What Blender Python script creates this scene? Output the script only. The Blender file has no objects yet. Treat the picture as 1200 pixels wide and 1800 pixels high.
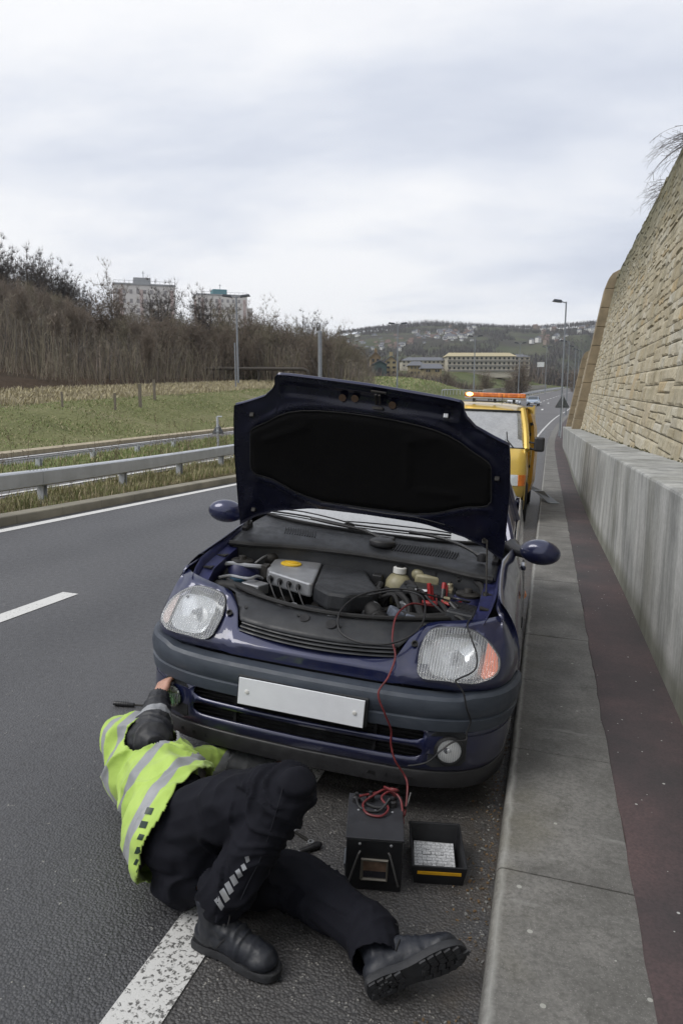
import bpy, bmesh, math, random
from math import sin, cos, pi, radians, atan2, sqrt, exp
from mathutils import Vector, Matrix, noise, Euler
random.seed(7)
sc = bpy.context.scene
col = sc.collection
# ---------------------------------------------------------------- camera
# world frame: Z is square to the carriageway where the car stands, +Y runs along the road, +X to the kerb
CYAW, CPITCH, CROLL = 0.276343555, 0.137909808, 0.0428446629
CPOS = Vector((0.89754, -2.60272, 1.59258))
FPX = 1250.0
def cam_axes():
    cy, sy = cos(CYAW), sin(CYAW); cp, sp = cos(CPITCH), sin(CPITCH)
    f = Vector((-sy*cp, cy*cp, -sp)); r = Vector((cy, sy, 0)); u = r.cross(f)
    cr, sr = cos(CROLL), sin(CROLL)
    return r*cr+u*sr, u*cr-r*sr, f
CR, CU, CF = cam_axes()
cam = bpy.data.objects.new('camera', bpy.data.cameras.new('camera'))
col.objects.link(cam); sc.camera = cam
cam.data.sensor_fit = 'HORIZONTAL'; cam.data.sensor_width = 36.0; cam.data.lens = 36.0*FPX/1200.0
cam.data.clip_start = 0.05; cam.data.clip_end = 6000
cam.matrix_world = Matrix(((CR.x, CU.x, -CF.x, CPOS.x), (CR.y, CU.y, -CF.y, CPOS.y), (CR.z, CU.z, -CF.z, CPOS.z), (0, 0, 0, 1)))
# true vertical (the road falls away from the camera and leans to the kerb)
UP = (CU*1250.0-CF*210.0).normalized()
LF = (CF-UP*CF.dot(UP)).normalized(); LR = LF.cross(UP).normalized()
LEVEL = Matrix(((LR.x, LF.x, UP.x), (LR.y, LF.y, UP.y), (LR.z, LF.z, UP.z)))   # columns: right, ahead, up
def lev(X, Y, H):
    """point X m right, Y m ahead and H m above the eye, on true level axes"""
    return CPOS+LR*X+LF*Y+UP*H
def hgt(P): return UP.dot(Vector(P)-CPOS)
def zlevel(x, y, H):
    """road-frame z at (x, y) of the level surface H m above the eye"""
    return CPOS.z+(H-UP.x*(x-CPOS.x)-UP.y*(y-CPOS.y))/UP.z
def far(u, v, D):
    """where the sight line through a photo point meets the level distance D"""
    d = CR*((u-600)/FPX)+CU*((900-v)/FPX)+CF
    return CPOS+d*(D/LF.dot(d))
# ---------------------------------------------------------------- world, sun
SUN_EL, SUN_AZ = radians(48), radians(-128)
w = bpy.data.worlds.new('World'); sc.world = w; w.use_nodes = True
nt = w.node_tree; N = nt.nodes; L = nt.links; N.clear()
def nn(t, **k):
    n = N.new(t)
    for a, b in k.items(): setattr(n, a, b)
    return n
out = nn('ShaderNodeOutputWorld'); bg = nn('ShaderNodeBackground'); bg.inputs[1].default_value = 0.1
sky = nn('ShaderNodeTexSky', sky_type='NISHITA', sun_disc=False, sun_elevation=SUN_EL, sun_rotation=SUN_AZ, air_density=1.0, dust_density=2.0)
tc = nn('ShaderNodeTexCoord'); sep = nn('ShaderNodeSeparateXYZ'); L.new(tc.outputs['Generated'], sep.inputs[0])
def wm(op, a, b=None, c=None):
    n = nn('ShaderNodeMath', operation=op)
    for i, v in enumerate((a, b, c)):
        if v is None: continue
        if isinstance(v, (int, float)): n.inputs[i].default_value = v
        else: L.new(v, n.inputs[i])
    return n.outputs[0]
zc = wm('MAXIMUM', sep.outputs[2], 0.0); den = wm('ADD', zc, 0.16)
cx_ = wm('DIVIDE', sep.outputs[0], den); cy_ = wm('DIVIDE', sep.outputs[1], den)
comb = nn('ShaderNodeCombineXYZ'); L.new(cx_, comb.inputs[0]); L.new(cy_, comb.inputs[1])
mp = nn('ShaderNodeMapping'); mp.inputs['Rotation'].default_value = (0, 0, radians(28)); mp.inputs['Scale'].default_value = (0.55, 0.95, 1); mp.inputs['Location'].default_value = (3.35, 1.2, 0)
L.new(comb.outputs[0], mp.inputs[0])
nz = nn('ShaderNodeTexNoise'); nz.inputs['Scale'].default_value = 0.95; nz.inputs['Detail'].default_value = 6; nz.inputs['Roughness'].default_value = 0.56; nz.inputs['Distortion'].default_value = 0.15
L.new(mp.outputs[0], nz.inputs['Vector'])
rp = nn('ShaderNodeValToRGB'); rp.color_ramp.interpolation = 'B_SPLINE'
e = rp.color_ramp.elements; e[0].position = 0.30; e[0].color = (.47, .51, .61, 1); e[1].position = 0.59; e[1].color = (.86, .86, .87, 1)
m_ = e.new(0.42); m_.color = (.62, .655, .735, 1); m_ = e.new(0.505); m_.color = (.73, .75, .80, 1)
L.new(nz.outputs[0], rp.inputs[0])
sclc = nn('ShaderNodeVectorMath', operation='SCALE'); sclc.inputs['Scale'].default_value = 10.0; L.new(rp.outputs[0], sclc.inputs[0])
mx = nn('ShaderNodeMixRGB'); mx.inputs[0].default_value = 0.94; L.new(sky.outputs[0], mx.inputs[1]); L.new(sclc.outputs[0], mx.inputs[2])
L.new(mx.outputs[0], bg.inputs[0]); L.new(bg.outputs[0], out.inputs[0])
sun = bpy.data.objects.new('sun', bpy.data.lights.new('sun', 'SUN')); col.objects.link(sun)
sun.data.energy = 1.6; sun.data.angle = radians(32); sun.data.color = (1.0, 0.97, 0.92)
sd = Vector((sin(SUN_AZ)*cos(SUN_EL), cos(SUN_AZ)*cos(SUN_EL), sin(SUN_EL)))
sun.rotation_euler = sd.to_track_quat('Z', 'Y').to_euler()
sc.view_settings.view_transform = 'Standard'; sc.view_settings.look = 'None'; sc.view_settings.gamma = 1; sc.view_settings.exposure = 0.32
sc.view_settings.use_curve_mapping = False
sc.cycles.max_bounces = 6; sc.cycles.transparent_max_bounces = 16
# ---------------------------------------------------------------- mesh builder
class MB:
    def __init__(s): s.v = []; s.f = []; s.m = []; s.mi = 0
    def add(s, vs, fs):
        b = len(s.v); s.v += [Vector(p) for p in vs]
        for f in fs: s.f.append([b+i for i in f]); s.m.append(s.mi)
        return s
    def box(s, c, d, rot=None, taper=1.0):
        M = (rot if isinstance(rot, Matrix) else Euler(rot or (0, 0, 0)).to_matrix()); c = Vector(c); vs = []
        for z in (-1, 1):
            for x, y in ((-1, -1), (1, -1), (1, 1), (-1, 1)):
                k = taper if z > 0 else 1
                vs.append(c+M@Vector((x*d[0]/2*k, y*d[1]/2*k, z*d[2]/2)))
        return s.add(vs, [(3, 2, 1, 0), (4, 5, 6, 7), (0, 1, 5, 4), (1, 2, 6, 5), (2, 3, 7, 6), (3, 0, 4, 7)])
    def tube(s, path, r, n=8, caps=True, up=None):
        P = [Vector(p) for p in path]; k = len(P); rs = r if isinstance(r, (list, tuple)) else [r]*k
        vs = []; ref = Vector(up) if up else None
        for i in range(k):
            t = (P[min(i+1, k-1)]-P[max(i-1, 0)]).normalized()
            if ref is None: ref = t.orthogonal()
            a = (ref-t*ref.dot(t))
            a = a.normalized() if a.length > 1e-6 else t.orthogonal().normalized()
            b = t.cross(a); ref = a
            for j in range(n):
                q = 2*pi*j/n; vs.append(P[i]+(a*cos(q)+b*sin(q))*rs[i])
        fs = [(i*n+j, i*n+(j+1) % n, (i+1)*n+(j+1) % n, (i+1)*n+j) for i in range(k-1) for j in range(n)]
        if caps: fs += [tuple(range(n))[::-1], tuple((k-1)*n+j for j in range(n))]
        return s.add(vs, fs)
    def grid(s, rows, closed=False):
        n = len(rows[0]); vs = [p for r in rows for p in r]; fs = []
        for i in range(len(rows)-1):
            for j in range(n if closed else n-1):
                fs.append((i*n+j, i*n+(j+1) % n, (i+1)*n+(j+1) % n, (i+1)*n+j))
        return s.add(vs, fs)
    def lathe(s, c, axis, prof, n=24):
        a = Vector(axis).normalized(); x = a.orthogonal().normalized(); y = a.cross(x); c = Vector(c)
        rows = [[c+a*h+(x*cos(2*pi*j/n)+y*sin(2*pi*j/n))*r for j in range(n)] for r, h in prof]
        return s.grid(rows, True)
    def ball(s, c, r, n=12, m=8, rot=None):
        r = (r, r, r) if isinstance(r, (int, float)) else r; M = rot or Matrix.Identity(3); c = Vector(c)
        rows = [[c+M@Vector((r[0]*sin(pi*i/m)*cos(2*pi*j/n), r[1]*sin(pi*i/m)*sin(2*pi*j/n), r[2]*cos(pi*i/m))) for j in range(n)] for i in range(m+1)]
        return s.grid(rows, True)
    def prism(s, pts, vec):
        k = len(pts); v = Vector(vec); P = [Vector(p) for p in pts]
        return s.add(P+[p+v for p in P], [tuple(range(k))[::-1], tuple(range(k, 2*k))]+[(i, (i+1) % k, k+(i+1) % k, k+i) for i in range(k)])
    def build(s, name, mats, parent=None, smooth=False, M=None, fix=True, bevel=0, sub=0, solid=0, autosm=None):
        me = bpy.data.meshes.new(name)
        vs = [M@p for p in s.v] if M is not None else s.v
        me.from_pydata([tuple(p) for p in vs], [], s.f)
        mats = mats if isinstance(mats, (list, tuple)) else [mats]
        for m in mats: me.materials.append(m)
        if len(mats) > 1: me.polygons.foreach_set('material_index', s.m)
        if fix:
            bm = bmesh.new(); bm.from_mesh(me); bmesh.ops.remove_doubles(bm, verts=bm.verts, dist=1e-5)
            bmesh.ops.recalc_face_normals(bm, faces=bm.faces); bm.to_mesh(me); bm.free()
        if smooth:
            me.polygons.foreach_set('use_smooth', [True]*len(me.polygons))
            if autosm is not False: 
                try: me.set_sharp_from_angle(angle=radians(autosm or 40))
                except Exception: pass
        o = bpy.data.objects.new(name, me); col.objects.link(o)
        if parent: o.parent = parent
        if solid:
            md = o.modifiers.new('solid', 'SOLIDIFY'); md.thickness = solid; md.offset = -1
        if bevel:
            md = o.modifiers.new('bevel', 'BEVEL'); md.width = bevel; md.segments = 2; md.limit_method = 'ANGLE'; md.angle_limit = radians(40)
        if sub:
            md = o.modifiers.new('sub', 'SUBSURF'); md.levels = sub; md.render_levels = sub
        return o
def tag(o, label=None, cat=None, group=None, kind=None):
    for k, v in (('label', label), ('category', cat), ('group', group), ('kind', kind)):
        if v: o[k] = v
    return o
def empty(name, loc=(0, 0, 0), rot=None, label=None, cat=None, group=None):
    o = bpy.data.objects.new(name, None); col.objects.link(o); o.empty_display_size = 0.2
    M = Matrix.Translation(Vector(loc))
    if rot is not None: M = M @ (rot.to_4x4() if isinstance(rot, Matrix) else Euler(rot).to_matrix().to_4x4())
    o.matrix_world = M
    return tag(o, label, cat, group)
def copy_tree(o, parent=None):
    c = o.copy(); col.objects.link(c)
    if parent: c.parent = parent
    for ch in list(o.children): copy_tree(ch, c)
    return c
def catmull(P, n=8):
    P = [Vector(p) for p in P]; out = []
    for i in range(len(P)-1):
        a, b, c, d = P[max(i-1, 0)], P[i], P[i+1], P[min(i+2, len(P)-1)]
        for k in range(n):
            t = k/n; out.append(0.5*((2*b)+(c-a)*t+(2*a-5*b+4*c-d)*t*t+(3*b-a-3*c+d)*t**3))
    out.append(P[-1]); return out
def lerp(a, b, t): return a+(b-a)*t
def interp(x, tab):
    if x <= tab[0][0]: return tab[0][1]
    for (a, p), (b, q) in zip(tab, tab[1:]):
        if x <= b: return p+(q-p)*(x-a)/(b-a)
    return tab[-1][1]
def smooth01(t): t = max(0, min(1, t)); return t*t*(3-2*t)
# ---------------------------------------------------------------- materials
class NT:
    def __init__(s, name):
        s.mat = bpy.data.materials.new(name); s.mat.use_nodes = True; s.t = s.mat.node_tree; s.n = s.t.nodes; s.l = s.t.links
        s.b = s.n['Principled BSDF']; s.out = s.n['Material Output']
        s.tc = s.n.new('ShaderNodeTexCoord')
    def add(s, t, ins=None, **k):
        n = s.n.new(t)
        for a, b in k.items(): setattr(n, a, b)
        for a, b in (ins or {}).items(): s.put(n.inputs[a], b)
        return n
    def put(s, i, v):
        if isinstance(v, bpy.types.NodeSocket): s.l.new(v, i)
        else: i.default_value = v if not isinstance(v, tuple) or len(v) != 3 or i.type != 'RGBA' else (*v, 1)
    def coord(s, scale=(1, 1, 1), rot=(0, 0, 0), kind='Object'):
        m = s.add('ShaderNodeMapping', {'Scale': scale, 'Rotation': rot}); s.l.new(s.tc.outputs[kind], m.inputs[0]); return m.outputs[0]
    def noise(s, sc=5, det=4, rough=0.55, co=None, dist=0, out=0):
        n = s.add('ShaderNodeTexNoise', {'Scale': sc, 'Detail': det, 'Roughness': rough, 'Distortion': dist})
        s.l.new(co or s.tc.outputs['Object'], n.inputs['Vector']); return n.outputs[out]
    def voro(s, sc=5, co=None, feature='F1', out='Distance', rnd=1.0):
        n = s.add('ShaderNodeTexVoronoi', {'Scale': sc, 'Randomness': rnd}, feature=feature)
        s.l.new(co or s.tc.outputs['Object'], n.inputs['Vector']); return n.outputs[out]
    def ramp(s, fac, stops, interp='LINEAR'):
        n = s.add('ShaderNodeValToRGB'); n.color_ramp.interpolation = interp; e = n.color_ramp.elements
        for i, (p, c) in enumerate(stops):
            c = (c, c, c) if isinstance(c, (int, float)) else c
            x = e[i] if i < 2 else e.new(p); x.position = p; x.color = (*c, 1)
        s.l.new(fac, n.inputs[0]); return n.outputs[0]
    def math(s, op, a, b=0.0, c=None, clamp=False):
        n = s.add('ShaderNodeMath', operation=op, use_clamp=clamp); s.put(n.inputs[0], a); s.put(n.inputs[1], b)
        if c is not None: s.put(n.inputs[2], c)
        return n.outputs[0]
    def mix(s, f, a, b, mode='MIX'):
        n = s.add('ShaderNodeMixRGB', blend_type=mode); s.put(n.inputs[0], f); s.put(n.inputs[1], a); s.put(n.inputs[2], b); return n.outputs[0]
    def bump(s, h, st=0.3, d=0.01, nrm=None):
        n = s.add('ShaderNodeBump', {'Strength': st, 'Distance': d}); s.l.new(h, n.inputs['Height'])
        if nrm: s.l.new(nrm, n.inputs['Normal'])
        s.l.new(n.outputs[0], s.b.inputs['Normal']); return n.outputs[0]
    def set(s, **k):
        names = dict(col='Base Color', rough='Roughness', metal='Metallic', ior='IOR', alpha='Alpha', coat='Coat Weight', coatr='Coat Roughness', spec='Specular IOR Level', trans='Transmission Weight', em='Emission Color', ems='Emission Strength', sheen='Sheen Weight', sss='Subsurface Weight')
        for a, b in k.items(): s.put(s.b.inputs[names[a]], b)
        return s
def simple(name, c, rough=0.5, metal=0.0, var=0.15, vs=8.0, bump=0.0, bs=60.0, **k):
    m = NT(name); n = m.noise(vs, 5, 0.6)
    c0 = tuple(x*(1-var) for x in c); c1 = tuple(min(1, x*(1+var)) for x in c)
    m.set(col=m.ramp(n, [(0.3, c0), (0.7, c1)]), metal=metal, rough=m.ramp(n, [(0.3, min(1, rough*0.85)), (0.7, min(1, rough*1.15))]), **k)
    if bump: m.bump(m.noise(bs, 3, 0.6), bump, 0.004)
    return m.mat
# ================================================================ materials of the place
def mat_asphalt():
    m = NT('asphalt'); co = m.coord()
    st = m.voro(110, co); big = m.noise(0.7, 3, 0.5, co); fine = m.noise(240, 2, 0.7, co); mid = m.noise(26, 3, 0.6, co)
    # right of the edge line the hard strip is an older, browner, more open surface
    sx = m.add('ShaderNodeSeparateXYZ'); m.l.new(m.tc.outputs['Object'], sx.inputs[0])
    old = m.math('MULTIPLY', m.math('GREATER_THAN', sx.outputs[0], 0.03), m.math('LESS_THAN', sx.outputs[0], 3.0))
    base = m.ramp(st, [(0.0, (0.052, 0.053, 0.060)), (0.35, (0.041, 0.042, 0.047)), (0.75, (0.015, 0.015, 0.018))])
    base2 = m.ramp(st, [(0.0, (0.074, 0.069, 0.066)), (0.4, (0.049, 0.046, 0.044)), (0.8, (0.022, 0.020, 0.019))])
    c = m.mix(old, base, base2)
    c = m.mix(m.ramp(big, [(0.35, 0.0), (0.7, 0.4)]), c, (0.08, 0.08, 0.084))
    trk = m.math('ABSOLUTE', m.math('SUBTRACT', m.math('PINGPONG', m.math('ADD', sx.outputs[0], 0.55), 0.85), 0.0)); c = m.mix(m.math('MULTIPLY', m.ramp(trk, [(0.1, 0.0), (0.5, 0.28)]), m.math('LESS_THAN', sx.outputs[0], -0.3)), c, (0.085, 0.085, 0.09))
    stn = m.noise(1.9, 5, 0.72, m.coord((1, 0.45, 1))); c = m.mix(m.ramp(stn, [(0.60, 0.0), (0.72, 0.5)]), c, (0.022, 0.022, 0.025))
    spk = m.voro(70, m.coord((1.1, 0.9, 1)), out='Color'); sp = m.add('ShaderNodeSeparateColor'); m.l.new(spk, sp.inputs[0])
    light = m.math('MULTIPLY', m.math('GREATER_THAN', sp.outputs[0], m.math('SUBTRACT', 0.985, m.math('MULTIPLY', old, 0.07))), m.math('LESS_THAN', st, 0.3))
    c = m.mix(light, c, (0.26, 0.25, 0.23))
    # dirt collecting in the channel by the kerb
    ch = m.math('MULTIPLY', m.math('GREATER_THAN', sx.outputs[0], 0.62), m.ramp(m.noise(5, 5, 0.7, co), [(0.42, 0.0), (0.6, 0.75)]))
    chs = m.ramp(sx.outputs[0], [(0.62, 0.0), (0.82, 1.0)])
    ch = m.math('MULTIPLY', m.math('MULTIPLY', ch, chs), old)
    c = m.mix(ch, c, (0.06, 0.047, 0.034))
    m.set(col=c, rough=m.ramp(mid, [(0.3, 0.42), (0.7, 0.68)]), spec=0.85)
    h = m.math('ADD', m.math('MULTIPLY', m.math('SUBTRACT', 1.0, st), 0.8), m.math('MULTIPLY', fine, 0.35))
    m.bump(h, 0.7, 0.007); return m.mat
def mat_road_far():
    m = NT('road_surface'); n = m.noise(0.25, 4, 0.6); f = m.noise(8, 4, 0.7)
    m.set(col=m.mix(0.5, m.ramp(n, [(0.3, (0.085, 0.083, 0.086)), (0.7, (0.13, 0.125, 0.128))]), m.ramp(f, [(0.3, (0.085, 0.083, 0.086)), (0.7, (0.13, 0.127, 0.13))])), rough=0.85); return m.mat
def mat_paint(name='road_paint', white=(0.56, 0.56, 0.55), wear=0.5):
    m = NT(name); co = m.coord(); n = m.noise(85, 3, 0.62, co, 0.4); b = m.noise(5, 2, 0.5, co)
    f = m.math('ADD', n, m.math('MULTIPLY', m.math('SUBTRACT', b, 0.5), 0.35))
    hole = m.ramp(f, [(wear-0.06, (0.10, 0.098, 0.096)), (wear-0.02, (0.32, 0.32, 0.31)), (wear+0.03, white)])
    m.set(col=hole, rough=0.7); m.bump(f, 0.4, 0.004); return m.mat
def mat_kerb():
    m = NT('kerb_concrete'); co = m.coord()
    n = m.noise(3, 6, 0.62, co); f = m.noise(60, 4, 0.7, co); sp = m.voro(26, co)
    c = m.ramp(n, [(0.3, (0.098, 0.094, 0.086)), (0.5, (0.150, 0.146, 0.136)), (0.70, (0.225, 0.218, 0.203))])
    c = m.mix(m.ramp(f, [(0.35, 0.6), (0.6, 0.0)]), c, (0.075, 0.073, 0.068)); blot = m.noise(11, 5, 0.72, co); c = m.mix(m.ramp(blot, [(0.56, 0.0), (0.68, 0.5)]), c, (0.07, 0.068, 0.06)); c = m.mix(m.ramp(m.noise(240, 2, 0.6, co), [(0.62, 0.0), (0.7, 0.5)]), c, (0.33, 0.32, 0.3))
    scr = m.noise(7, 5, 0.7, m.coord((0.25, 1.7, 1), (0, 0, 0.5))); c = m.mix(m.ramp(scr, [(0.62, 0.0), (0.74, 0.55)]), c, (0.3, 0.3, 0.28))
    spc = m.add('ShaderNodeSeparateColor'); m.l.new(m.voro(26, co, out='Color'), spc.inputs[0])
    gum = m.math('MULTIPLY', m.math('GREATER_THAN', spc.outputs[0], 0.93), m.math('LESS_THAN', sp, m.math('MULTIPLY', spc.outputs[1], 0.24)))
    c = m.mix(gum, c, (0.34, 0.34, 0.31))
    sx = m.add('ShaderNodeSeparateXYZ'); m.l.new(m.tc.outputs['Object'], sx.inputs[0])
    arr = m.math('ADD', sx.outputs[0], m.math('MULTIPLY', m.math('SUBTRACT', m.noise(9, 3, 0.6, co), 0.5), 0.03))
    edge = m.math('MULTIPLY', m.math('GREATER_THAN', sx.outputs[0], 0.5), m.ramp(m.math('ABSOLUTE', m.math('SUBTRACT', arr, 0.868)), [(0.0, 0.55), (0.016, 0.0)]))
    c = m.mix(edge, c, (0.36, 0.36, 0.34))
    rust = m.math('MULTIPLY', m.ramp(m.noise(1.7, 3, 0.6, co), [(0.6, 0.0), (0.75, 0.25)]), 1.0); c = m.mix(rust, c, (0.13, 0.115, 0.06))
    m.set(col=c, rough=0.86); m.bump(m.math('ADD', f, m.math('MULTIPLY', n, 0.6)), 0.45, 0.004); return m.mat
def mat_red():
    m = NT('red_footway'); co = m.coord(); n = m.noise(1.3, 5, 0.65, co); f = m.noise(90, 3, 0.7, co)
    c = m.ramp(n, [(0.32, (0.042, 0.039, 0.040)), (0.5, (0.068, 0.051, 0.052)), (0.68, (0.108, 0.070, 0.069))])
    c = m.mix(m.ramp(f, [(0.35, 0.5), (0.62, 0.0)]), c, (0.03, 0.026, 0.027))
    sx = m.add('ShaderNodeSeparateXYZ'); m.l.new(m.tc.outputs['Object'], sx.inputs[0])
    sp = m.voro(38, co); spc = m.add('ShaderNodeSeparateColor'); m.l.new(m.voro(38, co, out='Color'), spc.inputs[0])
    w_ = m.math('MULTIPLY', m.math('GREATER_THAN', spc.outputs[0], 0.9), m.math('LESS_THAN', sp, m.math('MULTIPLY', spc.outputs[1], 0.22)))
    c = m.mix(w_, c, (0.42, 0.42, 0.4))
    gr = m.ramp(m.math('ADD', sx.outputs[0], m.math('MULTIPLY', m.noise(8, 4, 0.7, co), 0.12)), [(1.62, 0.0), (1.7, 0.8)])
    c = m.mix(gr, c, (0.07, 0.066, 0.045))
    m.set(col=c, rough=0.8); m.bump(f, 0.5, 0.004); return m.mat
def mat_barrier():
    m = NT('barrier_concrete'); co = m.coord()
    streak = m.math('ADD', m.math('MULTIPLY', m.noise(3.4, 6, 0.7, m.coord((1, 1.0, 0.06)), 0.4), 0.5), m.math('MULTIPLY', m.noise(1.3, 6, 0.68, m.coord((1, 1, 0.7))), 0.5)); s2 = m.noise(2.2, 4, 0.6, m.coord((1, 1, 0.1))); n = m.noise(1.2, 5, 0.6, co); f = m.noise(30, 4, 0.7, co)
    c = m.ramp(streak, [(0.40, (0.17, 0.175, 0.17)), (0.47, (0.28, 0.285, 0.275)), (0.53, (0.38, 0.385, 0.37)), (0.60, (0.50, 0.50, 0.485))])
    c = m.mix(m.ramp(m.noise(1.1, 6, 0.7, m.coord((1, 1, 0.35))), [(0.48, 0.0), (0.66, 0.6)]), c, (0.16, 0.16, 0.13))
    c = m.mix(m.ramp(s2, [(0.28, 0.35), (0.4, 0.0)]), c, (0.3, 0.27, 0.22))
    sx = m.add('ShaderNodeSeparateXYZ'); m.l.new(m.tc.outputs['Object'], sx.inputs[0])
    drip = m.noise(9, 4, 0.7, m.coord((1, 1.0, 0.03))); tg = m.ramp(m.math('ADD', sx.outputs[2], m.math('MULTIPLY', m.noise(3, 4, .6), 0.9)), [(1.0, 0.0), (1.7, 1.0)]); c = m.mix(m.math('MULTIPLY', m.ramp(drip, [(0.5, 0.0), (0.6, 0.75)]), tg), c, (0.085, 0.088, 0.082))
    low = m.ramp(m.math('ADD', sx.outputs[2], m.math('MULTIPLY', n, 0.14)), [(0.17, 0.65), (0.3, 0.0)])
    c = m.mix(low, c, (0.095, 0.1, 0.06)); c = m.mix(m.ramp(f, [(0.35, 0.25), (0.6, 0.0)]), c, (0.12, 0.12, 0.11))
    m.set(col=c, rough=0.85); m.bump(m.math('ADD', f, streak), 0.3, 0.006); return m.mat
def mat_stone(name='walling_stone'):
    m = NT(name); co = m.coord()
    oi = m.add('ShaderNodeAttribute', attribute_name='tone'); t = oi.outputs['Fac']
    c = m.ramp(t, [(0.0, (0.38, 0.34, 0.25)), (0.3, (0.46, 0.415, 0.31)), (0.55, (0.53, 0.485, 0.37)), (0.85, (0.52, 0.50, 0.43)), (1.0, (0.49, 0.38, 0.22))])
    n = m.noise(2.2, 5, 0.65, co); f = m.noise(22, 5, 0.7, co)
    c = m.mix(m.ramp(n, [(0.4, 0.0), (0.7, 0.5)]), c, (0.32, 0.255, 0.14)); c = m.mix(m.ramp(f, [(0.35, 0.4), (0.6, 0.0)]), c, (0.17, 0.145, 0.09))
    streak = m.noise(1.6, 4, 0.6, m.coord((1, 1, 0.12)))
    c = m.mix(m.ramp(streak, [(0.52, 0.0), (0.7, 0.45)]), c, (0.13, 0.125, 0.075))
    sx = m.add('ShaderNodeSeparateXYZ'); m.l.new(m.tc.outputs['Object'], sx.inputs[0])
    top = m.ramp(m.math('ADD', m.math('SUBTRACT', sx.outputs[2], m.math('MULTIPLY', sx.outputs[1], 0.033)), m.math('MULTIPLY', n, 1.4)), [(0.55, 0.0), (0.72, 0.65)])
    # moss weathering under the wall head (z measured from the road, in 10 m units)
    topv = m.add('ShaderNodeMapRange', {0: m.math('ADD', m.math('SUBTRACT', sx.outputs[2], m.math('MULTIPLY', sx.outputs[1], 0.033)), m.math('MULTIPLY', m.noise(0.9, 5, 0.7, m.coord((1, 1, 0.3))), 2.2)), 1: 6.0, 2: 7.9, 3: 0.0, 4: 0.78})
    c = m.mix(topv.outputs[0], c, (0.10, 0.098, 0.052))
    m.set(col=c, rough=0.92); m.bump(m.math('ADD', f, m.math('MULTIPLY', m.noise(9, 4, 0.6, co), 1.5)), 0.7, 0.02); return m.mat
def mat_grass(name, a, b, c3, s=1.0):
    m = NT(name); co = m.coord(); n = m.noise(0.22*s, 5, 0.65, co); f = m.noise(6*s, 5, 0.75, m.coord((1, 1, 1))); g = m.noise(0.9*s, 4, 0.6, m.coord((0.4, 1, 1.6)))
    c = m.ramp(n, [(0.34, a), (0.5, b), (0.66, c3)]); c = m.mix(m.ramp(g, [(0.42, 0.0), (0.62, 0.6)]), c, b); c = m.mix(m.ramp(f, [(0.3, 0.6), (0.55, 0.0)]), c, tuple(x*0.42 for x in a))
    m.set(col=c, rough=0.95, spec=0.15); m.bump(f, 0.9, 0.08); return m.mat
M_ASPH = mat_asphalt(); M_ROAD = mat_road_far(); M_PAINT = mat_paint(wear=0.455); M_PAINT2 = mat_paint('worn_road_paint', (0.60, 0.60, 0.585), 0.36)
M_KERB = mat_kerb(); M_KERBL = simple('median_kerb_concrete', (0.21, 0.195, 0.155), 0.9, var=0.35, vs=1.2, bump=0.4, bs=30); M_RED = mat_red(); M_BARR = mat_barrier(); M_STONE = mat_stone()
M_VERGE = mat_grass('verge_grass', (0.11, 0.105, 0.05), (0.17, 0.145, 0.085), (0.21, 0.18, 0.11), 2)
M_BANK = mat_grass('bank_grass', (0.125, 0.135, 0.06), (0.17, 0.175, 0.08), (0.23, 0.21, 0.125), 1)
M_MOUND = mat_grass('mound_grass', (0.15, 0.17, 0.075), (0.19, 0.21, 0.09), (0.24, 0.23, 0.13), 1)
M_DRY = mat_grass('dry_grass', (0.20, 0.17, 0.11), (0.27, 0.235, 0.165), (0.30, 0.27, 0.20), 3)
M_FIELD = mat_grass('field_grass', (0.055, 0.07, 0.028), (0.09, 0.105, 0.042), (0.12, 0.12, 0.06), 0.25)
M_WOODF = mat_grass('woodland_floor', (0.032, 0.025, 0.017), (0.055, 0.038, 0.025), (0.075, 0.05, 0.033), 0.6)
M_GALV = simple('galvanised_steel', (0.46, 0.48, 0.51), 0.5, 0.35, 0.12, 3, 0.15)
M_GALVD = simple('weathered_steel', (0.22, 0.235, 0.255), 0.6, 0.3, 0.15, 3)
M_LAMP = simple('lamp_head_grey', (0.045, 0.05, 0.06), 0.5, 0.2)
M_SIGNB = simple('sign_back_grey', (0.145, 0.155, 0.165), 0.6, 0.3)
M_BLACKP = simple('black_plastic', (0.018, 0.018, 0.02), 0.42, 0, 0.25, 20, 0.15, 200)
M_RUB = simple('rubber', (0.012, 0.012, 0.013), 0.7, 0, 0.2, 20, 0.2, 150)
# ================================================================ road lines
def zr(y):            # carriageway profile: flat past the cars, then climbing out of the dip
    if y < 20: return 0.0
    if y < 70: t = (y-20)/50.0; return 0.058*50*t*t/2
    return 1.45+0.058*(y-70)
def xs(y):            # bend to the right beyond the wall
    if y < 35: return 0.0
    if y < 100: return 0.00072*(y-35)**2
    return 0.00072*65**2+0.066*(y-100)+0.00002*(y-100)**2
def xm(y):            # median side: the carriageway widens where a lane joins
    return xs(y)-7.0*smooth01((y-55)/90.0)
def stations(y0, y1, near=1.0):
    out = []; y = y0
    while y < y1: out.append(y); y += near if y < 30 else (3.0 if y < 120 else 12.0)
    out.append(y1); return out
def strip(name, fa, fb, y0, y1, dz, mat, kind='structure', nx=1, near=1.0, prof=zr, zf=None):
    b = MB(); rows = []
    for y in stations(y0, y1, near):
        a, c = fa(y), fb(y); rows.append([Vector((lerp(a, c, i/nx), y, (zf(lerp(a, c, i/nx), y) if zf else prof(y))+dz)) for i in range(nx+1)])
    b.grid(rows); o = b.build(name, mat, fix=False); 
    if kind: o['kind'] = kind
    return o
YE = 620
strip('road', lambda y: xm(y)-5.9, lambda y: xs(y)+0.9, -30, 60, 0.0, M_ASPH)
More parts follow.
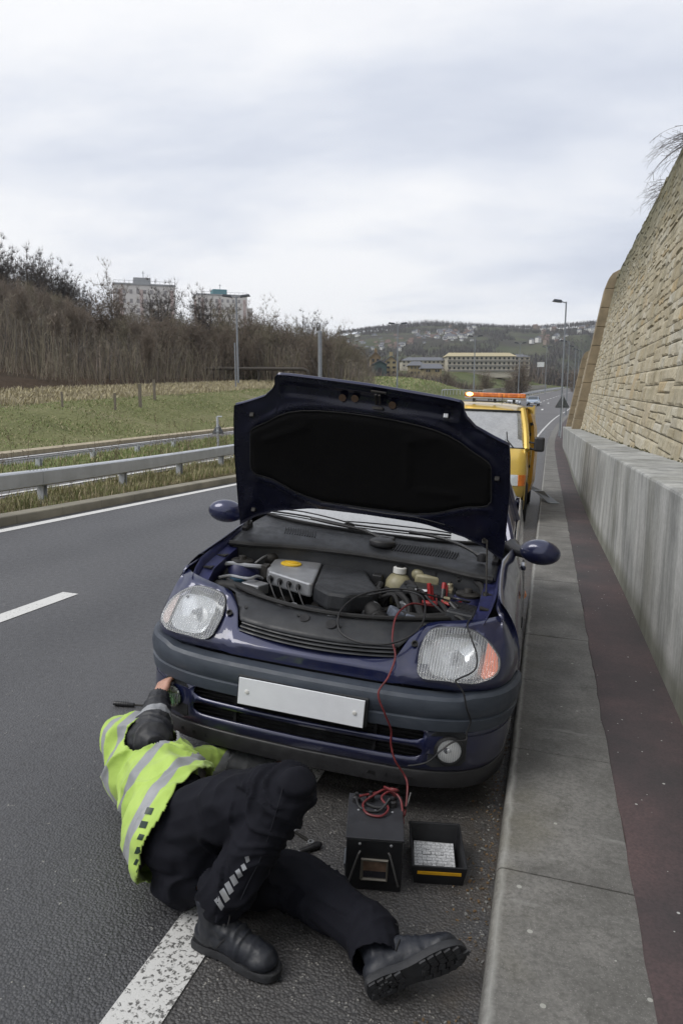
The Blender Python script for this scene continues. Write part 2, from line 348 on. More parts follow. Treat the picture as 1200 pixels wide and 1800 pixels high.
strip('road', lambda y: xm(y)-5.9, lambda y: xs(y)+0.9, 60, YE, 0.0, M_ROAD)
strip('road_marking', lambda y: xs(y)-0.095, lambda y: xs(y)+0.055, -12, YE, 0.004, M_PAINT)
strip('road_marking', lambda y: xm(y)-5.46, lambda y: xm(y)-5.31, -12, YE, 0.004, M_PAINT2)
y = -15.9+0.17
while y < 30:
    strip('road_marking', lambda y: xs(y)-2.915, lambda y: xs(y)-2.765, y, y+2.1, 0.004, M_PAINT2); y += 8.0
while y < 260:
    k = (xs(y)+xm(y))/2-xs(y)
    if abs(y-115) > 0: strip('road_marking', lambda y: (xs(y)+xm(y))/2-2.9, lambda y: (xs(y)+xm(y))/2-2.7, y, y+4, 0.006, M_PAINT2)
    y += 9.0
for k, yy in enumerate((88, 100, 128)):   # merge arrows painted on the far carriageway
    b = MB(); x0 = xs(yy)-3.4 if k != 2 else xs(yy)-4.6; z0 = zr(yy)+0.008
    b.add([(x0, yy, z0), (x0+0.25, yy, z0), (x0+0.35, yy+4, zr(yy+4)+0.008), (x0+0.1, yy+4, zr(yy+4)+0.008)], [(0, 1, 2, 3)])
    b.build('road_marking', M_PAINT2, fix=False)['kind'] = 'structure'
# kerb along the footway: a wide concrete channel block strip with joints
def kerb_run(name, xf, w, y0, y1, side, mat, step=0.914, gap=0.006, H=0.12):
    b = MB(); y = y0
    while y < y1:
        L_ = step if y < 40 else 6.0
        a, c = y+gap/2, y+L_-gap/2
        x0, x1 = xf(y), xf(y+L_); z0, z1 = zr(y), zr(y+L_); r = 0.018; jz = random.uniform(-0.0015, 0.0015)
        prof = [(-0.012, -0.05), (-0.002, H-r), (0.003, H-r*0.4), (r*0.6, H-0.002), (r, H), (w, H), (w, -0.05)]
        rows = []
        for yy, xx, zz in ((a, x0, z0), (c, x1, z1)): rows.append([Vector((xx+side*px, yy, zz+pz+(jz if pz > 0 else 0))) for px, pz in prof])
        b.grid(rows); n = len(prof)
        b.add(rows[0], [tuple(range(n))]); b.add(rows[1], [tuple(range(n))])
        y += L_
    o = b.build(name, mat, fix=False); o['kind'] = 'structure'; return o
kerb_run('kerb', lambda y: xs(y)+0.85, 0.425, -4, 300, 1, M_KERB)
kerb_run('kerb', lambda y: xm(y)-5.6, 0.22, -6, 300, -1, M_KERBL)
strip('kerb_joint', lambda y: xs(y)+0.87, lambda y: xs(y)+1.27, -4, 60, 0.105, M_VERGE)
# footway of red tarmac with a ragged edge over the kerb blocks
b = MB(); rows = []
for y in stations(-4, 300, 0.12 if True else 1):
    e = 0.012*noise.noise((y*5, 1.3, 0))+0.008*noise.noise((y*17, 4, 0)) if y < 30 else 0
    rows.append([Vector((xs(y)+1.272+e, y, zr(y)+0.118)), Vector((xs(y)+1.275+e, y, zr(y)+0.1245)), Vector((xs(y)+1.34+e, y, zr(y)+0.126)), Vector((xs(y)+(1.72 if y < 40 else 2.6), y, zr(y)+0.126))])
    if len(rows) > 400 and y > 60: pass
b.grid(rows); b.build('footway', M_RED, fix=False)['kind'] = 'structure'
# ================================================================ terrain
XF = -12.75      # foot of the far bank
def ztop_level(y): return -0.5+0.03*(y-20) if y > 0 else -1.1
RIDGE = [(lambda P: (P.x, P.y, hgt(P)))(far(u, v, D)) for u, v, D in ((585, 676, 74), (603, 668, 80), (650, 664, 94), (700, 664, 108), (760, 672, 128), (800, 682, 148), (850, 692, 180), (875, 699, 205))]
def hill_H(x, y):
    # ground level above the eye further out, by bearing and distance
    P = Vector((x, y, 0))-CPOS; X = P.x*LR.x+P.y*LR.y; D = P.x*LF.x+P.y*LF.y
    D = max(D, 1); u = 600+1250*X/D
    valley = interp(D, [(100, -1.5), (130, -1.2), (200, 2.0), (350, 10.5), (700, 14), (820, 16), (1500, 134), (1600, 138), (2200, 120)])
    ridgeu = interp(u, [(400, 0.25), (540, 0.5), (590, 0.9), (640, 0.97), (740, 1.02), (840, 1.0), (930, 0.985), (1000, 1.03), (1100, 1.12)])
    if D > 820: valley = 16+(valley-16)*ridgeu
    return valley, D, u
def terr(x, y):
    """road-frame height of the land"""
    xr = x-xs(y); xmm = x-xm(y)
    base = zr(y)
    if xr > 0:      # kerb side: footway, then the retained bank behind the wall
        if xr < 2.6: return base-0.06
        if y < 46: 
            t = smooth01((xr-2.9)/0.5); return base-0.06+t*(6.3+0.033*y-base)
        return base-0.06+smooth01((y-46)/10)*0+(6.0*smooth01((xr-4)/8.0))*(1-smooth01((y-60)/60)*0.6)
    if xmm > -5.7: return base-0.06
    val, D, u = hill_H(x, y)
    # cross-fall of the left-hand side, about level at 1.7 m below the eye
    zl = zlevel(x, y, -1.72)
    if y < 6: zl = lerp(min(zl, 0.05), zl, smooth01(y/6.0))
    if xmm > -6.9: return lerp(base+0.10, lerp(base, zl, 0.5)+0.02, smooth01((-xmm-5.8)/1.2))
    w_ = smooth01((-xmm-6.9)/2.0); zroad = lerp(lerp(base, zl, 0.5)+0.02, zl, w_) if y < 60 else lerp(base, zl, w_*max(0, 1-(y-60)/30.0))
    near = zroad
    if x < XF and y < 75:
        # bank, dry grass shelf, woodland slope
        ht = -0.5+0.03*(y-20); t = smooth01((XF-x)/6.5); Hb = lerp(-1.72, ht, t)
        if x < -19.2: Hb = ht+min(0.35, (-19.2-x)*0.08)
        if x < -24: 
            A = interp(u, [(-100, 0.16), (0, 0.135), (160, 0.06), (300, 0.03), (500, 0.02), (620, 0.01)])
            Hb = ht+0.35+(-24-x)*A*0.9+(0.3 if x < -26 else 0)
        near = zlevel(x, y, Hb)
    if y >= 60:
        A = interp(u, [(-100, 0.16), (0, 0.135), (160, 0.06), (300, 0.03), (500, 0.012), (620, 0.004)])
        Hw = 0.9+max(0, -24-x)*A*0.9 if x < -24 else 0.9
        k = smooth01((-x-20)/10)*smooth01((700-u)/120)
        zw = zlevel(x, y, max(val, Hw) if D > 140 else Hw)
        Hv = val if D > 120 else -1.3
        zv = zlevel(x, y, Hv); zroad2 = base-0.25
        side = smooth01((-xmm-17)/40.0)
        zo = lerp(zroad2, zv, side) if y > 100 else lerp(zroad2, zv, smooth01((-xmm-14)/14))
        zo = lerp(zo, zw, k)
        # grassed mound between the slip road and the main line
        best = 0; 
        for (ax, ay, ah), (bx, by, bh) in zip(RIDGE, RIDGE[1:]):
            dx, dy = bx-ax, by-ay; t = max(0, min(1, ((x-ax)*dx+(y-ay)*dy)/(dx*dx+dy*dy)))
            d = sqrt((x-ax-t*dx)**2+(y-ay-t*dy)**2); H = lerp(ah, bh, t); q = zlevel(x, y, H)
            g = exp(-(d/lerp(7.0, 10.0, min(1, max(0, (y-80)/90.0))))**2)
            if g > best: best = g; zm = q
        if best > 0.01: zo = max(zo, lerp(zo, zm, min(1, best*1.02)*smooth01((-xmm-14.3)/3.0)))
        if -14.7 < xmm < -5.5 and y > 85: zo = min(zo, base-0.12)
        near = lerp(near, zo, smooth01((y-60)/12))
    return near
def ground_sheet():
    xsn = []; x = -900.0
    while x < 900: 
        xsn.append(x); a = abs(x+8)
        x += 0.9 if a < 22 else (2.5 if a < 50 else (8 if a < 150 else 25))
    ysn = []; y = -60.0
    while y < 2400:
        ysn.append(y); y += 1.2 if y < 60 else (2.5 if y < 130 else (8 if y < 400 else 30))
    b = MB(); rows = []
    for y in ysn:
        row = []
        sp = 1 if y < 150 else 1
        for x in xsn:
            xx = x+(xs(y) if y > 35 else 0)*max(0, 1-abs(x)/200.0)
            if y > 400: xx = x*(1+(y-400)/700.0)
            z = terr(xx, y)
            if xx < -13 and y > 0: z += 0.10*noise.noise((xx*0.5, y*0.5, 0))+(0.5*noise.noise((xx*0.02, y*0.02, 3)) if y > 90 and xx < -16 else 0)
            if y > 700: z += 14*noise.noise((xx*0.003, y*0.003, 5))+5*noise.noise((xx*0.012, y*0.012, 8))
            row.append(Vector((xx, y, z)))
        rows.append(row)
    nx = len(xsn); b.v = [p for r in rows for p in r]
    for i in range(len(ysn)-1):
        for j in range(nx-1):
            b.f.append([i*nx+j, i*nx+j+1, (i+1)*nx+j+1, (i+1)*nx+j])
            c = (rows[i][j]+rows[i+1][j+1])/2; v_, D, u = hill_H(c.x, c.y); xmm = c.x-xm(c.y)
            if D < 62 and c.x > -8.2 and c.x < 0: k = 0
            elif c.x > -19.0 and c.y < 62: k = 1
            elif c.x > -24 and c.y < 62: k = 3
            elif c.y < 215 and c.x > -34 and 575 < u < 900: k = 2
            elif u < 640 and D < 400: k = 5
            elif D > 760: k = 6
            else: k = 4
            b.m.append(k)
    return b
M_HILL = (lambda m: (m.set(col=m.mix(m.ramp(m.noise(0.011, 6, 0.68), [(0.42, 0.0), (0.52, 1.0)]), m.ramp(m.noise(0.05, 5, 0.7), [(0.35, (0.028, 0.027, 0.022)), (0.65, (0.055, 0.05, 0.04))]), m.ramp(m.noise(0.02, 4, 0.6), [(0.35, (0.05, 0.062, 0.028)), (0.65, (0.075, 0.075, 0.045))])), rough=1.0, spec=0.1), m.mat)[1])(NT('hill_cover'))
gs = ground_sheet()
gr = gs.build('ground', [M_VERGE, M_BANK, M_MOUND, M_DRY, M_FIELD, M_WOODF, M_HILL], smooth=True, fix=False, autosm=False); gr['kind'] = 'structure'
# ================================================================ retaining wall, barrier
def wf(z, y): return 2.2+(z-1.235)*0.142
def wtop(y): return 6.72+0.033*y
def set_tone(o, tones):
    me = o.data; a = me.attributes.new('tone', 'FLOAT', 'FACE'); a.data.foreach_set('value', tones)
def stone_wall(name, y0, y1, zt, xoff=0.0, label=None):
    rnd = random.Random(5); root = empty(name, (2.6+xoff, (y0+y1)/2, 0), label=label, cat='wall')
    b = MB(); tones = []; inv = Matrix.Translation(-Vector(root.location))
    def block(ya, yb, za, zb, off):
        ya += 0.006; yb -= 0.006; ya, yb = max(ya, y0), min(yb, y1); za += 0.005; zb -= 0.005
        if yb-ya < 0.05: return
        sl = 0.045*((ya+yb)/2-12)+off; za += sl; zb += sl; T = zt((ya+yb)/2)
        if za > T-0.03 or zb < 1.1: return
        zb = min(zb, T); prot = rnd.uniform(0.008, 0.038); tn = rnd.random()**1.2; bl = []
        for i in range(4):
            rr = []
            for j in range(5):
                edge = (j in (0, 4)) or (i in (0, 3)); yy = lerp(ya, yb, (0, 0.08, 0.5, 0.92, 1)[j]); zz = lerp(za, zb, (0, 0.16, 0.84, 1)[i])+0.045*(yy-(ya+yb)/2)
                d = 0 if edge else prot*(0.7+0.9*noise.noise((yy*8, zz*8, tn*50)))
                rr.append(Vector((wf(zz, yy)+xoff-d, yy+(0 if edge else rnd.uniform(-.008, .008)), zz)))
            bl.append(rr)
        n0 = len(b.f); b.grid(bl); tones.extend([tn]*(len(b.f)-n0))
    c0 = -0.8
    while c0 < 9:
        bh = rnd.uniform(0.34, 0.52); y = y0-rnd.random()*0.8
        while y < y1:
            w_ = rnd.uniform(0.45, 1.3); k = rnd.choice([1, 2, 2, 3, 3, 4]) if w_ < 0.9 else rnd.choice([2, 3, 3]); cuts = [0]+sorted((i+rnd.uniform(-.22, .22))/k for i in range(1, k))+[1]
            for z0_, z1_ in zip(cuts, cuts[1:]):
                m_ = 1 if k == 1 else rnd.choice([1, 2, 2, 3]); m_ = min(m_, max(1, int(w_/0.2))); yc_ = [0]+sorted((i+rnd.uniform(-.25, .25))/m_ for i in range(1, m_))+[1]
                for p_, q_ in zip(yc_, yc_[1:]): block(y+w_*p_, y+w_*q_, c0+bh*z0_, c0+bh*z1_, 0)
            y += w_
        c0 += bh
    o = b.build('stonework', M_STONE, root, fix=False, M=inv); set_tone(o, tones)
    c = MB(); rows = []
    for yy in [y0+(y1-y0)*i/12 for i in range(13)]:
        T = zt(yy); rows.append([Vector((wf(0.9, yy)+xoff+0.012, yy, 0.9)), Vector((wf(T, yy)+xoff+0.012, yy, T-0.005)), Vector((wf(T, yy)+xoff+0.5, yy, T-0.005)), Vector((wf(T, yy)+xoff+0.6, yy, 0.9))])
    c.grid(rows); c.add(rows[-1], [(0, 1, 2, 3)]); c.add(rows[0], [(0, 1, 2, 3)])
    c.build('mortar_core', simple('mortar', (0.14, 0.125, 0.085), 0.95, var=0.3, bump=0.4), root, fix=False, M=inv)
    return root
stone_wall('stone_retaining_wall', -3, 29.6, wtop, 0, 'tall battered yellow rough-faced stone wall rising above the concrete barrier beside the road')
stone_wall('stone_retaining_wall', 30.9, 44, lambda y: 5.9+0.0*y, 0.02, 'lower stretch of yellow stone wall between the two tapering brown end piers')
M_PIER = simple('pier_stone', (0.235, 0.19, 0.125), 0.9, var=0.35, vs=1.5, bump=0.3, bs=20)
M_PIERE = simple('pier_stone_end', (0.265, 0.215, 0.145), 0.9, var=0.3, vs=1.5, bump=0.3, bs=20)
def pier(y, zt, w, lab, d=1.3):
    root = empty('stone_pier', (2.3, y, 1.0), label=lab, cat='pier'); inv = Matrix.Translation(-root.location)
    n = 9; zs = [1.0+(zt-1.0)*i/n for i in range(n+1)]
    for i in range(n):
        b = MB(); za, zb = zs[i], zs[i+1]-0.012; last = i == n-1
        P = []
        m_ = 5 if last else 1
        rows = []
        for k in range(m_+1):
            t = k/m_; z = lerp(za, zb, t); sh = (1-sqrt(max(0, 1-t*t)))*w*0.9 if last else 0; sh2 = sh
            xl = wf(z, y)-w*0.82+sh; xr_ = wf(z, y)+0.35-(sh*0.3)
            rows.append([Vector((xl, y, z)), Vector((xr_, y, z)), Vector((xr_, y+d, z)), Vector((xl, y+d, z))])
        b.grid(rows, True); b.add(rows[-1], [(0, 1, 2, 3)]); b.add(rows[0], [(3, 2, 1, 0)])
        b.build('quoin', M_PIER, root, M=inv, bevel=0.02)
pier(29.6, 7.95, 0.44, 'nearer tall brown dressed-stone end pier of the high wall, with a rounded head')
pier(44, 6.05, 0.36, 'further and lower brown stone pier seen just past the tall one')
# concrete barrier: sections with open joints, slightly tapered face, sloping top back to the wall
root = empty('concrete_barrier', (1.65, 15, 0.12), label='waist-high weathered grey concrete barrier below the stone wall, streaked with dark runs', cat='barrier')
inv = Matrix.Translation(-root.location); y = -4.5
def btop(y): return 1.235+(0.0055*(y-10) if y > 10 else 0)
def bx_(y): return 1.655-0.05*smooth01((y-3)/6)+ (0.09*smooth01((y-14)/14))
sec = [(-4.5, 2.9), (2.9, 5.35), (5.35, 8.6), (8.6, 11.6), (11.6, 14.8), (14.8, 18), (18, 21.4), (21.4, 24.6), (24.6, 28), (28, 32), (32, 38)]
for a, c in sec:
    b = MB(); rows = []; a += 0.008; c -= 0.008; k = 8
    for i in range(k+1):
        yy = lerp(a, c, i/k); T = btop(yy); x0 = bx_(yy); n0 = 0.012*noise.noise((yy*1.5, 0, 0))
        rows.append([Vector((x0, yy, 0.02)), Vector((x0-0.005, yy, 0.3)), Vector((1.625+n0, yy, T-0.02)), Vector((1.63+n0, yy, T-0.006)), Vector((1.65+n0, yy, T)), Vector((1.95, yy, T+0.01)), Vector((2.32, yy, T+0.02)), Vector((2.32, yy, 0.02))])
    b.grid(rows); b.add(rows[0], [tuple(range(8))]); b.add(rows[-1], [tuple(range(8))[::-1]])
    b.build('barrier_section', M_BARR, root, M=inv, fix=False)
# moss and dead weeds in the angle between barrier and wall
rnd = random.Random(3); b = MB()
M_WEED = simple('dead_weed', (0.13, 0.10, 0.06), 0.9, var=0.4); M_MOSS = simple('wall_moss', (0.07, 0.065, 0.03), 0.95, var=0.5, vs=20, bump=0.5)
for i in range(420):
    y = rnd.uniform(0, 28); 
    if noise.noise((y*0.8, 2, 0)) < -0.1: continue
    s = rnd.uniform(0.01, 0.04); b.ball((2.215+rnd.uniform(-0.03, 0.01), y, btop(y)+0.015), (s, s*1.5, s*rnd.uniform(0.4, 1.3)), 5, 4)
tag(b.build('moss', M_MOSS, fix=False), 'clumps of brown moss growing in the angle where stone wall meets barrier top', 'moss', kind='stuff')
# ================================================================ guard rails
def rail_path(y): return (-6.42-0.055*(y-6.5), )
def gx(y): return -6.42-0.068*(max(y, 2)-6.5) if y < 22 else -6.42-0.068*15.5+(xm(y)-xm(22))
def gzr(y): return max(0.10, zlevel(gx(y), y, 0)-zlevel(gx(6.5), 6.5, 0)+0.12) if False else terr(gx(y), y)+0.02
def guard_rail(label, fx, fz, y0, y1, sp, H=0.60, bh=0.235, bw=0.16, joint=4.8, ph=0.1, rail=True, name='guard_rail', off=0.0):
    root = empty(name, (fx(y0), y0, fz(y0)), label=label, cat='guard rail'); inv = Matrix.Translation(-root.location)
    if rail:
        y = y0
        while y < y1:
            ye = min(y+joint, y1); rows = []
            for i in range(5):
                yy = lerp(y+0.004, ye-0.004, i/4); x, z = fx(yy), fz(yy)+H
                prof = [(-bw/2, 0), (-bw/2+0.012, -0.0), (bw/2-0.02, 0.0), (bw/2, -0.018), (bw/2, -bh+0.02), (bw/2-0.02, -bh), (-bw/2+0.012, -bh), (-bw/2, -bh+0.01)]
                rows.append([Vector((x+px, yy, z+pz)) for px, pz in prof])
            b = MB(); b.grid(rows, True); b.add(rows[0], [tuple(range(8))]); b.add(rows[-1], [tuple(range(8))[::-1]])
            # bolts on the beam top near the joint
            for q in (0.05, 0.13, 0.21, -0.05, -0.13, -0.21):
                yy = (y if q > 0 else ye)+q
                if y0 < yy < y1: b.box((fx(yy), yy, fz(yy)+H+0.006), (0.02, 0.02, 0.012))
            b.build('beam', M_GALV, root, M=inv); y = ye
    y = y0+off
    while y < y1:
        x, z = fx(y), fz(y); b = MB(); hh = H-bh*0.5 if rail else H
        b.box((x, y-0.045, z+hh/2-0.1), (0.11, 0.008, hh+0.2)); b.box((x, y+0.045, z+hh/2-0.1), (0.11, 0.008, hh+0.2)); b.box((x-0.0, y, z+hh/2-0.1), (0.008, 0.082, hh+0.2))
        b.build('post', M_GALV, root, M=inv); y += sp
    return root
guard_rail('galvanised box-beam guard rail on posts along the near kerb of the central strip', gx, lambda y: terr(gx(y), y)-0.0, 1.6, 46, 2.4, H=0.50, off=0.08)
def g2x(y): return -9.5-0.012*(y-8)
guard_rail('second guard rail with tall square posts, half hidden behind the near rail', g2x, lambda y: terr(g2x(y), y), 8.3, 17.5, 1.95, H=0.36, bh=0.03, bw=0.012, off=0.0)
# far rails and fences either side of the far carriageways
def fx1(y): return xm(y)-6.4
guard_rail('low brown guard rail between the two far carriageways', fx1, lambda y: zr(y), 62, 330, 6, H=0.75, bh=0.35)
def fx2(y): return xm(y)-15.5
guard_rail('pale steel guard rail along the outer edge of the far carriageway', fx2, lambda y: terr(fx2(y), y), 118, 175, 4, H=1.1, bh=0.12)
b = MB(); root = empty('parapet', (fx2(180), 180, zr(180)), label='long pale concrete parapet beside the far carriageway', cat='parapet')
rows = []
for i in range(16):
    yy = 172+i*12; x = fx2(yy); z = zr(yy); rows.append([Vector((x, yy, z-0.5)), Vector((x, yy, z+1.35)), Vector((x-0.3, yy, z+1.35)), Vector((x-0.3, yy, z-0.5))])
b.grid(rows); b.add(rows[0], [(0, 1, 2, 3)]); b.build('wall_panel', simple('parapet_concrete', (0.30, 0.28, 0.24), 0.9), root, M=Matrix.Translation(-root.location), fix=False)
# opposite carriageway, its lines and the grassed island
strip('opposite_road', lambda y: -7.25 if y < 60 else lerp(-7.25, xm(y)-6.8, min(1, (y-60)/25)), lambda y: XF-0.02 if y < 60 else lerp(XF, xm(y)-14.2, min(1, (y-60)/25)), -30, YE, 0.045, M_ROAD, nx=6, zf=terr)
strip('road_marking', lambda y: -7.42, lambda y: -7.54, -10, 60, 0.06, M_PAINT2, zf=lambda x, y: terr(x, y))
strip('road_marking', lambda y: XF+0.42, lambda y: XF+0.54, -10, 60, 0.06, M_PAINT2, zf=lambda x, y: terr(x, y))
kerb_run('kerb', lambda y: XF+0.02, 0.18, -8, 60, -1, simple('pale_kerb', (0.36, 0.32, 0.24), 0.9, var=0.2), H=0.0) if False else None
b = MB(); rows = []
for i in range(50):
    y = -6+i*1.4; z = terr(XF+0.05, y); rows.append([Vector((XF+0.12, y, z+0.03)), Vector((XF+0.12, y, z+0.16)), Vector((XF-0.18, y, z+0.18)), Vector((XF-0.2, y, z+0.02))])
b.grid(rows); b.build('kerb', simple('pale_kerb', (0.33, 0.285, 0.205), 0.9, var=0.25), fix=False)['kind'] = 'structure'
b = MB(); rows = []
for i in range(60):
    y = 4+i*0.36; w_ = max(0.02, interp(y, [(4, 0.95), (14, 0.9), (20, 0.7), (25.2, 0.05)])); xc = -9.35-0.02*(y-8)
    z = terr(xc, y)+0.05
    rows.append([Vector((xc+w_, y, z-0.02)), Vector((xc+w_, y, z+0.08))]+[Vector((xc+w_*k, y, z+0.10+0.05*noise.noise((xc+k*3, y, 0)))) for k in (0.6, 0.2, -0.2, -0.6)]+[Vector((xc-w_, y, z+0.08)), Vector((xc-w_, y, z-0.02))])
b.grid(rows); b.build('grass_island', M_MOUND, fix=False)['kind'] = 'structure'
# ================================================================ grass and weeds (uncountable)
def blades(name, label, n, place, hmin, hmax, mats, w=0.006, seed=1, lean=0.5, seg=2):
    rnd = random.Random(seed); b = MB()
    for i in range(n):
        p = place(rnd)
        if p is None: continue
        x, y, z, s = p; h = rnd.uniform(hmin, hmax)*s; a = rnd.uniform(0, 2*pi); ln = rnd.uniform(0.1, lean)*h; b.mi = rnd.randrange(len(mats))
        d = Vector((cos(a), sin(a), 0)); q = Vector((-sin(a+rnd.uniform(-1, 1)), cos(a), 0)).normalized()*w*rnd.uniform(0.6, 1.4)
        p0 = Vector((x, y, z)); p1 = p0+Vector((0, 0, h*0.6))+d*ln*0.35; p2 = p0+Vector((0, 0, h))+d*ln
        b.add([p0-q, p0+q, p1+q*0.8, p1-q*0.8, p2], [(0, 1, 2, 3), (3, 2, 4)])
    return tag(b.build(name, mats, fix=False), label, 'grass', kind='stuff')
G1 = simple('straw_blades', (0.38, 0.335, 0.20), 0.9, var=0.3); G2 = simple('green_blades', (0.20, 0.215, 0.09), 0.9, var=0.3); G3 = simple('brown_blades', (0.10, 0.072, 0.04), 0.9, var=0.3); G4 = simple('fresh_blades', (0.165, 0.215, 0.075), 0.9, var=0.3); G5 = simple('buff_blades', (0.42, 0.36, 0.23), 0.9, var=0.3)
def pl_verge(r):
    y = r.uniform(3, 24)**1.0; x = r.uniform(-7.2, -5.84)-0.04*(y-6)
    if x > -5.88: return None
    d = 0.55+0.8*max(0, noise.noise((x*2.2, y*0.9, 0))+0.25); return x, y, terr(x, y)-0.01, d*(0.55 if x > -6.0 else 1)
blades('verge_grass', 'tufts of dry and green grass along the central strip under the guard rail', 26000, pl_verge, 0.07, 0.22, [G1, G2, G5, G2], 0.006, 1)
def pl_isl(r):
    y = r.uniform(5, 24.5); w_ = interp(y, [(4, 0.95), (14, 0.9), (20, 0.7), (25.2, 0.05)]); x = -9.35-0.02*(y-8)+r.uniform(-w_, w_); return x, y, terr(x, y)+0.13, 0.8
blades('island_grass', 'yellow-green tufts of grass on the traffic island beyond the guard rail', 9000, pl_isl, 0.06, 0.2, [G4, G1, G4], 0.009, 2)
def pl_bank(r):
    y = r.uniform(4, 60); t = r.random(); x = XF-0.1-t*6.8; nn_ = noise.noise((x*0.35, y*0.3, 2))
    return x, y, terr(x, y)-0.01, 0.6+max(0, nn_)*1.3
blades('bank_grass', 'rough tussocky grass covering the far bank', 46000, pl_bank, 0.035, 0.12, [G2, G1, G4, G4], 0.012, 3, 1.4)
def pl_dry(r):
    y = r.uniform(8, 62); x = r.uniform(-24.5, -19.0); return x, y, terr(x, y)-0.01, 1
blades('dry_grass', 'band of pale dead grass along the top of the far bank', 26000, pl_dry, 0.08, 0.28, [G1, simple('pale_straw', (0.33, 0.29, 0.20), 0.9)], 0.02, 4, 0.9)
def pl_mound(r):
    u = r.random(); k = r.randrange(len(RIDGE)-1); a, c = RIDGE[k], RIDGE[k+1]; x = lerp(a[0], c[0], u)+r.gauss(0, 6); y = lerp(a[1], c[1], u)+r.gauss(0, 6)
    if x-xm(y) > -15: return None
    return x, y, terr(x, y), 1
blades('mound_grass', 'short rough grass on the green mound beyond the car', 16000, pl_mound, 0.1, 0.3, [G4, G1, G4], 0.05, 5, 0.9)
# dead stalks behind the near rail
def weed_mesh(seed):
    r = random.Random(seed); b = MB(); h = r.uniform(0.5, 0.95)
    P = catmull([(0, 0, 0), (r.uniform(-.03, .03), r.uniform(-.03, .03), h*0.5), (r.uniform(-.1, .1), r.uniform(-.1, .1), h)], 4); b.tube(P, [0.004, 0.004]+[0.0028]*(len(P)-2), 3, False)
    for k in range(r.randrange(7, 14)):
        t = r.uniform(0.25, 0.97); p = P[int(t*(len(P)-1))]; a = r.uniform(0, 6.28); l = r.uniform(0.08, 0.22)*(1.1-t*0.5)
        q = p+Vector((cos(a)*l*0.6, sin(a)*l*0.6, l)); b.tube([p, (p+q)/2+Vector((cos(a)*.02, sin(a)*.02, 0)), q], 0.0018, 3, False)
        for m_ in range(2): b.ball(q+Vector((r.uniform(-.01, .01),)*3), 0.006, 4, 3)
    return b
weeds = [weed_mesh(s).build('dead_weed', M_WEED, fix=False) for s in range(5)]
rnd = random.Random(9); k = 0
for i in range(120):
    y = rnd.uniform(4.2, 20); x = gx(y)-rnd.uniform(0.15, 1.0)
    o = weeds[i] if i < 5 else weeds[i % 5].copy()
    if i >= 5: col.objects.link(o)
    o.location = (x, y, terr(x, y)); o.rotation_euler = (rnd.uniform(-.15, .15), rnd.uniform(-.15, .15), rnd.uniform(0, 6)); s = rnd.uniform(0.7, 1.3); o.scale = (s, s, s)
    tag(o, 'thin brown dead weed stalk standing behind the near guard rail', 'weed', 'dead weed stalks behind the near guard rail')
# ================================================================ fence posts on the bank
FP = [(7, 700, 24), (48, 702, 25), (75, 703, 26), (140, 699, 30), (203, 695, 34), (247, 693, 36), (272, 692, 38)]
fb = MB(); fb.box((0, 0, 0.55), (0.12, 0.12, 1.1)); fb.box((0, 0, 1.12), (0.13, 0.13, 0.05)); fpo = fb.build('fence_post', simple('weathered_wood', (0.16, 0.14, 0.11), 0.95))
for i, (u, v, D) in enumerate([(203, 706, 31), (247, 702, 33), (272, 701, 36), (110, 708, 29)]):
    P = far(u, v, D); o = fpo if i == 0 else fpo.copy()
    if i: col.objects.link(o)
    o.matrix_world = Matrix.Translation((P.x, P.y, terr(P.x, P.y)-0.1))@LEVEL.to_4x4(); s = [0.7, 1, 0.95, 0.6][i]; o.scale = (s, s, s)
    tag(o, 'wooden fence post on the far bank, '+['left of the close pair', 'taller of the close pair', 'right one of the close pair', 'furthest to the left'][i], 'post', 'fence posts on the far bank')
# ================================================================ lamp posts
def lamp_post(P, H, arms, label, r=0.075, hl=0.75, heads=True):
    root = empty('street_lamp', P, LEVEL, label=label, cat='street lamp', group='lamp posts along the road')
    b = MB(); b.tube([(0, 0, -0.5), (0, 0, 1.4), (0, 0, 1.45), (0, 0, H)], [r*1.25, r*1.25, r*0.95, r*0.62], 8); b.box((0, -r*1.2, 0.75), (0.09, 0.03, 0.5)); b.build('pole', M_GALVD, root)
    for s in arms:
        if not heads: continue
        a = MB(); a.tube([(0, 0, H-0.08), (s*0.28, 0, H)], 0.035, 6); a.build('arm', M_GALVD, root)
        h = MB(); R_ = Euler((0, -s*radians(7), 0)).to_matrix()
        h.box((s*(0.28+hl/2), 0, H+0.06), (hl, 0.34, 0.17), R_, 0.75); h.mi = 1; h.box((s*(0.34+hl/2), 0, H-0.01), (hl*0.6, 0.22, 0.05), R_)
        h.build('lamp_head', [M_LAMP, simple('lamp_glass', (0.35, 0.36, 0.36), 0.25)], root, bevel=0.02)
    return root
def lamp_at(u, vtop, D, H, arms, label, **k):
    T = far(u, vtop, D); lamp_post(T-UP*H, H, arms, label, **k)
lamp_at(415, 521, 56, 9.5, (-1, 1), 'tall twin-headed street lamp rising behind the left corner of the open bonnet', hl=0.8, r=0.1)
lamp_at(699, 569, 81, 9.5, (-1, 1), 'twin-headed street lamp above the middle of the open bonnet', hl=0.8, r=0.1)
lamp_at(835, 591, 100, 9.5, (-1, 1), 'twin-headed street lamp above the recovery van roof', r=0.1)
lamp_at(914, 603, 122, 9.0, (-1, 1), 'twin-headed street lamp in front of the office building end')
lamp_at(961, 610, 150, 9.0, (-1, 1), 'twin-headed street lamp left of the tall single lamp, small in the distance')
lamp_at(622, 612, 110, 8.0, (1,), 'small street lamp standing on the crest of the green mound')
lamp_at(995, 530, 50, 10.2, (-1,), 'tall single-headed street lamp on the footway by the road sign', r=0.08, hl=0.65)
lamp_at(1000.5, 600, 86, 8.6, (-1,), 'single-headed street lamp next behind the tall one on the kerb side', hl=0.9)
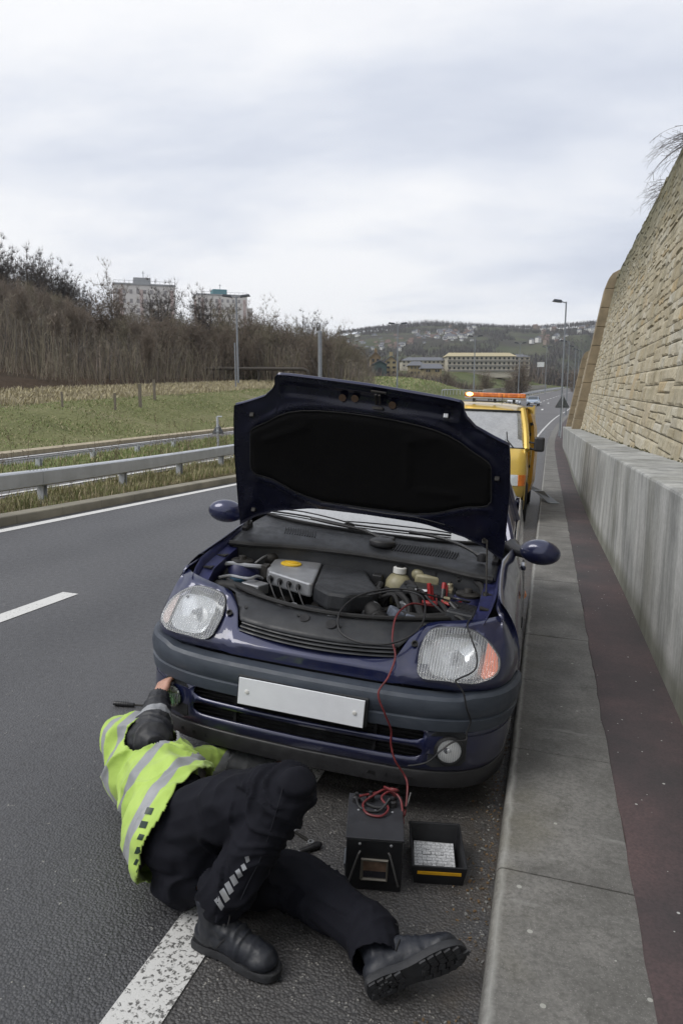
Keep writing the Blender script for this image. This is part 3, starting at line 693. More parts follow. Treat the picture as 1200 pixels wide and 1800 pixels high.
lamp_at(1012, 609, 108, 8.6, (-1,), 'third single-headed street lamp along the kerb side', hl=0.9)
lamp_at(1018, 614, 130, 8.6, (-1,), 'fourth single-headed street lamp along the kerb side', hl=0.9)
lamp_at(1024, 617, 150, 8.6, (-1,), 'furthest single-headed street lamp, half lost by the wall pier', hl=0.9)
T = far(562, 583, 48); root = empty('steel_post', T-UP*5.2, LEVEL, label='thick plain grey steel post with no lamp, above the left half of the open bonnet', cat='post')
b = MB(); b.tube([(0, 0, -0.5), (0, 0, 5.2)], 0.13, 12); b.build('pole', M_GALVD, root, smooth=True); b = MB(); b.lathe((0, 0, 5.2), (0, 0, 1), [(0.13, 0), (0.135, 0.02), (0.1, 0.06), (0.0, 0.07)], 12); b.build('cap', M_GALVD, root)
T = far(412.5, 603, 50); root = empty('steel_post', T-UP*4.2, LEVEL, label='slim grey post close beside the tall twin-headed lamp on the left', cat='post')
b = MB(); b.tube([(0, 0, -0.5), (0, 0, 4.2)], 0.05, 8); b.build('pole', M_GALVD, root, smooth=True); b = MB(); b.lathe((0, 0, 4.2), (0, 0, 1), [(0.05, 0), (0.053, 0.02), (0.0, 0.03)], 8); b.build('cap', M_GALVD, root)
# ================================================================ road signs seen from behind
def tri_sign(P, w_, zb, label, bracket=False, ph=None):
    root = empty('warning_sign', P, LEVEL, label=label, cat='road sign')
    h = w_*0.87; b = MB(); c = 0.07*w_
    pts = [(-w_/2+c, 0, zb), (w_/2-c, 0, zb), (w_/2, 0, zb+c*0.8), (c*0.5, 0, zb+h), (-c*0.5, 0, zb+h), (-w_/2, 0, zb+c*0.8)]
    b.prism(pts, (0, 0.012, 0)); b.build('sign_plate', M_SIGNB, root)
    ft = MB(); ft.prism([Vector(p)+Vector((0, 0.013, 0)) for p in pts], (0, 0.002, 0)); ft.build('sign_face', simple('sign_red', (0.45, 0.02, 0.02), 0.4), root)
    p = MB(); p.tube([(0, -0.045, -0.4), (0, -0.045, (ph or zb+h+0.08))], 0.038, 8); p.build('pole', M_GALV, root, smooth=True)
    c_ = MB()
    for z in (zb+h*0.2, zb+h*0.6): c_.box((0, -0.012, z), (w_*(0.45 if z < zb+h*0.5 else 0.2), 0.02, 0.035)); c_.box((0, -0.05, z), (0.1, 0.09, 0.03))
    c_.build('clamp', M_GALVD, root)
    if bracket:
        q = MB(); q.tube([(0, -0.045, ph), (0.14, -0.045, ph)], 0.022, 6); q.build('top_bracket', M_GALV, root)
    return root
B_ = far(984.5, 778, 48); tri_sign(B_, 0.96, 2.32, 'grey back of a triangular warning sign at the kerb by the tall lamp')
B_ = far(384, 792, 21.5); tri_sign(Vector((B_.x, B_.y, terr(B_.x, B_.y))), 0.37, 0.50, 'grey back of a small triangular road sign across the road, left of the bonnet', True, 1.02)
# big white direction sign and small far gantry
P = far(950, 640, 250); root = empty('direction_sign', P-UP*2.5, LEVEL, label='small white rectangular sign on the far grassy slope', cat='road sign'); b = MB(); b.box((0, 0, 2.4), (2.4, 0.1, 1.6)); b.build('sign_plate', simple('sign_white', (0.62, 0.63, 0.62), 0.5), root)
for s in (-0.8, 0.8): b = MB(); b.tube([(s, 0.1, -1), (s, 0.1, 2.6)], 0.07, 6); b.build('pole', M_GALVD, root)
# ================================================================ trees
BK = [simple('bark_brown', (0.075, 0.062, 0.048), 0.95, var=0.3, vs=3), simple('bark_pale', (0.26, 0.24, 0.20), 0.95, var=0.3, vs=3)]
TW = [simple('twigs_brown', (0.175, 0.142, 0.112), 0.95, var=0.25, vs=0.5), simple('twigs_olive', (0.19, 0.168, 0.118), 0.95, var=0.25, vs=0.5), simple('twigs_dark', (0.085, 0.075, 0.07), 0.95, var=0.25, vs=0.5)]
def tree_mesh(seed, H, spread, base, twn, tl, up=0.6, multi=1, tw=0.02, rt=None, top=0.0):
    """leafless tree: limbs run from a tapered trunk to points spread through a domed crown, each point carrying a fan of fine twigs"""
    r = random.Random(seed); tr = MB(); cr = MB(); R = spread*H*0.5; z0 = base*H; cc = Vector((0, 0, z0+(H-z0)*0.42)); R0 = rt or H*0.014
    def env(k=1.0):
        while True:
            v = Vector((r.uniform(-1, 1), r.uniform(-1, 1), r.uniform(-0.75, 1)))
            if 0.35 < v.length < 1: break
        v = v*k; lump = 1+0.22*noise.noise(v*2.3+Vector((seed, 0, 0)))
        return cc+Vector((v.x*R*lump, v.y*R*lump, v.z*((H-cc.z) if v.z > 0 else (cc.z-z0))*lump))
    trunks = []
    for m_ in range(multi):
        a = r.uniform(0, 6.28); ln = 0.10*(multi > 1); P = [Vector((0, 0, -0.5))+Vector((cos(a), sin(a), 0))*0.25*(multi > 1)]
        for k in range(1, 9): P.append(Vector((cos(a)*ln*H*k/8+r.gauss(0, .012)*H*k/8, sin(a)*ln*H*k/8+r.gauss(0, .012)*H*k/8, (z0+(H-z0)*0.72)*k/8)))
        tr.tube(P, [R0*(1.25-0.14*k) for k in range(9)], 7, False); trunks.append(P)
    tips = []
    for i in range(44):
        P = r.choice(trunks); T = env(0.95); h = min(max(z0*0.7, T.z-(T-cc).length*0.75-R*0.25), P[-1].z*0.97); k = h/P[-1].z*8; q = int(max(0, min(7, k))); S = P[q].lerp(P[q+1], max(0, min(1, k-q)))
        m1 = S.lerp(T, 0.45)+Vector((r.gauss(0, .05), r.gauss(0, .05), -0.08*up))*(T-S).length; rad = R0*0.42*(1.15-h/H); Q = catmull([S, m1, T], 3); tr.tube(Q, [rad*(1-0.75*k/(len(Q)-1)) for k in range(len(Q))], 5, False)
        for j in range(17):
            t = r.uniform(0.25, 1.0); s_ = Q[int(t*(len(Q)-1))]; T2 = s_+Vector((r.gauss(0, 1), r.gauss(0, 1), r.gauss(0.5*up, .8)))*R*0.17; m2 = s_.lerp(T2, 0.5)+Vector((r.gauss(0, .06), r.gauss(0, .06), -0.05))*R*0.2
            tr.tube([s_, m2, T2], [rad*0.35, rad*0.25, rad*0.12], 3, False); tips.append((T2, (T2-s_).normalized())); tips.append((m2, (T2-s_).normalized()))
        tips.append((T, (T-m1).normalized()))
    for i in range(twn):
        p, d = r.choice(tips); o = (p-cc).normalized(); v = (d*0.4+o*0.35+Vector((r.gauss(0, .5), r.gauss(0, .5), r.gauss(0.3*up, .4)))).normalized(); l = tl*r.uniform(0.4, 1.3)
        q = p+v*l; m_ = p.lerp(q, 0.5)+Vector((r.gauss(0, .06), r.gauss(0, .06), -.03))*l; s = v.orthogonal().normalized()*tw*0.5; s2 = v.cross(s).normalized()*tw*0.5
        if r.random() < 0.5: s, s2 = s2, s
        cr.add([p-s, p+s, m_+s*0.6, m_-s*0.6, q], [(0, 1, 2, 3), (3, 2, 4)])
        for b_ in (m_, p.lerp(q, .75)):
            if r.random() < 0.7: q2 = b_+(v+Vector((r.gauss(0, .6), r.gauss(0, .6), r.gauss(.1, .5)))).normalized()*l*0.45; cr.add([b_-s2*0.5, b_+s2*0.5, q2], [(0, 1, 2)])
    zm = sorted(v.z for v in cr.v)[int(len(cr.v)*0.975)]; k_ = H/zm
    for m_ in (tr, cr):
        for v in m_.v: v.z *= k_
    return tr, cr
protos = []
def proto(nm, bark, twig, **k):
    tr, cr = tree_mesh(**k); root = empty(nm); tr.build('trunk', bark, root, fix=False); cr.build('crown', twig, root, fix=False); protos.append(root); return root
PT = dict(
 broad1=proto('bare_tree', BK[0], TW[0], seed=1, H=12, spread=0.85, base=0.16, twn=15000, tl=0.55, tw=0.034),
 broad2=proto('bare_tree', BK[0], TW[1], seed=2, H=12, spread=0.72, base=0.10, twn=15000, tl=0.55, tw=0.032, multi=3),
 broad3=proto('bare_tree', BK[0], TW[2], seed=3, H=12, spread=0.8, base=0.12, twn=16000, tl=0.5, tw=0.036, multi=2),
 slim1=proto('slender_tree', BK[1], TW[1], seed=4, H=11, spread=0.32, base=0.42, twn=5000, tl=0.5, up=0.9, tw=0.032, rt=0.095),
 slim2=proto('slender_tree', BK[1], TW[0], seed=5, H=11, spread=0.30, base=0.48, twn=5000, tl=0.5, up=0.9, tw=0.032, rt=0.085),
 slim3=proto('slender_tree', BK[0], TW[0], seed=6, H=11, spread=0.42, base=0.32, twn=6000, tl=0.5, up=0.9, tw=0.032, rt=0.09),
 bush=proto('bare_bush', BK[0], TW[0], seed=7, H=4, spread=1.1, base=0.05, twn=3000, tl=0.5, tw=0.03, multi=3, rt=0.05),
)
used_p = set()
def plant(kind, P, s, rz, label, group, cat='tree', sz=None):
    src = PT[kind]
    if kind not in used_p: used_p.add(kind); o = src
    else: o = copy_tree(src)
    o.matrix_world = Matrix.Translation(P)@LEVEL.to_4x4()@Matrix.Rotation(rz, 4, 'Z')@Matrix.Diagonal((s, s, sz or s, 1))
    return tag(o, label, cat, group)
def on_ground(u, D):
    # land point at level distance D on bearing u
    X = (u-600)/FPX*D*1.0143; P = lev(X, D, 0); H = 0
    for _ in range(6):
        z = terr(P.x, P.y); P = Vector((P.x, P.y, z)); H = hgt(P); P = lev(X, D, H)
    return P
rt = random.Random(21)
# marked individuals on the wood's edge (photo bearing, level distance, height, kind)
big = [(215, 512, 66, 'broad1', 'large spreading bare tree in front of the left tower block'), (372, 534, 74, 'broad3', 'dark bushy bare tree in front of the right tower block'),
       (262, 562, 66, 'broad2', 'many-stemmed bare tree between the two tower blocks, nearer the left one'), (298, 524, 88, 'broad3', 'round-headed bare tree breaking the skyline at the right end of the left tower block'),
       (328, 566, 70, 'broad2', 'bare tree between the tower blocks, nearer the right one'), (405, 552, 66, 'broad2', 'olive bare tree right beside the tall twin-headed lamp'), (438, 566, 68, 'broad1', 'bare tree just right of the tall twin-headed lamp'),
       (475, 562, 88, 'broad1', 'bare tree with a fine domed crown against the sky above the left bonnet corner'), (548, 570, 108, 'broad3', 'wind-blown dark tree standing above the others left of the thick grey post'), (580, 588, 100, 'broad2', 'bare tree right beside the thick grey post'), (512, 580, 96, 'broad2', 'bare tree half way between the left bonnet corner and the thick grey post'),
       (608, 592, 104, 'broad1', 'bare tree right of the thick grey post, behind the slip road'), (632, 618, 118, 'broad2', 'lowest bare tree at the right end of the wood beside the mound lamp')]
for u, vt, D, kd, lab in big:
    P = on_ground(u, D); H = (690-vt)*D/FPX-hgt(P); plant(kd, P, H/12, rt.uniform(0, 6), lab, None)
# dark hilltop trees on the left skyline
for i, (u, H, D) in enumerate([(-22, 15, 110), (8, 15, 112), (36, 14.5, 112), (60, 14, 116), (84, 13, 118), (106, 12.5, 120), (128, 12, 122), (148, 11, 126)]):
    vt = [446, 454, 464, 472, 482, 490, 502, 518][i]; T = far(u, vt, D)
    plant('broad3', T-UP*H, H/12*1.0, rt.uniform(0, 6), 'dark domed bare tree on the left hilltop skyline', 'dark bare trees along the left hilltop')
n = 0
while n < 190:
    u = rt.uniform(-70, 640); D = rt.uniform(46, 112) if u < 430 else rt.uniform(62, 125)
    P = on_ground(u, D)
    if P.x > -24.5 and D < 62: continue
    f = rt.random(); kd = rt.choice(['slim1', 'slim2', 'slim3', 'slim3']) if (u < 190 or f < 0.45) else rt.choice(['broad1', 'broad2', 'slim3'])
    vt = interp(u, [(-70, 492), (60, 510), (150, 548), (200, 566), (300, 574), (380, 580), (450, 582), (520, 586), (580, 596), (640, 628)]); Htop = (690-vt)*D/FPX-hgt(P)
    if Htop < 4 or Htop > 16: continue
    H = Htop*rt.uniform(0.8, 1.06); base = 11 if kd.startswith('slim') else 12
    lab = 'slender pale-stemmed bare tree in the crowded wood on the left' if kd in ('slim1', 'slim2') else ('thin dark-stemmed bare tree in the crowded wood on the left' if kd == 'slim3' else 'spreading bare tree inside the wood left of the road')
    grp = {'slim1': 'pale slender trees of the wood', 'slim2': 'pale slender trees of the wood', 'slim3': 'thin dark trees of the wood'}.get(kd, 'spreading trees of the wood')
    plant(kd, P, H/base*1.0, rt.uniform(0, 6), lab, grp); n += 1
# brown depth of the wood that reads as one mass: brush, saplings and rear rows
def brush(name, label, n, place, w, mats, seed, ups=0.9):
    r = random.Random(seed); b = MB()
    for i in range(n):
        P, h = place(r)
        if P is None: continue
        b.mi = r.randrange(len(mats)); v = (UP+Vector((r.gauss(0, .22), r.gauss(0, .22), 0))).normalized(); s = v.orthogonal(); s.rotate(Matrix.Rotation(r.uniform(0, 3.14), 3, v)); s = s.normalized()*w*0.5*r.uniform(0.5, 1.4)
        q = P+v*h*r.uniform(0.6, 1.0); m_ = P.lerp(q, 0.5); b.add([P-s, P+s, m_+s*0.7, m_-s*0.7, q], [(0, 1, 2, 3), (3, 2, 4)])
        for k in range(9):
            t = r.uniform(0.25, 0.98); p = P.lerp(q, t); d = (v*0.55+Vector((r.gauss(0, .7), r.gauss(0, .7), r.gauss(0, .4)))).normalized(); e_ = p+d*min(1.6, h*r.uniform(0.08, 0.22))
            b.add([p-s*0.5, p+s*0.5, e_], [(0, 1, 2)])
    return tag(b.build(name, mats, fix=False), label, 'undergrowth', kind='stuff')
def pl_wood(r):
    u = r.uniform(-110, 655); D = r.uniform(58, 150) if r.random() < 0.75 else r.uniform(44, 70)
    P = on_ground(u, D)
    if P.x > -25 and D < 62: return None, 0
    vt = interp(u, [(-70, 492), (60, 512), (150, 552), (200, 570), (300, 580), (380, 586), (450, 586), (520, 590), (580, 600), (655, 640)])+6+18*noise.noise((u*0.03, D*0.1, 0)); Ht = (690-vt)*D/FPX-hgt(P)
    return P, max(1.5, min(14, Ht))
brush('woodland_undergrowth', 'dense brown mass of saplings and brush filling the wood on the left', 15000, pl_wood, 0.05, TW, 31)
def pl_edge(r):
    u = r.uniform(-60, 600); D = r.uniform(40, 62); P = on_ground(u, D)
    if P.x > -24.6: return None, 0
    return P, r.uniform(0.6, 2.6)
brush('woodland_edge_brush', 'low brown brush along the foot of the wood', 5200, pl_edge, 0.03, TW[:2], 32)
def pl_scrub(r):
    u = r.uniform(640, 1060); D = r.uniform(150, 215); P = on_ground(u, D)
    if abs(P.x-xm(P.y)+8) < 14: return None, 0
    return P, r.uniform(1.5, 4.2)*interp(u, [(640, 1.5), (760, 1.2), (840, 0.75), (1060, 0.7)])
brush('scrub', 'dark brown scrub filling the hollow beyond the green mound', 9000, pl_scrub, 0.16, [TW[0], TW[2], simple('scrub_purple', (0.072, 0.056, 0.055), 0.95)], 33)
def pl_mid(r):
    u = r.uniform(560, 1080); D = r.uniform(420, 780); P = on_ground(u, D); return P, r.uniform(7, 14)
brush('distant_wood', 'dark band of distant woodland behind the offices', 9000, pl_mid, 0.9, [TW[2], TW[0], simple('far_twigs', (0.05, 0.045, 0.042), 1)], 34)
def pl_hill(r):
    u = r.uniform(540, 1110); D = r.uniform(820, 1600); P = on_ground(u, D)
    if noise.noise((P.x*0.011, P.y*0.011, 0)) < -0.05 and D < 1480: return None, 0
    return P, r.uniform(6, 10)*((0.7+1.2*max(0, noise.noise((P.x*0.006, 3.1, 0))+0.3)) if D > 1430 else 1)
brush('hillside_woods', 'patchy bare woods over the far hillside and along its skyline', 26000, pl_hill, 1.5, [TW[2], simple('hill_wood', (0.042, 0.038, 0.034), 1)], 35)
for i, (u, D, s) in enumerate([(905, 195, 1.3), (885, 190, 0.7), (845, 190, 0.9), (780, 170, 0.8), (1000, 240, 1.0), (700, 165, 0.8)]):
    plant('bush', on_ground(u, D), s*1.6, i, ['large dark rounded bush on the field below the offices, behind a twin-headed lamp', 'smaller bush left of the large rounded one', 'bush at the left end of the green field', 'bush at the edge of the scrub above the mound', 'bush near the small white sign', 'bush below the stone houses'][i], None, 'bush')
# hanging branches over the wall head at the right
def hanging(P, n, L_, seed, label):
    r = random.Random(seed); root = empty('overhanging_shrub', P, label=label, cat='shrub'); st = MB(); b = MB()
    st.tube([(0.5, 0, -0.3), (0.2, 0, 0.05), (0, 0, 0.15)], [0.03, 0.02, 0.012], 6)
    for i in range(n):
        a = r.uniform(-0.9, 0.9); d = Vector((-cos(a), sin(a)*0.8, r.uniform(-0.05, 0.4))).normalized(); l = L_*r.uniform(0.35, 1.0); Q = [Vector((0.1, 0, 0.1))+Vector((r.uniform(-.1, .3), r.uniform(-.5, .5), r.uniform(-.05, .15)))]
        for k in range(7): d = (d+Vector((0, 0, -0.17))+Vector((r.gauss(0, .05), r.gauss(0, .05), r.gauss(0, .03)))).normalized(); Q.append(Q[-1]+d*l/7)
        b.tube(Q, [0.0065*(1-0.8*k/7) for k in range(8)], 3, False)
        for k in range(r.randrange(3, 9)):
            j = r.randrange(2, 7); e_ = Q[j]+Vector((r.gauss(-.05, .08), r.gauss(0, .08), r.gauss(-.02, .08))); b.tube([Q[j], e_], 0.0022, 3, False)
            if r.random() < 0.25: b.ball(e_, 0.008, 4, 3)
    st.build('stem', BK[0], root, fix=False); b.build('twigs', TW[2], root, fix=False)
hanging((3.02, 13.6, 7.1), 34, 1.15, 1, 'arching bare shrub hanging over the wall head at the right edge of the view')
hanging((3.10, 17.2, 7.25), 26, 1.2, 2, 'lower arching bare shrub hanging over the wall further along')
# ================================================================ buildings
M_TOW = simple('tower_render', (0.60, 0.58, 0.56), 0.9, var=0.08, vs=0.1); M_TOWP = simple('tower_pink_panel', (0.47, 0.39, 0.37), 0.9, var=0.08); M_TOWW = simple('tower_window', (0.27, 0.26, 0.26), 0.3); M_TOWG = simple('tower_plant_room', (0.30, 0.31, 0.32), 0.8)
M_TEAL = simple('teal_plant_room', (0.10, 0.22, 0.25), 0.7)
def tower(u0, u1, vt, D, label, plant_m, seed, step=None):
    A = far(u0, vt, D); Bp = far(u1, vt, D); W = (Bp-A).length; H = 45; rot = LEVEL@Matrix.Rotation(radians(18), 3, 'Z'); fw = W*0.82; dp = W*0.42
    root = empty('tower_block', (A+Bp)/2-UP*H, rot, label=label, cat='tower block')
    b = MB(); b.box((0, 0, H/2), (fw, dp, H)); b.build('wall', M_TOW, root)
    b = MB(); b.box((0, 0, H+0.25), (fw+0.4, dp+0.4, 0.5)); b.build('roof', M_TOWG, root)
    nf = 14; fh = 2.8; nb = 9
    for side in (0, 1):
        ln = fw if side == 0 else dp; m_ = nb if side == 0 else 4
        for f in range(7):
            z = H-2.0-f*fh
            for i in range(m_):
                if side == 0 and i % 4 == 3 and False: continue
                t = (i+0.5)/m_-0.5; w_ = ln/m_*0.42; q = MB()
                if side == 0: q.box((t*ln, -dp/2-0.02, z), (w_, 0.12, 1.25))
                else: q.box((-fw/2-0.02, t*ln, z), (0.12, w_, 1.25))
                q.build('window', M_TOWW, root)
    for i in (0, 3, 8): 
        q = MB(); q.box(((i+0.5)/nb*fw-fw/2+fw/nb*0.5*(1 if i < 8 else 0), -dp/2-0.06, H/2-0.6), (fw/nb*0.5, 0.2, H-1.4)); q.build('panel', M_TOWP, root)
    q = MB(); q.box((-fw/2-0.07, 0, H/2-0.6), (0.15, dp*0.6, H-1.4)); q.build('panel', M_TOWP, root)
    q = MB(); q.box((-fw*0.03, 0, H+1.4), (fw*0.28, dp*0.7, 2.2)); q.build('plant_room', plant_m, root)
    q = MB(); q.tube([(0, 0, H+2), (0, 0, H+5.0)], 0.1, 5); q.box((0, 0, H+4.4), (1.0, 0.1, 0.1)); q.build('aerial', M_GALVD, root)
    q = MB()
    for sx in (-1, 1):
        q.tube([(sx*fw/2, -dp/2, H+0.5), (sx*fw/2, -dp/2, H+1.3)], 0.06, 4)
    for k in range(13): x = -fw/2+fw*k/12; q.tube([(x, -dp/2, H+0.4), (x, -dp/2, H+1.3)], 0.04, 4)
    q.tube([(-fw/2, -dp/2, H+1.3), (fw/2, -dp/2, H+1.3)], 0.05, 4); q.build('roof_railing', M_GALVD, root)
    if step:
        q = MB(); q.box((fw/2+W*0.05, dp*0.15, H/2-2.0), (W*0.13, dp*0.6, H-4)); q.build('stair_tower', M_TOW, root)
        for f in range(6):
            q = MB(); q.box((fw/2+W*0.05, dp*0.15-dp*0.3-0.03, H-6-f*fh), (W*0.05, 0.12, 1.3)); q.build('window', M_TOWW, root)
    return root
tower(190, 315, 505, 235, 'left pale tower block with a square grey plant room on its roof', M_TOWG, 1)
tower(334, 440, 522, 290, 'right tower block with a teal rooftop plant room and stepped end', M_TEAL, 2, True)
# offices, houses
M_SLATE = simple('slate_roof', (0.115, 0.12, 0.135), 0.8, var=0.12, vs=0.3); M_TANR = simple('tan_roof', (0.37, 0.32, 0.20), 0.85, var=0.08, vs=0.3); M_YST = simple('yellow_building_stone', (0.30, 0.25, 0.15), 0.9, var=0.15, vs=0.8)
M_CREAM = simple('cream_render', (0.42, 0.39, 0.32), 0.9, var=0.1); M_WIND = simple('dark_window', (0.02, 0.021, 0.023), 0.3); M_GREYC = simple('grey_concrete_band', (0.2, 0.195, 0.18), 0.9); M_GREEN = simple('green_cladding', (0.045, 0.075, 0.075), 0.7)
def hip(b, cx0, cx1, cy0, cy1, z, h, ins, ov=0.6):
    a0, a1, b0, b1 = cx0-ov, cx1+ov, cy0-ov, cy1+ov; ym = (b0+b1)/2
    b.add([(a0, b0, z), (a1, b0, z), (a1, b1, z), (a0, b1, z), (a0+ins, ym, z+h), (a1-ins, ym, z+h)], [(0, 1, 5, 4), (2, 3, 4, 5), (1, 2, 5), (3, 0, 4), (3, 2, 1, 0)])
def block(u0, u1, vb, vt, D, name, label, wall, roof, floors, nwin, rh, ins, dp=12, rz=0, cat='building', band=None, extra=None, ww=0.45):
    A = far(u0, vb, D); Bp = far(u1, vb, D); W = (Bp-A).length; H = (vb-vt)*D/FPX; M3 = LEVEL@Matrix.Rotation(rz, 3, 'Z')
    root = empty(name, (A+Bp)/2, M3, label=label, cat=cat)
    b = MB(); b.box((0, dp/2, H/2-1.5), (W, dp, H+3)); b.build('wall', wall, root)
    b = MB(); hip(b, -W/2, W/2, 0, dp, H, rh, ins); b.build('roof', roof, root)
    fh = H/floors
    for f in range(floors):
        if band: q = MB(); q.box((0, -0.25, (f+0.0)*fh+0.15), (W, 0.5, fh*0.32)); q.build('concrete_band', band, root)
        for i in range(nwin):
            x = -W/2+W*(i+0.5)/nwin; q = MB(); q.box((x, -0.03, (f+0.6)*fh), (W/nwin*ww, 0.14, fh*0.45)); wn = q.build('window', M_WIND, root)
            q = MB(); q.box((x, -0.06, (f+0.6)*fh), (0.1, 0.16, fh*0.45)); 
            if D < 330: q.build('frame', M_CREAM, wn)
    if extra: extra(root, W, H, dp)
    return root
block(706, 788, 646, 634, 350, 'office_building', 'long low office building with a dark slate roof, left of the tan-roofed one', M_CREAM, M_SLATE, 2, 11, 1.9, 4, 14)
block(786, 905, 652, 627, 340, 'office_building', 'long two-storey office building with a shallow tan roof and grey bands', M_CREAM, M_TANR, 3, 15, 2.0, 2, 14, band=M_GREYC)
block(903, 930, 650, 628, 352, 'office_building', 'grey hipped end wing of the tan-roofed office building', M_CREAM, M_SLATE, 3, 3, 1.6, 3, 12, band=M_GREYC)
def gable_house(u0, u1, vb, vt, D, label, wall, roof, rh, dp, cols, rows_, rz=0, dormer=0, name='stone_house', chim=True):
    A = far(u0, vb, D); Bp = far(u1, vb, D); W = (Bp-A).length; H = (vb-vt)*D/FPX
    root = empty(name, (A+Bp)/2, LEVEL@Matrix.Rotation(rz, 3, 'Z'), label=label, cat='house')
    b = MB(); b.box((0, dp/2, H/2-1.5), (W, dp, H+3)); b.add([(-W/2, 0, H), (W/2, 0, H), (0, 0, H+rh-0.05)], [(0, 1, 2)]); b.add([(-W/2, dp, H), (W/2, dp, H), (0, dp, H+rh-0.05)], [(0, 1, 2)]); b.build('wall', wall, root, fix=False)
    b = MB(); b.grid([[(-W/2-0.3, -0.3, H-0.15), (0, -0.3, H+rh), (W/2+0.3, -0.3, H-0.15)], [(-W/2-0.3, dp+0.3, H-0.15), (0, dp+0.3, H+rh), (W/2+0.3, dp+0.3, H-0.15)]]); r_ = b.build('roof', roof, root, solid=0.2, fix=False)
    if chim: q = MB(); q.box((0.3, dp*0.6, H+rh+0.4), (0.8, 0.6, 1.6)); q.build('chimney', wall, r_)
    for i in range(cols):
        for j in range(rows_):
            q = MB(); q.box((-W/2+W*(i+0.5)/cols, -0.03, H*(j+0.55)/rows_), (min(1.0, W/cols*0.5), 0.14, H/rows_*0.42)); q.build('window', M_WIND, root)
    return root
gable_house(677, 697, 659, 634, 190, 'yellow stone gabled house left of the middle lamp post', M_YST, M_SLATE, 1.2, 9, 2, 3)
gable_house(655, 679, 668, 640, 185, 'dark green-clad barn joined to the left of the yellow gabled house', M_GREEN, M_SLATE, 1.0, 10, 1, 1, name='barn', chim=False)
gable_house(651, 668, 640, 628, 215, 'brown stone house with a steep roof behind the green barn', simple('brown_stone', (0.2, 0.15, 0.09), 0.9), simple('brown_roof', (0.17, 0.125, 0.08), 0.9), 1.6, 8, 2, 1)
block(720, 745, 660, 643, 230, 'stone_house', 'stone house with dormers below the slate-roofed office', M_YST, M_SLATE, 2, 4, 1.5, 1.5, 8, cat='house')
block(744, 776, 657, 648, 215, 'stone_house', 'low stone house with a broad dark slate roof, right of the dormered one', M_YST, M_SLATE, 1, 2, 1.6, 0.5, 8, cat='house')
# cottages of the hillside village (small white and brown houses)
hm = MB(); hm.box((0, 0, 2), (7, 6, 7)); hm.mi = 1; hm.add([(-3.8, -3.4, 5.4), (3.8, -3.4, 5.4), (3.8, 3.4, 5.4), (-3.8, 3.4, 5.4), (-3.6, 0, 8), (3.6, 0, 8)], [(0, 1, 5, 4), (2, 3, 4, 5), (1, 2, 5), (3, 0, 4)])
hm.box((2, 0.5, 8.2), (1, 1, 1.6)); hm.mi = 2
for x in (-2, 2):
    for z in (1.2, 4.0): hm.box((x, -3.02, z), (1.2, 0.1, 1.2))
white = hm.build('cottage', [simple('white_render', (0.66, 0.65, 0.62), 0.9), M_SLATE, M_WIND]); brown = None
white2 = white.copy(); white2.data = white.data.copy(); col.objects.link(white2); white2.data.materials[0] = simple('stone_cottage', (0.24, 0.19, 0.15), 0.9); white2.data.materials[1] = simple('brown_tiles', (0.13, 0.085, 0.07), 0.9); white2.name = 'stone_cottage'
rv = random.Random(77); firstw = firstb = True
for i in range(190):
    if i < 150:
        u = rv.uniform(606, 830); vc = interp(u, [(606, 609), (700, 606), (760, 600), (830, 593)]); v = vc+rv.gauss(0, 5.5)+(4 if u < 720 else 0)
    elif i < 176: u = rv.uniform(925, 1050); v = 587+rv.gauss(0, 2.0)
    else: u = rv.uniform(905, 1000); v = rv.choice([603, 607])+rv.gauss(0, 2)
    D = 1050
    for D in range(830, 1500, 10):
        P = on_ground(u, D); 
        if 690-hgt(P)/D*FPX*1.0 < v: break
    isw = rv.random() < 0.6
    if isw: o = white if firstw else white.copy(); f = firstw; firstw = False
    else: o = white2 if firstb else white2.copy(); f = firstb; firstb = False
    if not f: col.objects.link(o)
    o.matrix_world = Matrix.Translation(P+UP*1.5)@LEVEL.to_4x4()@Matrix.Rotation(rv.uniform(-0.7, 0.7), 4, 'Z')@Matrix.Scale(rv.uniform(0.65, 1.15), 4)
    tag(o, 'tiny white-walled cottage in the distant hillside village' if isw else 'tiny brown stone cottage in the distant hillside village', 'house', 'white cottages of the hillside village' if isw else 'stone cottages of the hillside village')
# pipe-like beam structure left of the thick post
P = far(450, 649, 60); root = empty('pipe_bridge', far(450, 668, 60), LEVEL, label='dark horizontal pipe on legs crossing in front of the wood left of the bonnet', cat='pipe')
b = MB(); b.tube([(-4.3, 0, 0.95), (0, 0, 0.93), (3.9, 0, 0.9), (4.25, 0, 0.75), (4.4, 0, 0.3), (4.4, 0, -1.5)], 0.14, 8); b.build('pipe', simple('rusty_pipe', (0.05, 0.042, 0.035), 0.8), root, smooth=True)
for x in (-3.5, 0.2): b = MB(); b.tube([(x, 0, 0.9), (x, 0, -1.6)], 0.07, 6); b.build('leg', simple('dark_leg', (0.04, 0.035, 0.03), 0.8), root)
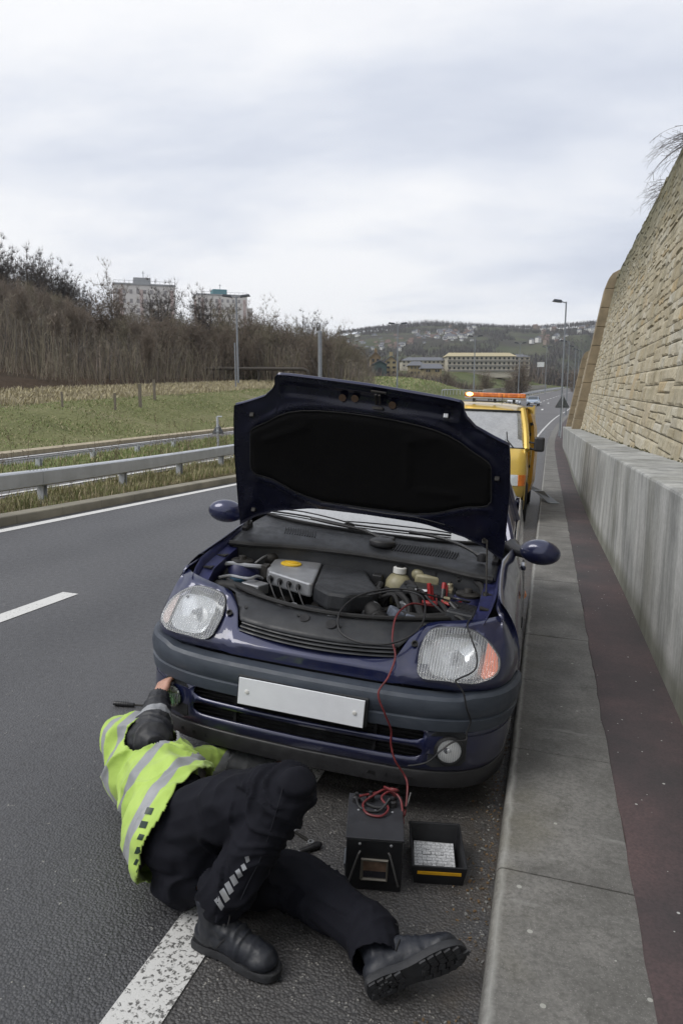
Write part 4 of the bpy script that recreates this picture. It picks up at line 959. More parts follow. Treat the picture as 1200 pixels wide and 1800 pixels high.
# ================================================================ the blue hatchback
def mat_paint_car(name, c, rough=0.32, dirt=(0.06, 0.055, 0.05), coat=1.0, amt=0.35):
    m = NT(name); n = m.noise(6, 6, 0.7); f = m.noise(160, 2, 0.5); fl = m.voro(900)
    sx = m.add('ShaderNodeSeparateXYZ'); m.l.new(m.tc.outputs['Object'], sx.inputs[0])
    base = m.mix(m.ramp(fl, [(0.2, 0.25), (0.5, 0.0)]), c, tuple(min(1, x*2.2) for x in c))
    d = m.ramp(n, [(0.42, 0.0), (0.75, amt)]); base = m.mix(d, base, dirt)
    low = m.ramp(m.math('ADD', sx.outputs[2], m.math('MULTIPLY', n, 0.2)), [(0.18, 0.55), (0.45, 0.0)])
    base = m.mix(low, base, dirt)
    m.set(col=base, rough=m.math('ADD', m.ramp(n, [(0.3, rough*0.8), (0.7, rough*1.3)]), m.math('MULTIPLY', low, 0.3)), coat=m.math('SUBTRACT', coat, m.math('MULTIPLY', low, 0.8), clamp=True), coatr=0.05, metal=0.35); return m.mat
M_BLUE = mat_paint_car('navy_paint', (0.010, 0.0145, 0.060))
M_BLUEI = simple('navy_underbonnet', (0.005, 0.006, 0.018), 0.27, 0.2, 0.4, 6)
M_BLUEF = simple('navy_inner_flange', (0.016, 0.019, 0.075), 0.5, 0.2, 0.45, 14, 0.15, 60)
M_BAND = (lambda m: (m.set(col=m.ramp(m.noise(5, 6, 0.7, m.coord((1, 1, 3))), [(0.3, (0.032, 0.040, 0.056)), (0.55, (0.05, 0.061, 0.08)), (0.78, (0.085, 0.095, 0.112))]), rough=m.ramp(m.noise(14, 4, 0.6), [(0.3, 0.42), (0.7, 0.62)])), m.bump(m.noise(300, 2, 0.5), 0.12, 0.002), m.mat)[2])(NT('faded_bumper_plastic'))
M_TRIM = (lambda m: (m.set(col=m.ramp(m.noise(9, 6, 0.72), [(0.32, (0.013, 0.014, 0.017)), (0.55, (0.023, 0.025, 0.029)), (0.78, (0.038, 0.039, 0.041))]), rough=m.ramp(m.noise(22, 4, 0.6), [(0.3, 0.35), (0.7, 0.65)])), m.bump(m.noise(70, 3, 0.6), 0.15, 0.003), m.mat)[2])(NT('dusty_black_plastic'))
M_DARK = simple('engine_dark', (0.010, 0.010, 0.012), 0.6, 0.1, 0.5, 25, 0.3, 60)
M_GRIME = simple('grimy_metal', (0.035, 0.033, 0.031), 0.55, 0.5, 0.5, 25, 0.4, 50)
M_ALU = simple('cast_aluminium', (0.36, 0.37, 0.39), 0.42, 0.6, 0.18, 14, 0.2, 90)
M_MIR = simple('fog_reflector', (0.95, 0.96, 0.97), 0.25, 0.0, 0.02, 4); M_CHR = simple('reflector', (0.88, 0.90, 0.92), 0.22, 0.55, 0.03, 4)
M_PLATE = simple('number_plate_white', (0.74, 0.76, 0.80), 0.45, 0, 0.05, 9)
M_RED = simple('red_plastic', (0.30, 0.018, 0.02), 0.4, 0, 0.2, 10); M_REDC = simple('red_cable', (0.125, 0.017, 0.02), 0.45, 0, 0.35, 30); M_BLKC = simple('black_cable', (0.014, 0.014, 0.016), 0.45, 0, 0.3, 30)
M_YEL = simple('yellow_cap', (0.62, 0.40, 0.02), 0.4, 0, 0.1); M_CREAMP = simple('aged_translucent_plastic', (0.24, 0.22, 0.14), 0.45, 0, 0.25, 20); M_WHITE = simple('white_plastic', (0.6, 0.6, 0.58), 0.45)
M_BLUEL = simple('blue_wrapper', (0.02, 0.09, 0.16), 0.4)
def mat_glass(name, tint=(0.8, 0.85, 0.85), rough=0.02, tr=0.75, ribs=None, pale_sheen=0.0, flute=0.0):
    m = NT(name); t = m.add('ShaderNodeBsdfTransparent', {'Color': tint}); g = m.add('ShaderNodeBsdfGlossy', {'Color': (1, 1, 1), 'Roughness': rough}); fr = m.add('ShaderNodeFresnel', {'IOR': 1.5})
    f = m.math('ADD', m.math('MULTIPLY', fr.outputs[0], 1.0), 1-tr, clamp=True); d = m.add('ShaderNodeBsdfDiffuse', {'Color': (0.72, 0.75, 0.78)})
    mx = m.add('ShaderNodeMixShader'); m.l.new(f, mx.inputs[0]); m.l.new(t.outputs[0], mx.inputs[1]); m.l.new(g.outputs[0], mx.inputs[2])
    last = mx.outputs[0]
    if pale_sheen: df = m.ramp(m.noise(7, 5, 0.7), [(0.3, pale_sheen*0.6), (0.7, pale_sheen*1.4)]); fw = m.add('ShaderNodeTexWave', {'Scale': float(ribs or 1)/3.2, 'Distortion': 0.0}, wave_type='BANDS', bands_direction='X'); m.l.new(m.tc.outputs['Object'], fw.inputs[0]); df = m.math('ADD', df, m.math('MULTIPLY', m.math('POWER', fw.outputs[1], 3.0), flute)); m2 = m.add('ShaderNodeMixShader', {0: df}); m.l.new(last, m2.inputs[1]); m.l.new(d.outputs[0], m2.inputs[2]); last = m2.outputs[0]  # pale diffuse mix imitates bright sky sheen on the glass
    if ribs:
        wv = m.add('ShaderNodeTexWave', {'Scale': ribs, 'Distortion': 0.0}, wave_type='BANDS', bands_direction='X'); m.l.new(m.tc.outputs['Object'], wv.inputs[0])
        bp = m.add('ShaderNodeBump', {'Strength': 0.8, 'Distance': 0.004}); m.l.new(wv.outputs[1], bp.inputs['Height']); m.l.new(bp.outputs[0], g.inputs['Normal'])
    m.l.new(last, m.out.inputs[0]); return m.mat
M_LENS = mat_glass('ribbed_lens', (0.98, 0.99, 1.0), 0.08, 0.90, 90, 0.10, 0.28); M_SCREEN = mat_glass('windscreen_glass', (0.55, 0.66, 0.66), 0.05, 0.62, None, 0.38); M_FLENS = mat_glass('fog_lens', (1.0, 1.0, 1.0), 0.04, 0.94, 120, 0.03, 0.18); M_SIDEG = mat_glass('side_glass', (0.22, 0.26, 0.26), 0.02, 0.9)  # windscreen: the sky's reflection is painted in as a strong pale mix
M_AMB = (lambda m: (m.set(col=(0.62, 0.36, 0.30), rough=0.25, em=(1.0, 0.20, 0.05), ems=m.ramp(m.add('ShaderNodeTexWave', {'Scale': 18.0}, bands_direction='Z').outputs[1], [(0.55, 0.02), (0.95, 0.9)])), m.mat)[1])(NT('lit_indicator_amber'))
CARM = Matrix.Translation((0.0116, 0, 0)) @ (Matrix.Rotation(radians(1.53), 3, 'Z') @ Matrix.Rotation(radians(2.726), 3, 'Y')).to_4x4()
car = empty('parked_car', label='dark blue hatchback at the kerb with its bonnet propped open and blank number plate', cat='car'); car.matrix_world = CARM
def cb(mb, name, mats, parent=None, **k): return mb.build(name, mats, parent or car, **k)
PLN = [(0, .045), (.3, .05), (.45, .055), (.59, .075), (.66, .10), (.72, .145), (.77, .215), (.80, .30), (.822, .42), (.828, .60)]
def Pn(x): return interp(abs(x), PLN)
def Sn(x, z): return Pn(x)+1.15*max(0, z-.605)
# plan curve of the bumper, by arc
BPL = catmull([(0, -.004, 0), (.15, 0, 0), (.30, .006, 0), (.45, .02, 0), (.57, .05, 0), (.67, .10, 0), (.745, .175, 0), (.79, .27, 0), (.812, .36, 0), (.82, .45, 0)], 6)
def mir(cols): return [Vector((-p.x, p.y, p.z)) for p in cols[::-1]][:-1]+list(cols)
BPF = mir(BPL)
def bump_rows(zs, offs, xsc=None):
    """rows of the bumper skin; offs = how far behind the front line"""
    rows = []
    for k, (z, o) in enumerate(zip(zs, offs)):
        row = []
        for i, p in enumerate(BPF):
            a = BPF[max(i-1, 0)]; c = BPF[min(i+1, len(BPF)-1)]; t = (c-a).normalized(); n = Vector((t.y, -t.x, 0))
            zz = z(p.x) if callable(z) else z
            q = p-n*o; row.append(Vector((q.x, q.y, zz)))
        rows.append(row)
    return rows
def slot(top, xe, z0, h):
    def f(x):
        a = min(1, abs(x)/xe); e_ = sqrt(max(0, 1-((max(0, a-0.88))/0.12)**2)); return z0+(h/2)*e_*(1 if top else -1)
    return f
zl_ = [.222, .238, .256, slot(0, .50, .305, .052), slot(1, .50, .305, .052), slot(0, .50, .378, .05), slot(1, .50, .378, .05), .408]
b = MB(); rws = bump_rows(zl_, [.012, .004, .002, .0, -.004, -.004, 0, .004]); b.grid(rws)
keep = []
nc = len(BPF)
for fi, f in enumerate(b.f):
    i = fi//(nc-1); x = sum(b.v[k].x for k in f)/4
    if i in (3, 5) and abs(x) < .485: continue
    keep.append(f)
b.f = keep; b.m = [0]*len(keep); bumper = cb(b, 'bumper', M_BLUE, smooth=True, fix=False, solid=0.012, autosm=60)
b = MB(); b.grid([[Vector((p.x*0.97, p.y+.055, z)) for p in BPF if abs(p.x) < .56] for z in (.24, .41)]); 
for k in range(9): b.box((0.0, 0.052+0.0, .265+k*.017), (1.0, .006, .004))
for x in (-.30, .30): b.box((x, .045, .34), (.012, .03, .13))
cb(b, 'intake_grille', M_DARK, bumper)
b = MB(); b.grid(bump_rows([.226, .218, .160, .150, .160], [.016, .010, .012, .03, .09])); sp = cb(b, 'front_spoiler', M_BLACKP, bumper, smooth=True, fix=False, solid=.006)
for x in (-.53, -.47, -.41, .30, .35, .40, .45): b = MB(); b.box((x, interp(abs(x), [(0, -.004), (.3, .006), (.45, .02), (.57, .05)])+.009, .188), (.036, .008, .014)); cb(b, 'spoiler_slot', M_DARK, sp)
# grey bumper band with crease
def btopz(x): return .545+.014*smooth01((abs(x)-.60)/.06)
b = MB(); rows = bump_rows([.402, .404, .43, .452, .457, .475, .51, lambda x: btopz(x)-.012, btopz, btopz], [.01, -.014, -.020, -.022, -.014, -.024, -.030, -.024, -.012, .05])
b.grid(rows); n0 = len(b.f); keep = []
for fi, f in enumerate(b.f):
    i = fi//(nc-1); x = sum(b.v[k].x for k in f)/4
    keep.append(f)
b.f = keep; b.m = [0]*len(keep); band = cb(b, 'bumper_band', M_BAND, bumper, smooth=True, fix=False, autosm=25)
# number plate with its recess frame and fixings
b = MB(); b.box((0, -.022, .449), (.548, .02, .122)); plr = cb(b, 'plate_recess', M_TRIM, bumper, bevel=.006)
b = MB(); b.box((0.0, -.046, .449), (.525, .006, .113)); npl = cb(b, 'number_plate', M_PLATE, bevel=.002)
b = MB()
for x in (-.225, .225): b.lathe((x, -.049, .449), (0, -1, 0), [(.0, -.001), (.0095, 0), (.008, .0035), (0, .005)], 12)
cb(b, 'plate_screw', M_WHITE, npl)
# fog lamps
for s, nm in ((-1, 'left'), (1, 'right')):
    cxx, cz_ = s*.592, .325; cy_ = interp(.592, [(.57, .05), (.67, .10)]); nrm = Vector((s*.33, -1, -.02)).normalized(); up = Vector((0, 0, 1)); rt_ = nrm.cross(up).normalized(); C0 = Vector((cxx, cy_, cz_))
    b = MB(); pts = []
    for a, c in ((-.082, -.07), (-.075, .06), (-.055, .075), (.05, .075), (.07, .055), (.075, -.045), (.055, -.068), (-.06, -.08)): pts.append(C0+rt_*a*(-s)+up*c-nrm*.012)
    b.prism(pts, nrm*.016); hs = cb(b, 'fog_lamp_surround', M_TRIM, bevel=.004)
    if s > 0:
        b = MB(); b.lathe(C0+nrm*.004, nrm, [(.060, 0), (.060, .014), (.053, .018), (.049, .014)], 28); b.build('bezel', M_BLACKP, hs, smooth=True)
    b = MB(); b.lathe(C0+nrm*.018, nrm, [(.048, .0), (.038, -.006), (.018, -.011), (.0, -.012)], 28); rf = cb(b, 'fog_lamp', M_MIR if s > 0 else simple('green_reflection_bowl', (0.18, 0.28, 0.16), 0.3, 0.8), smooth=True)  # left bowl: a green reflection is put into its colour
    b = MB(); b.ball(C0+nrm*.012, .009, 10, 8); b.build('bulb', M_CHR, rf, smooth=True)
    b = MB(); b.lathe(C0+nrm*.019, nrm, [(.048, 0), (.046, .006), (.03, .011), (0, .013)], 28); b.build('lens', M_FLENS if s > 0 else mat_glass('green_reflection_lens', (0.6, 0.85, 0.6), 0.08, 0.82, 26, 0.1), rf, smooth=True)  # left lens: its tint paints the same green reflection
# nose panel + wings as one skin: columns along the plan line, rows upward
cols_ = [0, .06, .12, .18, .24, .30, .345, .38, .41, .44, .48, .52, .56, .60, .64, .68, .71, .735, .76, .78, .80, .812, .822]
yc = [.45, .50, .56, .62, .70, .78, .86, .94, 1.02, 1.10, 1.2, 1.3]
ARC = (.775, .29, .325)
def ztop(x, y):
    if y <= 0.42 and x < .815:
        return interp(x, [(0, .640), (.24, .643), (.345, .656), (.36, .70), (.40, .735), (.43, .765), (.47, .775), (.54, .785), (.62, .795), (.68, .80), (.74, .81), (.80, .83), (.822, .85)])
    return interp(y, [(.42, .855), (.65, .895), (.93, .938), (1.3, .955)])
def wing(s):
    rows = [[] for _ in range(13)]
    for x in cols_:
        zb = .548; zt = ztop(x, .1); w_ = 1-smooth01((x-.72)/.10)
        for k in range(13):
            t = k/12; z = zb+(zt-zb)*t; h = max(0, (z-.60)/.25)
            y0 = Pn(x); lean = 1.15*max(0, z-.605)
            X = x-(1-w_)*.115*h**1.8; Y = y0+lean*w_+(1-w_)*.35*max(0, z-.605)
            if t == 0: Y += .02
            rows[k].append(Vector((s*X, Y, z)))
    for y in yc:
        dy = y-ARC[0]; arc = ARC[1]+sqrt(max(0, ARC[2]**2-dy*dy)) if abs(dy) < ARC[2] else 0
        zb = max(arc, .20 if y > 1.09 else .40) ; zt = ztop(1, y); ins = interp(y, [(.42, .118), (.65, .128), (.93, .13), (1.3, .075)])
        for k in range(13):
            t = k/12; z = zb+(zt-zb)*t; h = max(0, (z-.56)/(zt-.56)); X = .828-ins*h**2.6-.03*max(0, (.45-z))/.3+(0.008 if abs(dy) < .34 and k == 0 else 0)
            rows[k].append(Vector((s*X, y, z)))
    return rows
LAMP = [(.434, .625), (.428, .68), (.438, .725), (.465, .755), (.535, .767), (.612, .766), (.68, .737), (.732, .69), (.752, .65), (.742, .62), (.70, .607), (.652, .60), (.56, .603), (.48, .60), (.447, .61)]
LAMPC = [Vector((p[0], p[1], 0)) for p in LAMP]; LAMPC = catmull(LAMPC+[LAMPC[0]], 4)[:-1]; lc = Vector((.585, .68, 0))
def inside(x, z, sc_=1.0):
    c = False; P_ = [lc+(p-lc)*sc_ for p in LAMPC]; j = len(P_)-1
    for i in range(len(P_)):
        a, b_ = P_[i], P_[j]
        if (a.y > z) != (b_.y > z) and x < (b_.x-a.x)*(z-a.y)/(b_.y-a.y)+a.x: c = not c
        j = i
    return c
b = MB()
for s in (-1, 1):
    r_ = wing(s); b.grid(r_)
keep = []
for f in b.f:
    c = sum((b.v[k] for k in f), Vector())/4
    if all(inside(abs(b.v[k].x), b.v[k].z, .98) and b.v[k].y < .42 for k in f): continue
    keep.append(f)
b.f = keep; b.m = [0]*len(keep); body = cb(b, 'body', M_BLUE, smooth=True, solid=.008, autosm=50)
# shut line gap below the nose: dark recess above the bumper
b = MB(); b.grid([[Vector((p.x*.97, p.y+.075, z)) for p in BPF] for z in (.50, .60)]); cb(b, 'bumper_gap', M_DARK, body, fix=False)
# doors, rear quarters, tail, sills
def side(s):
    ys = [1.3, 1.5, 1.8, 2.1, 2.4, 2.7, 2.92, 3.0, 3.1, 3.24, 3.38, 3.48, 3.56, 3.64, 3.70]; A2 = (3.245, .29, .325); rows = [[] for _ in range(11)]
    for y in ys:
        dy = y-A2[0]; arc = A2[1]+sqrt(max(0, A2[2]**2-dy*dy)) if abs(dy) < A2[2] else 0; zb = max(.20, arc); zt = interp(y, [(1.3, .955), (2.2, .96), (3.4, 1.0), (3.7, .98)]); pull = .10*smooth01((y-3.45)/.3)
        for k in range(11):
            t = k/10; z = zb+(zt-zb)*t; h = max(0, (z-.5)/(zt-.5)); rows[k].append(Vector((s*(.828-.075*h**2-.03*max(0, .45-z)/.3-pull), y, z)))
    return rows
b = MB()
for s in (-1, 1): b.grid(side(s))
b.grid([[Vector((x*(.828-.1), 3.70+.06*(1-x*x), z)) for x in (-1, -.6, 0, .6, 1)] for z in (.25, .45, .6, .8, .98)])
cb(b, 'side_panel', M_BLUE, smooth=True, solid=.006, autosm=50)
b = MB()
for s in (-1, 1): b.box((s*.79, 2.0, .19), (.06, 1.8, .10)); b.box((s*.835, 2.2, .52), (.018, 1.7, .07))
cb(b, 'side_moulding', M_TRIM, bevel=.008)
for s in (-1, 1):
    b = MB(); b.box((s*.812, 1.55, .80), (.03, .12, .03)); cb(b, 'door_handle', M_BLUE, bevel=.01)
    b = MB(); b.add([(s*.829, 1.08, .72), (s*.829, 1.16, .72), (s*.829, 1.16, .755), (s*.829, 1.08, .755), (s*.842, 1.12, .7375)], [(0, 1, 4), (1, 2, 4), (2, 3, 4), (3, 0, 4)]); cb(b, 'side_repeater', simple('amber_lens', (0.7, 0.2, 0.02), 0.3), bevel=.003)
# roof and pillars
def gh(x, y): pass
roof_rows = []
for y, z, xw in ((1.74, 1.350, .50), (1.95, 1.395, .535), (2.3, 1.415, .55), (2.8, 1.405, .55), (3.2, 1.36, .535), (3.35, 1.32, .52)):
    roof_rows.append([Vector((xw*k/4, y, z-.035*abs(k/4)**3-.01*abs(k/4))) for k in range(-4, 5)])
b = MB(); b.grid(roof_rows); rfo = cb(b, 'roof', M_BLUE, smooth=True, solid=.02)
WB = [(-.705, 1.33, .955), (-.60, 1.235, .955), (-.45, 1.165, .955), (-.25, 1.12, .953), (0, 1.105, .952), (.25, 1.12, .953), (.45, 1.165, .955), (.60, 1.235, .955), (.705, 1.33, .955)]
WT = [Vector((.50*k/4, 1.735+.02*abs(k/4), 1.352-.045*abs(k/4)**3)) for k in range(-4, 5)]
b = MB(); rows = []
for i in range(9):
    t = i/8; rows.append([Vector(p).lerp(q, t)+Vector((0, -.035*sin(pi*t), .02*sin(pi*t))) for p, q in zip(WB, WT)])
b.grid(rows); cb(b, 'windscreen', M_SCREEN, smooth=True, fix=False)
b = MB(); b.tube([Vector(p)+Vector((0, -.008, .004)) for p in WB], .010, 6); cb(b, 'screen_seal', M_RUB, smooth=True)
for s in (-1, 1):
    b = MB(); P_ = [Vector((s*.735, 1.33, .935)), Vector((s*.68, 1.45, 1.08)), Vector((s*.59, 1.62, 1.25)), Vector((s*.515, 1.76, 1.345))]; b.tube(catmull(P_, 4), .026, 8); b.tube(catmull([Vector((s*.515, 1.76, 1.345)), Vector((s*.565, 2.3, 1.375)), Vector((s*.56, 2.9, 1.36)), Vector((s*.55, 3.3, 1.30)), Vector((s*.66, 3.62, .98))], 5), .028, 8)
    b.tube([(s*.74, 2.35, .95), (s*.575, 2.42, 1.36)], .03, 6); cb(b, 'pillar', M_BLUE, smooth=True)
    b = MB(); b.grid([[Vector((s*.742, 1.40, .955)), Vector((s*.745, 2.32, .955)), Vector((s*.745, 2.4, .955)), Vector((s*.72, 3.50, .99))], [Vector((s*.53, 1.78, 1.335)), Vector((s*.575, 2.35, 1.37)), Vector((s*.575, 2.44, 1.37)), Vector((s*.56, 3.22, 1.32))]]); cb(b, 'side_window', M_SIDEG, fix=False)
b = MB(); b.grid([[Vector((x*.5, 3.36, 1.31)) for x in (-1, 0, 1)], [Vector((x*.66, 3.68, .98)) for x in (-1, 0, 1)]]); cb(b, 'rear_window', M_SIDEG, fix=False)
# cabin: dark interior, seats, wheel, dashboard
b = MB(); b.box((0, 2.3, .32), (1.5, 2.6, .1)); b.box((0, 1.38, .82), (1.36, .36, .22)); b.box((0, 3.5, .6), (1.3, .1, .8))
cb(b, 'cabin_floor', simple('interior_grey', (0.03, 0.032, 0.036), 0.8), bevel=.04)
for s in (-1, 1):
    b = MB(); b.box((s*.34, 2.05, .55), (.48, .50, .16)); b.box((s*.34, 2.32, .88), (.46, .14, .62), (radians(-14), 0, 0)); b.box((s*.34, 2.42, 1.26), (.26, .09, .17)); cb(b, 'front_seat', simple('seat_cloth', (0.05, 0.055, 0.07), 0.95), bevel=.04)
b = MB(); R_ = Matrix.Rotation(radians(62), 3, 'X'); b.tube([Vector((.34, 1.72, .92))+R_@Vector((.18*cos(a), .18*sin(a), 0)) for a in [2*pi*k/24 for k in range(25)]], .014, 8, False); b.tube([(.34, 1.72, .92), (.34, 1.5, .82)], .03, 8); b.box((.34, 1.72, .92), (.33, .03, .05)); cb(b, 'steering_wheel', M_BLACKP, smooth=True)
# door mirrors
for s in (-1, 1):
    yy = 1.15; zz = .93 if s > 0 else 1.0; zz = .965
    b = MB(); C0 = Vector((s*.880, yy, zz)); R_ = Matrix.Rotation(radians(-s*8), 3, 'Z')
    rows = []
    for i in range(9):
        v = -1+2*i/8; rr = []
        for j in range(20):
            a = 2*pi*j/20; w = max(0.02, (1-abs(v)**2.6))**0.5; rr.append(C0+R_@Vector((.094*cos(a)*abs(cos(a))**-.25*w if abs(cos(a)) > .01 else 0, v*.055, .062*sin(a)*abs(sin(a))**-.25*w if abs(sin(a)) > .01 else 0)))
        rows.append(rr)
    b = MB(); b.ball(C0, (.104, .062, .066), 24, 16, R_)
    for v in b.v:
        if v.y > yy+.03: v.y = yy+.03+(v.y-yy-.03)*.6
    mrr = cb(b, 'door_mirror', M_BLUE, smooth=True)
    b = MB(); b.tube([C0+Vector((-s*.06, .01, -.02)), Vector((s*.755, 1.25, .945)), Vector((s*.735, 1.30, .95))], [.026, .034, .045], 10); b.build('mirror_stem', M_BLACKP, mrr, smooth=True)
    b = MB(); b.lathe(C0+Vector((0, .052, 0)), (0, 1, 0), [(.055, 0), (.05, .004), (0, .004)], 20); b.build('mirror_glass', M_CHR, mrr)
# head lamps
for s in (-1, 1):
    def sp_(p, off, k=1.0):
        x, z = lc.x+(p.x-lc.x)*k, lc.y+(p.y-lc.y)*k; return Vector((s*x, Sn(x, z)+off, z))
    hl = empty('headlight'); hl.parent = car
    b = MB(); b.grid([[sp_(p, -.006, 1.0) for p in LAMPC], [sp_(p, -.016, .995) for p in LAMPC], [sp_(p, -.014, .955) for p in LAMPC], [sp_(p, .03, .94) for p in LAMPC]], True); b.build('rim', M_BLACKP if False else simple('lamp_rim', (0.10, 0.105, 0.115), 0.35), hl, smooth=True, fix=False)
    b = MB(); rr = [[sp_(p, -.018+(-.012)*(1-k*k), k*.985) for p in LAMPC] for k in (1, .85, .65, .4, .2, .001)]; b.grid(rr, True); b.build('lens', M_LENS, hl, smooth=True)
    # housing with a main bowl and an indicator chamber at the outer end
    b = MB(); b.grid([[sp_(p, .0, .955) for p in LAMPC], [sp_(p, .05, .93) for p in LAMPC], [sp_(p, .06, .5) for p in LAMPC], [sp_(p, .06, .001) for p in LAMPC]], True); b.build('housing', simple('lamp_housing_silver', (0.50, 0.51, 0.52), 0.3, 0.6), hl, smooth=True, fix=False)
    cc = Vector((.572, .672, 0)); b = MB(); n = 40; rows = []
    for k, dp in ((1, .006), (.85, .034), (.6, .058), (.3, .072), (.06, .076)):
        row = []
        for j in range(n):
            a = 2*pi*j/n; rx, rz = .098, .062; ex = abs(cos(a))**.55*(1 if cos(a) > 0 else -1); ez = abs(sin(a))**.6*(1 if sin(a) > 0 else -1); X = cc.x+rx*ex*k; Z = cc.y+rz*ez*k; row.append(Vector((s*X, Sn(cc.x, cc.y)+(Sn(X, Z)-Sn(cc.x, cc.y))*k+dp-.012, Z)))
        rows.append(row)
    b.grid(rows, True); b.build('reflector', M_CHR, hl, smooth=True, fix=False)
    b = MB(); c3 = Vector((s*cc.x, Sn(cc.x, cc.y)+.03, cc.y)); b.lathe(c3, (0, -1, .1), [(.0, .03), (.012, .026), (.014, .0), (.014, -.03)], 14); b.build('bulb_shield', M_ALU, hl, smooth=True)
    b = MB(); P_ = [p for p in LAMPC if p.x > .690]; P_.sort(key=lambda p: -atan2(p.y-.675, p.x-.60)); pts = [Vector((.694, .712, 0))]+P_+[Vector((.686, .616, 0))]
    bx2 = [sp_(p, -.004, .955) for p in pts]; b.v = bx2; b.f = [list(range(len(bx2)))]; b.m = [0]; b.build('indicator', M_AMB if s > 0 else simple('unlit_indicator', (0.62, 0.50, 0.46), 0.25, 0.3), hl, fix=False)
# grille below the slam panel cover
gz = lambda x: .655+.01*(abs(x)/.34)**2
def cov(x, t):
    """slam panel cover: t = 0 at the grille lip, 1 at the rubber seal"""
    f = Vector((x, .088+.045*(abs(x)/.36)**2.2, .672+.012*(abs(x)/.36)**2)); k = interp(abs(x), [(0, .200), (.2, .235), (.41, .335), (.585, .50), (.66, .58)])
    return f.lerp(Vector((x, k, .742)), t)+Vector((0, 0, .010*sin(pi*t)))
b = MB(); b.grid([[Vector((.345*k/10, .10+.04*abs(k/10)**2, .625)) for k in range(-10, 11)], [Vector((.345*k/10, .14+.04*abs(k/10)**2, .69)) for k in range(-10, 11)]]); gri = cb(b, 'grille', M_DARK, solid=.01)
for dz, dy in ((.638, .054), (.651, .066), (.663, .080)):
    b = MB(); b.grid([[Vector((x, dy+.042*(abs(x)/.345)**2+yy, dz+.012*(abs(x)/.345)**2+zz)) for yy, zz in ((0, 0), (.004, .004), (.03, .005), (.03, -.001))] for x in [.335*k/16 for k in range(-16, 17)]]); b.build('grille_bar', M_TRIM, gri, smooth=True)
b = MB(); xc = [-.62, -.58, -.52, -.46, -.43, -.39, -.345, -.3, -.2, -.1, -.02, .02, .06, .1, .2, .3, .345, .39, .43, .46, .52, .58, .62]
rows = []
for i in range(8):
    t = i/7; rows.append([cov(x, t if abs(x) < .35 else max(t, interp(abs(x), [(.345, .05), (.36, .28), (.41, .42), (.43, .62), (.46, .80), (.62, .9)]))) for x in xc])
b.grid(rows); cb(b, 'slam_panel_cover', M_TRIM, smooth=True, solid=.004)
b = MB()
for x, t, w_, h_ in ((-.07, .62, .045, .018), (-.10, .66, .016, .010), (.05, .55, .05, .024), (.09, .5, .012, .01), (.42, .75, .02, .014), (-.35, .4, .016, .012)):
    p = cov(x, t)+Vector((0, -.002, .004)); b.lathe(p, (0, -.5, .85), [(w_/2, 0), (w_/2*.9, .0015), (0, .0005)], 16)
cb(b, 'cover_hole', M_DARK)
b = MB(); sl = catmull([(-.655, .66, .80), (-.62, .60, .765), (-.585, .515, .75), (-.41, .345, .752), (-.2, .245, .752), (0, .21, .752), (.2, .245, .752), (.41, .345, .752), (.585, .47, .75)], 6); b.tube(sl, .011, 8); b.tube([p+Vector((0, .022, -.004)) for p in sl], .006, 6); cb(b, 'rubber_seal', M_RUB, smooth=True)
b = MB()
for s in (-1, 1): b.lathe((s*.405, Sn(.405, .70)-.012, .70), (0, -.75, .65), [(.013, -.004), (.014, .004), (.009, .005), (.008, -.004), (0, -.004)], 16)
cb(b, 'buffer', M_RUB, smooth=True)
# engine bay tub, inner flanges, turrets
b = MB(); T = [(-.60, .42), (-.45, .33), (0, .22), (.45, .33), (.60, .42), (.64, .70), (.62, .95), (0, 1.0), (-.62, .95), (-.64, .70)]
b.grid([[Vector((x, y, z)) for x, y in T] for z in (.73, .5, .36)], True); b.add([Vector((x, y, .36)) for x, y in T], [tuple(range(10))]); cb(b, 'engine_bay', M_DARK, fix=False)
for s in (-1, 1):
    b = MB(); rows = []
    for y in (.30, .38, .46, .55, .65, .75, .85, .93, 1.0):
        zt = ztop(1, max(.43, y))-.012 if y > .42 else interp(y, [(.30, .785), (.43, .84)]); xo = .828-.118 if y > .42 else .70
        xo = interp(y, [(.30, .665), (.42, .695), (.65, .702), (1.0, .705)])
        rows.append([Vector((s*xo, y, zt)), Vector((s*(xo-.015), y, zt-.03)), Vector((s*(xo-.02), y, zt-.04)), Vector((s*(xo-.07), y, zt-.048)), Vector((s*(xo-.075), y, zt-.16))])
    b.grid(rows); fl = cb(b, 'inner_flange', M_BLUEF, smooth=True, solid=.003, autosm=30)
    for y in (.46, .62, .78): b = MB(); b.box((s*.655, y, ztop(1, y)-.055), (.045, .05, .006)); b.build('bracket', M_GRIME, fl); b = MB(); b.lathe((s*.655, y+.06, ztop(1, y)-.058), (0, 0, 1), [(.009, 0), (.009, .007), (0, .008)], 8); b.build('flange_bolt', M_GRIME, fl)
    b = MB(); b.lathe((s*.565, .66, .70), (0, 0, 1), [(.105, -.2), (.098, 0), (.088, .06), (.062, .098), (.030, .105), (0, .106)], 28); tw_ = cb(b, 'strut_tower', M_BLUEF, smooth=True)
    b = MB(); b.lathe((s*.565, .66, .80), (0, 0, 1), [(.055, 0), (.058, .012), (.048, .018), (.022, .02), (.018, .035), (.010, .037), (0, .038)], 24); b.build('strut_top', M_GRIME, tw_, smooth=True)
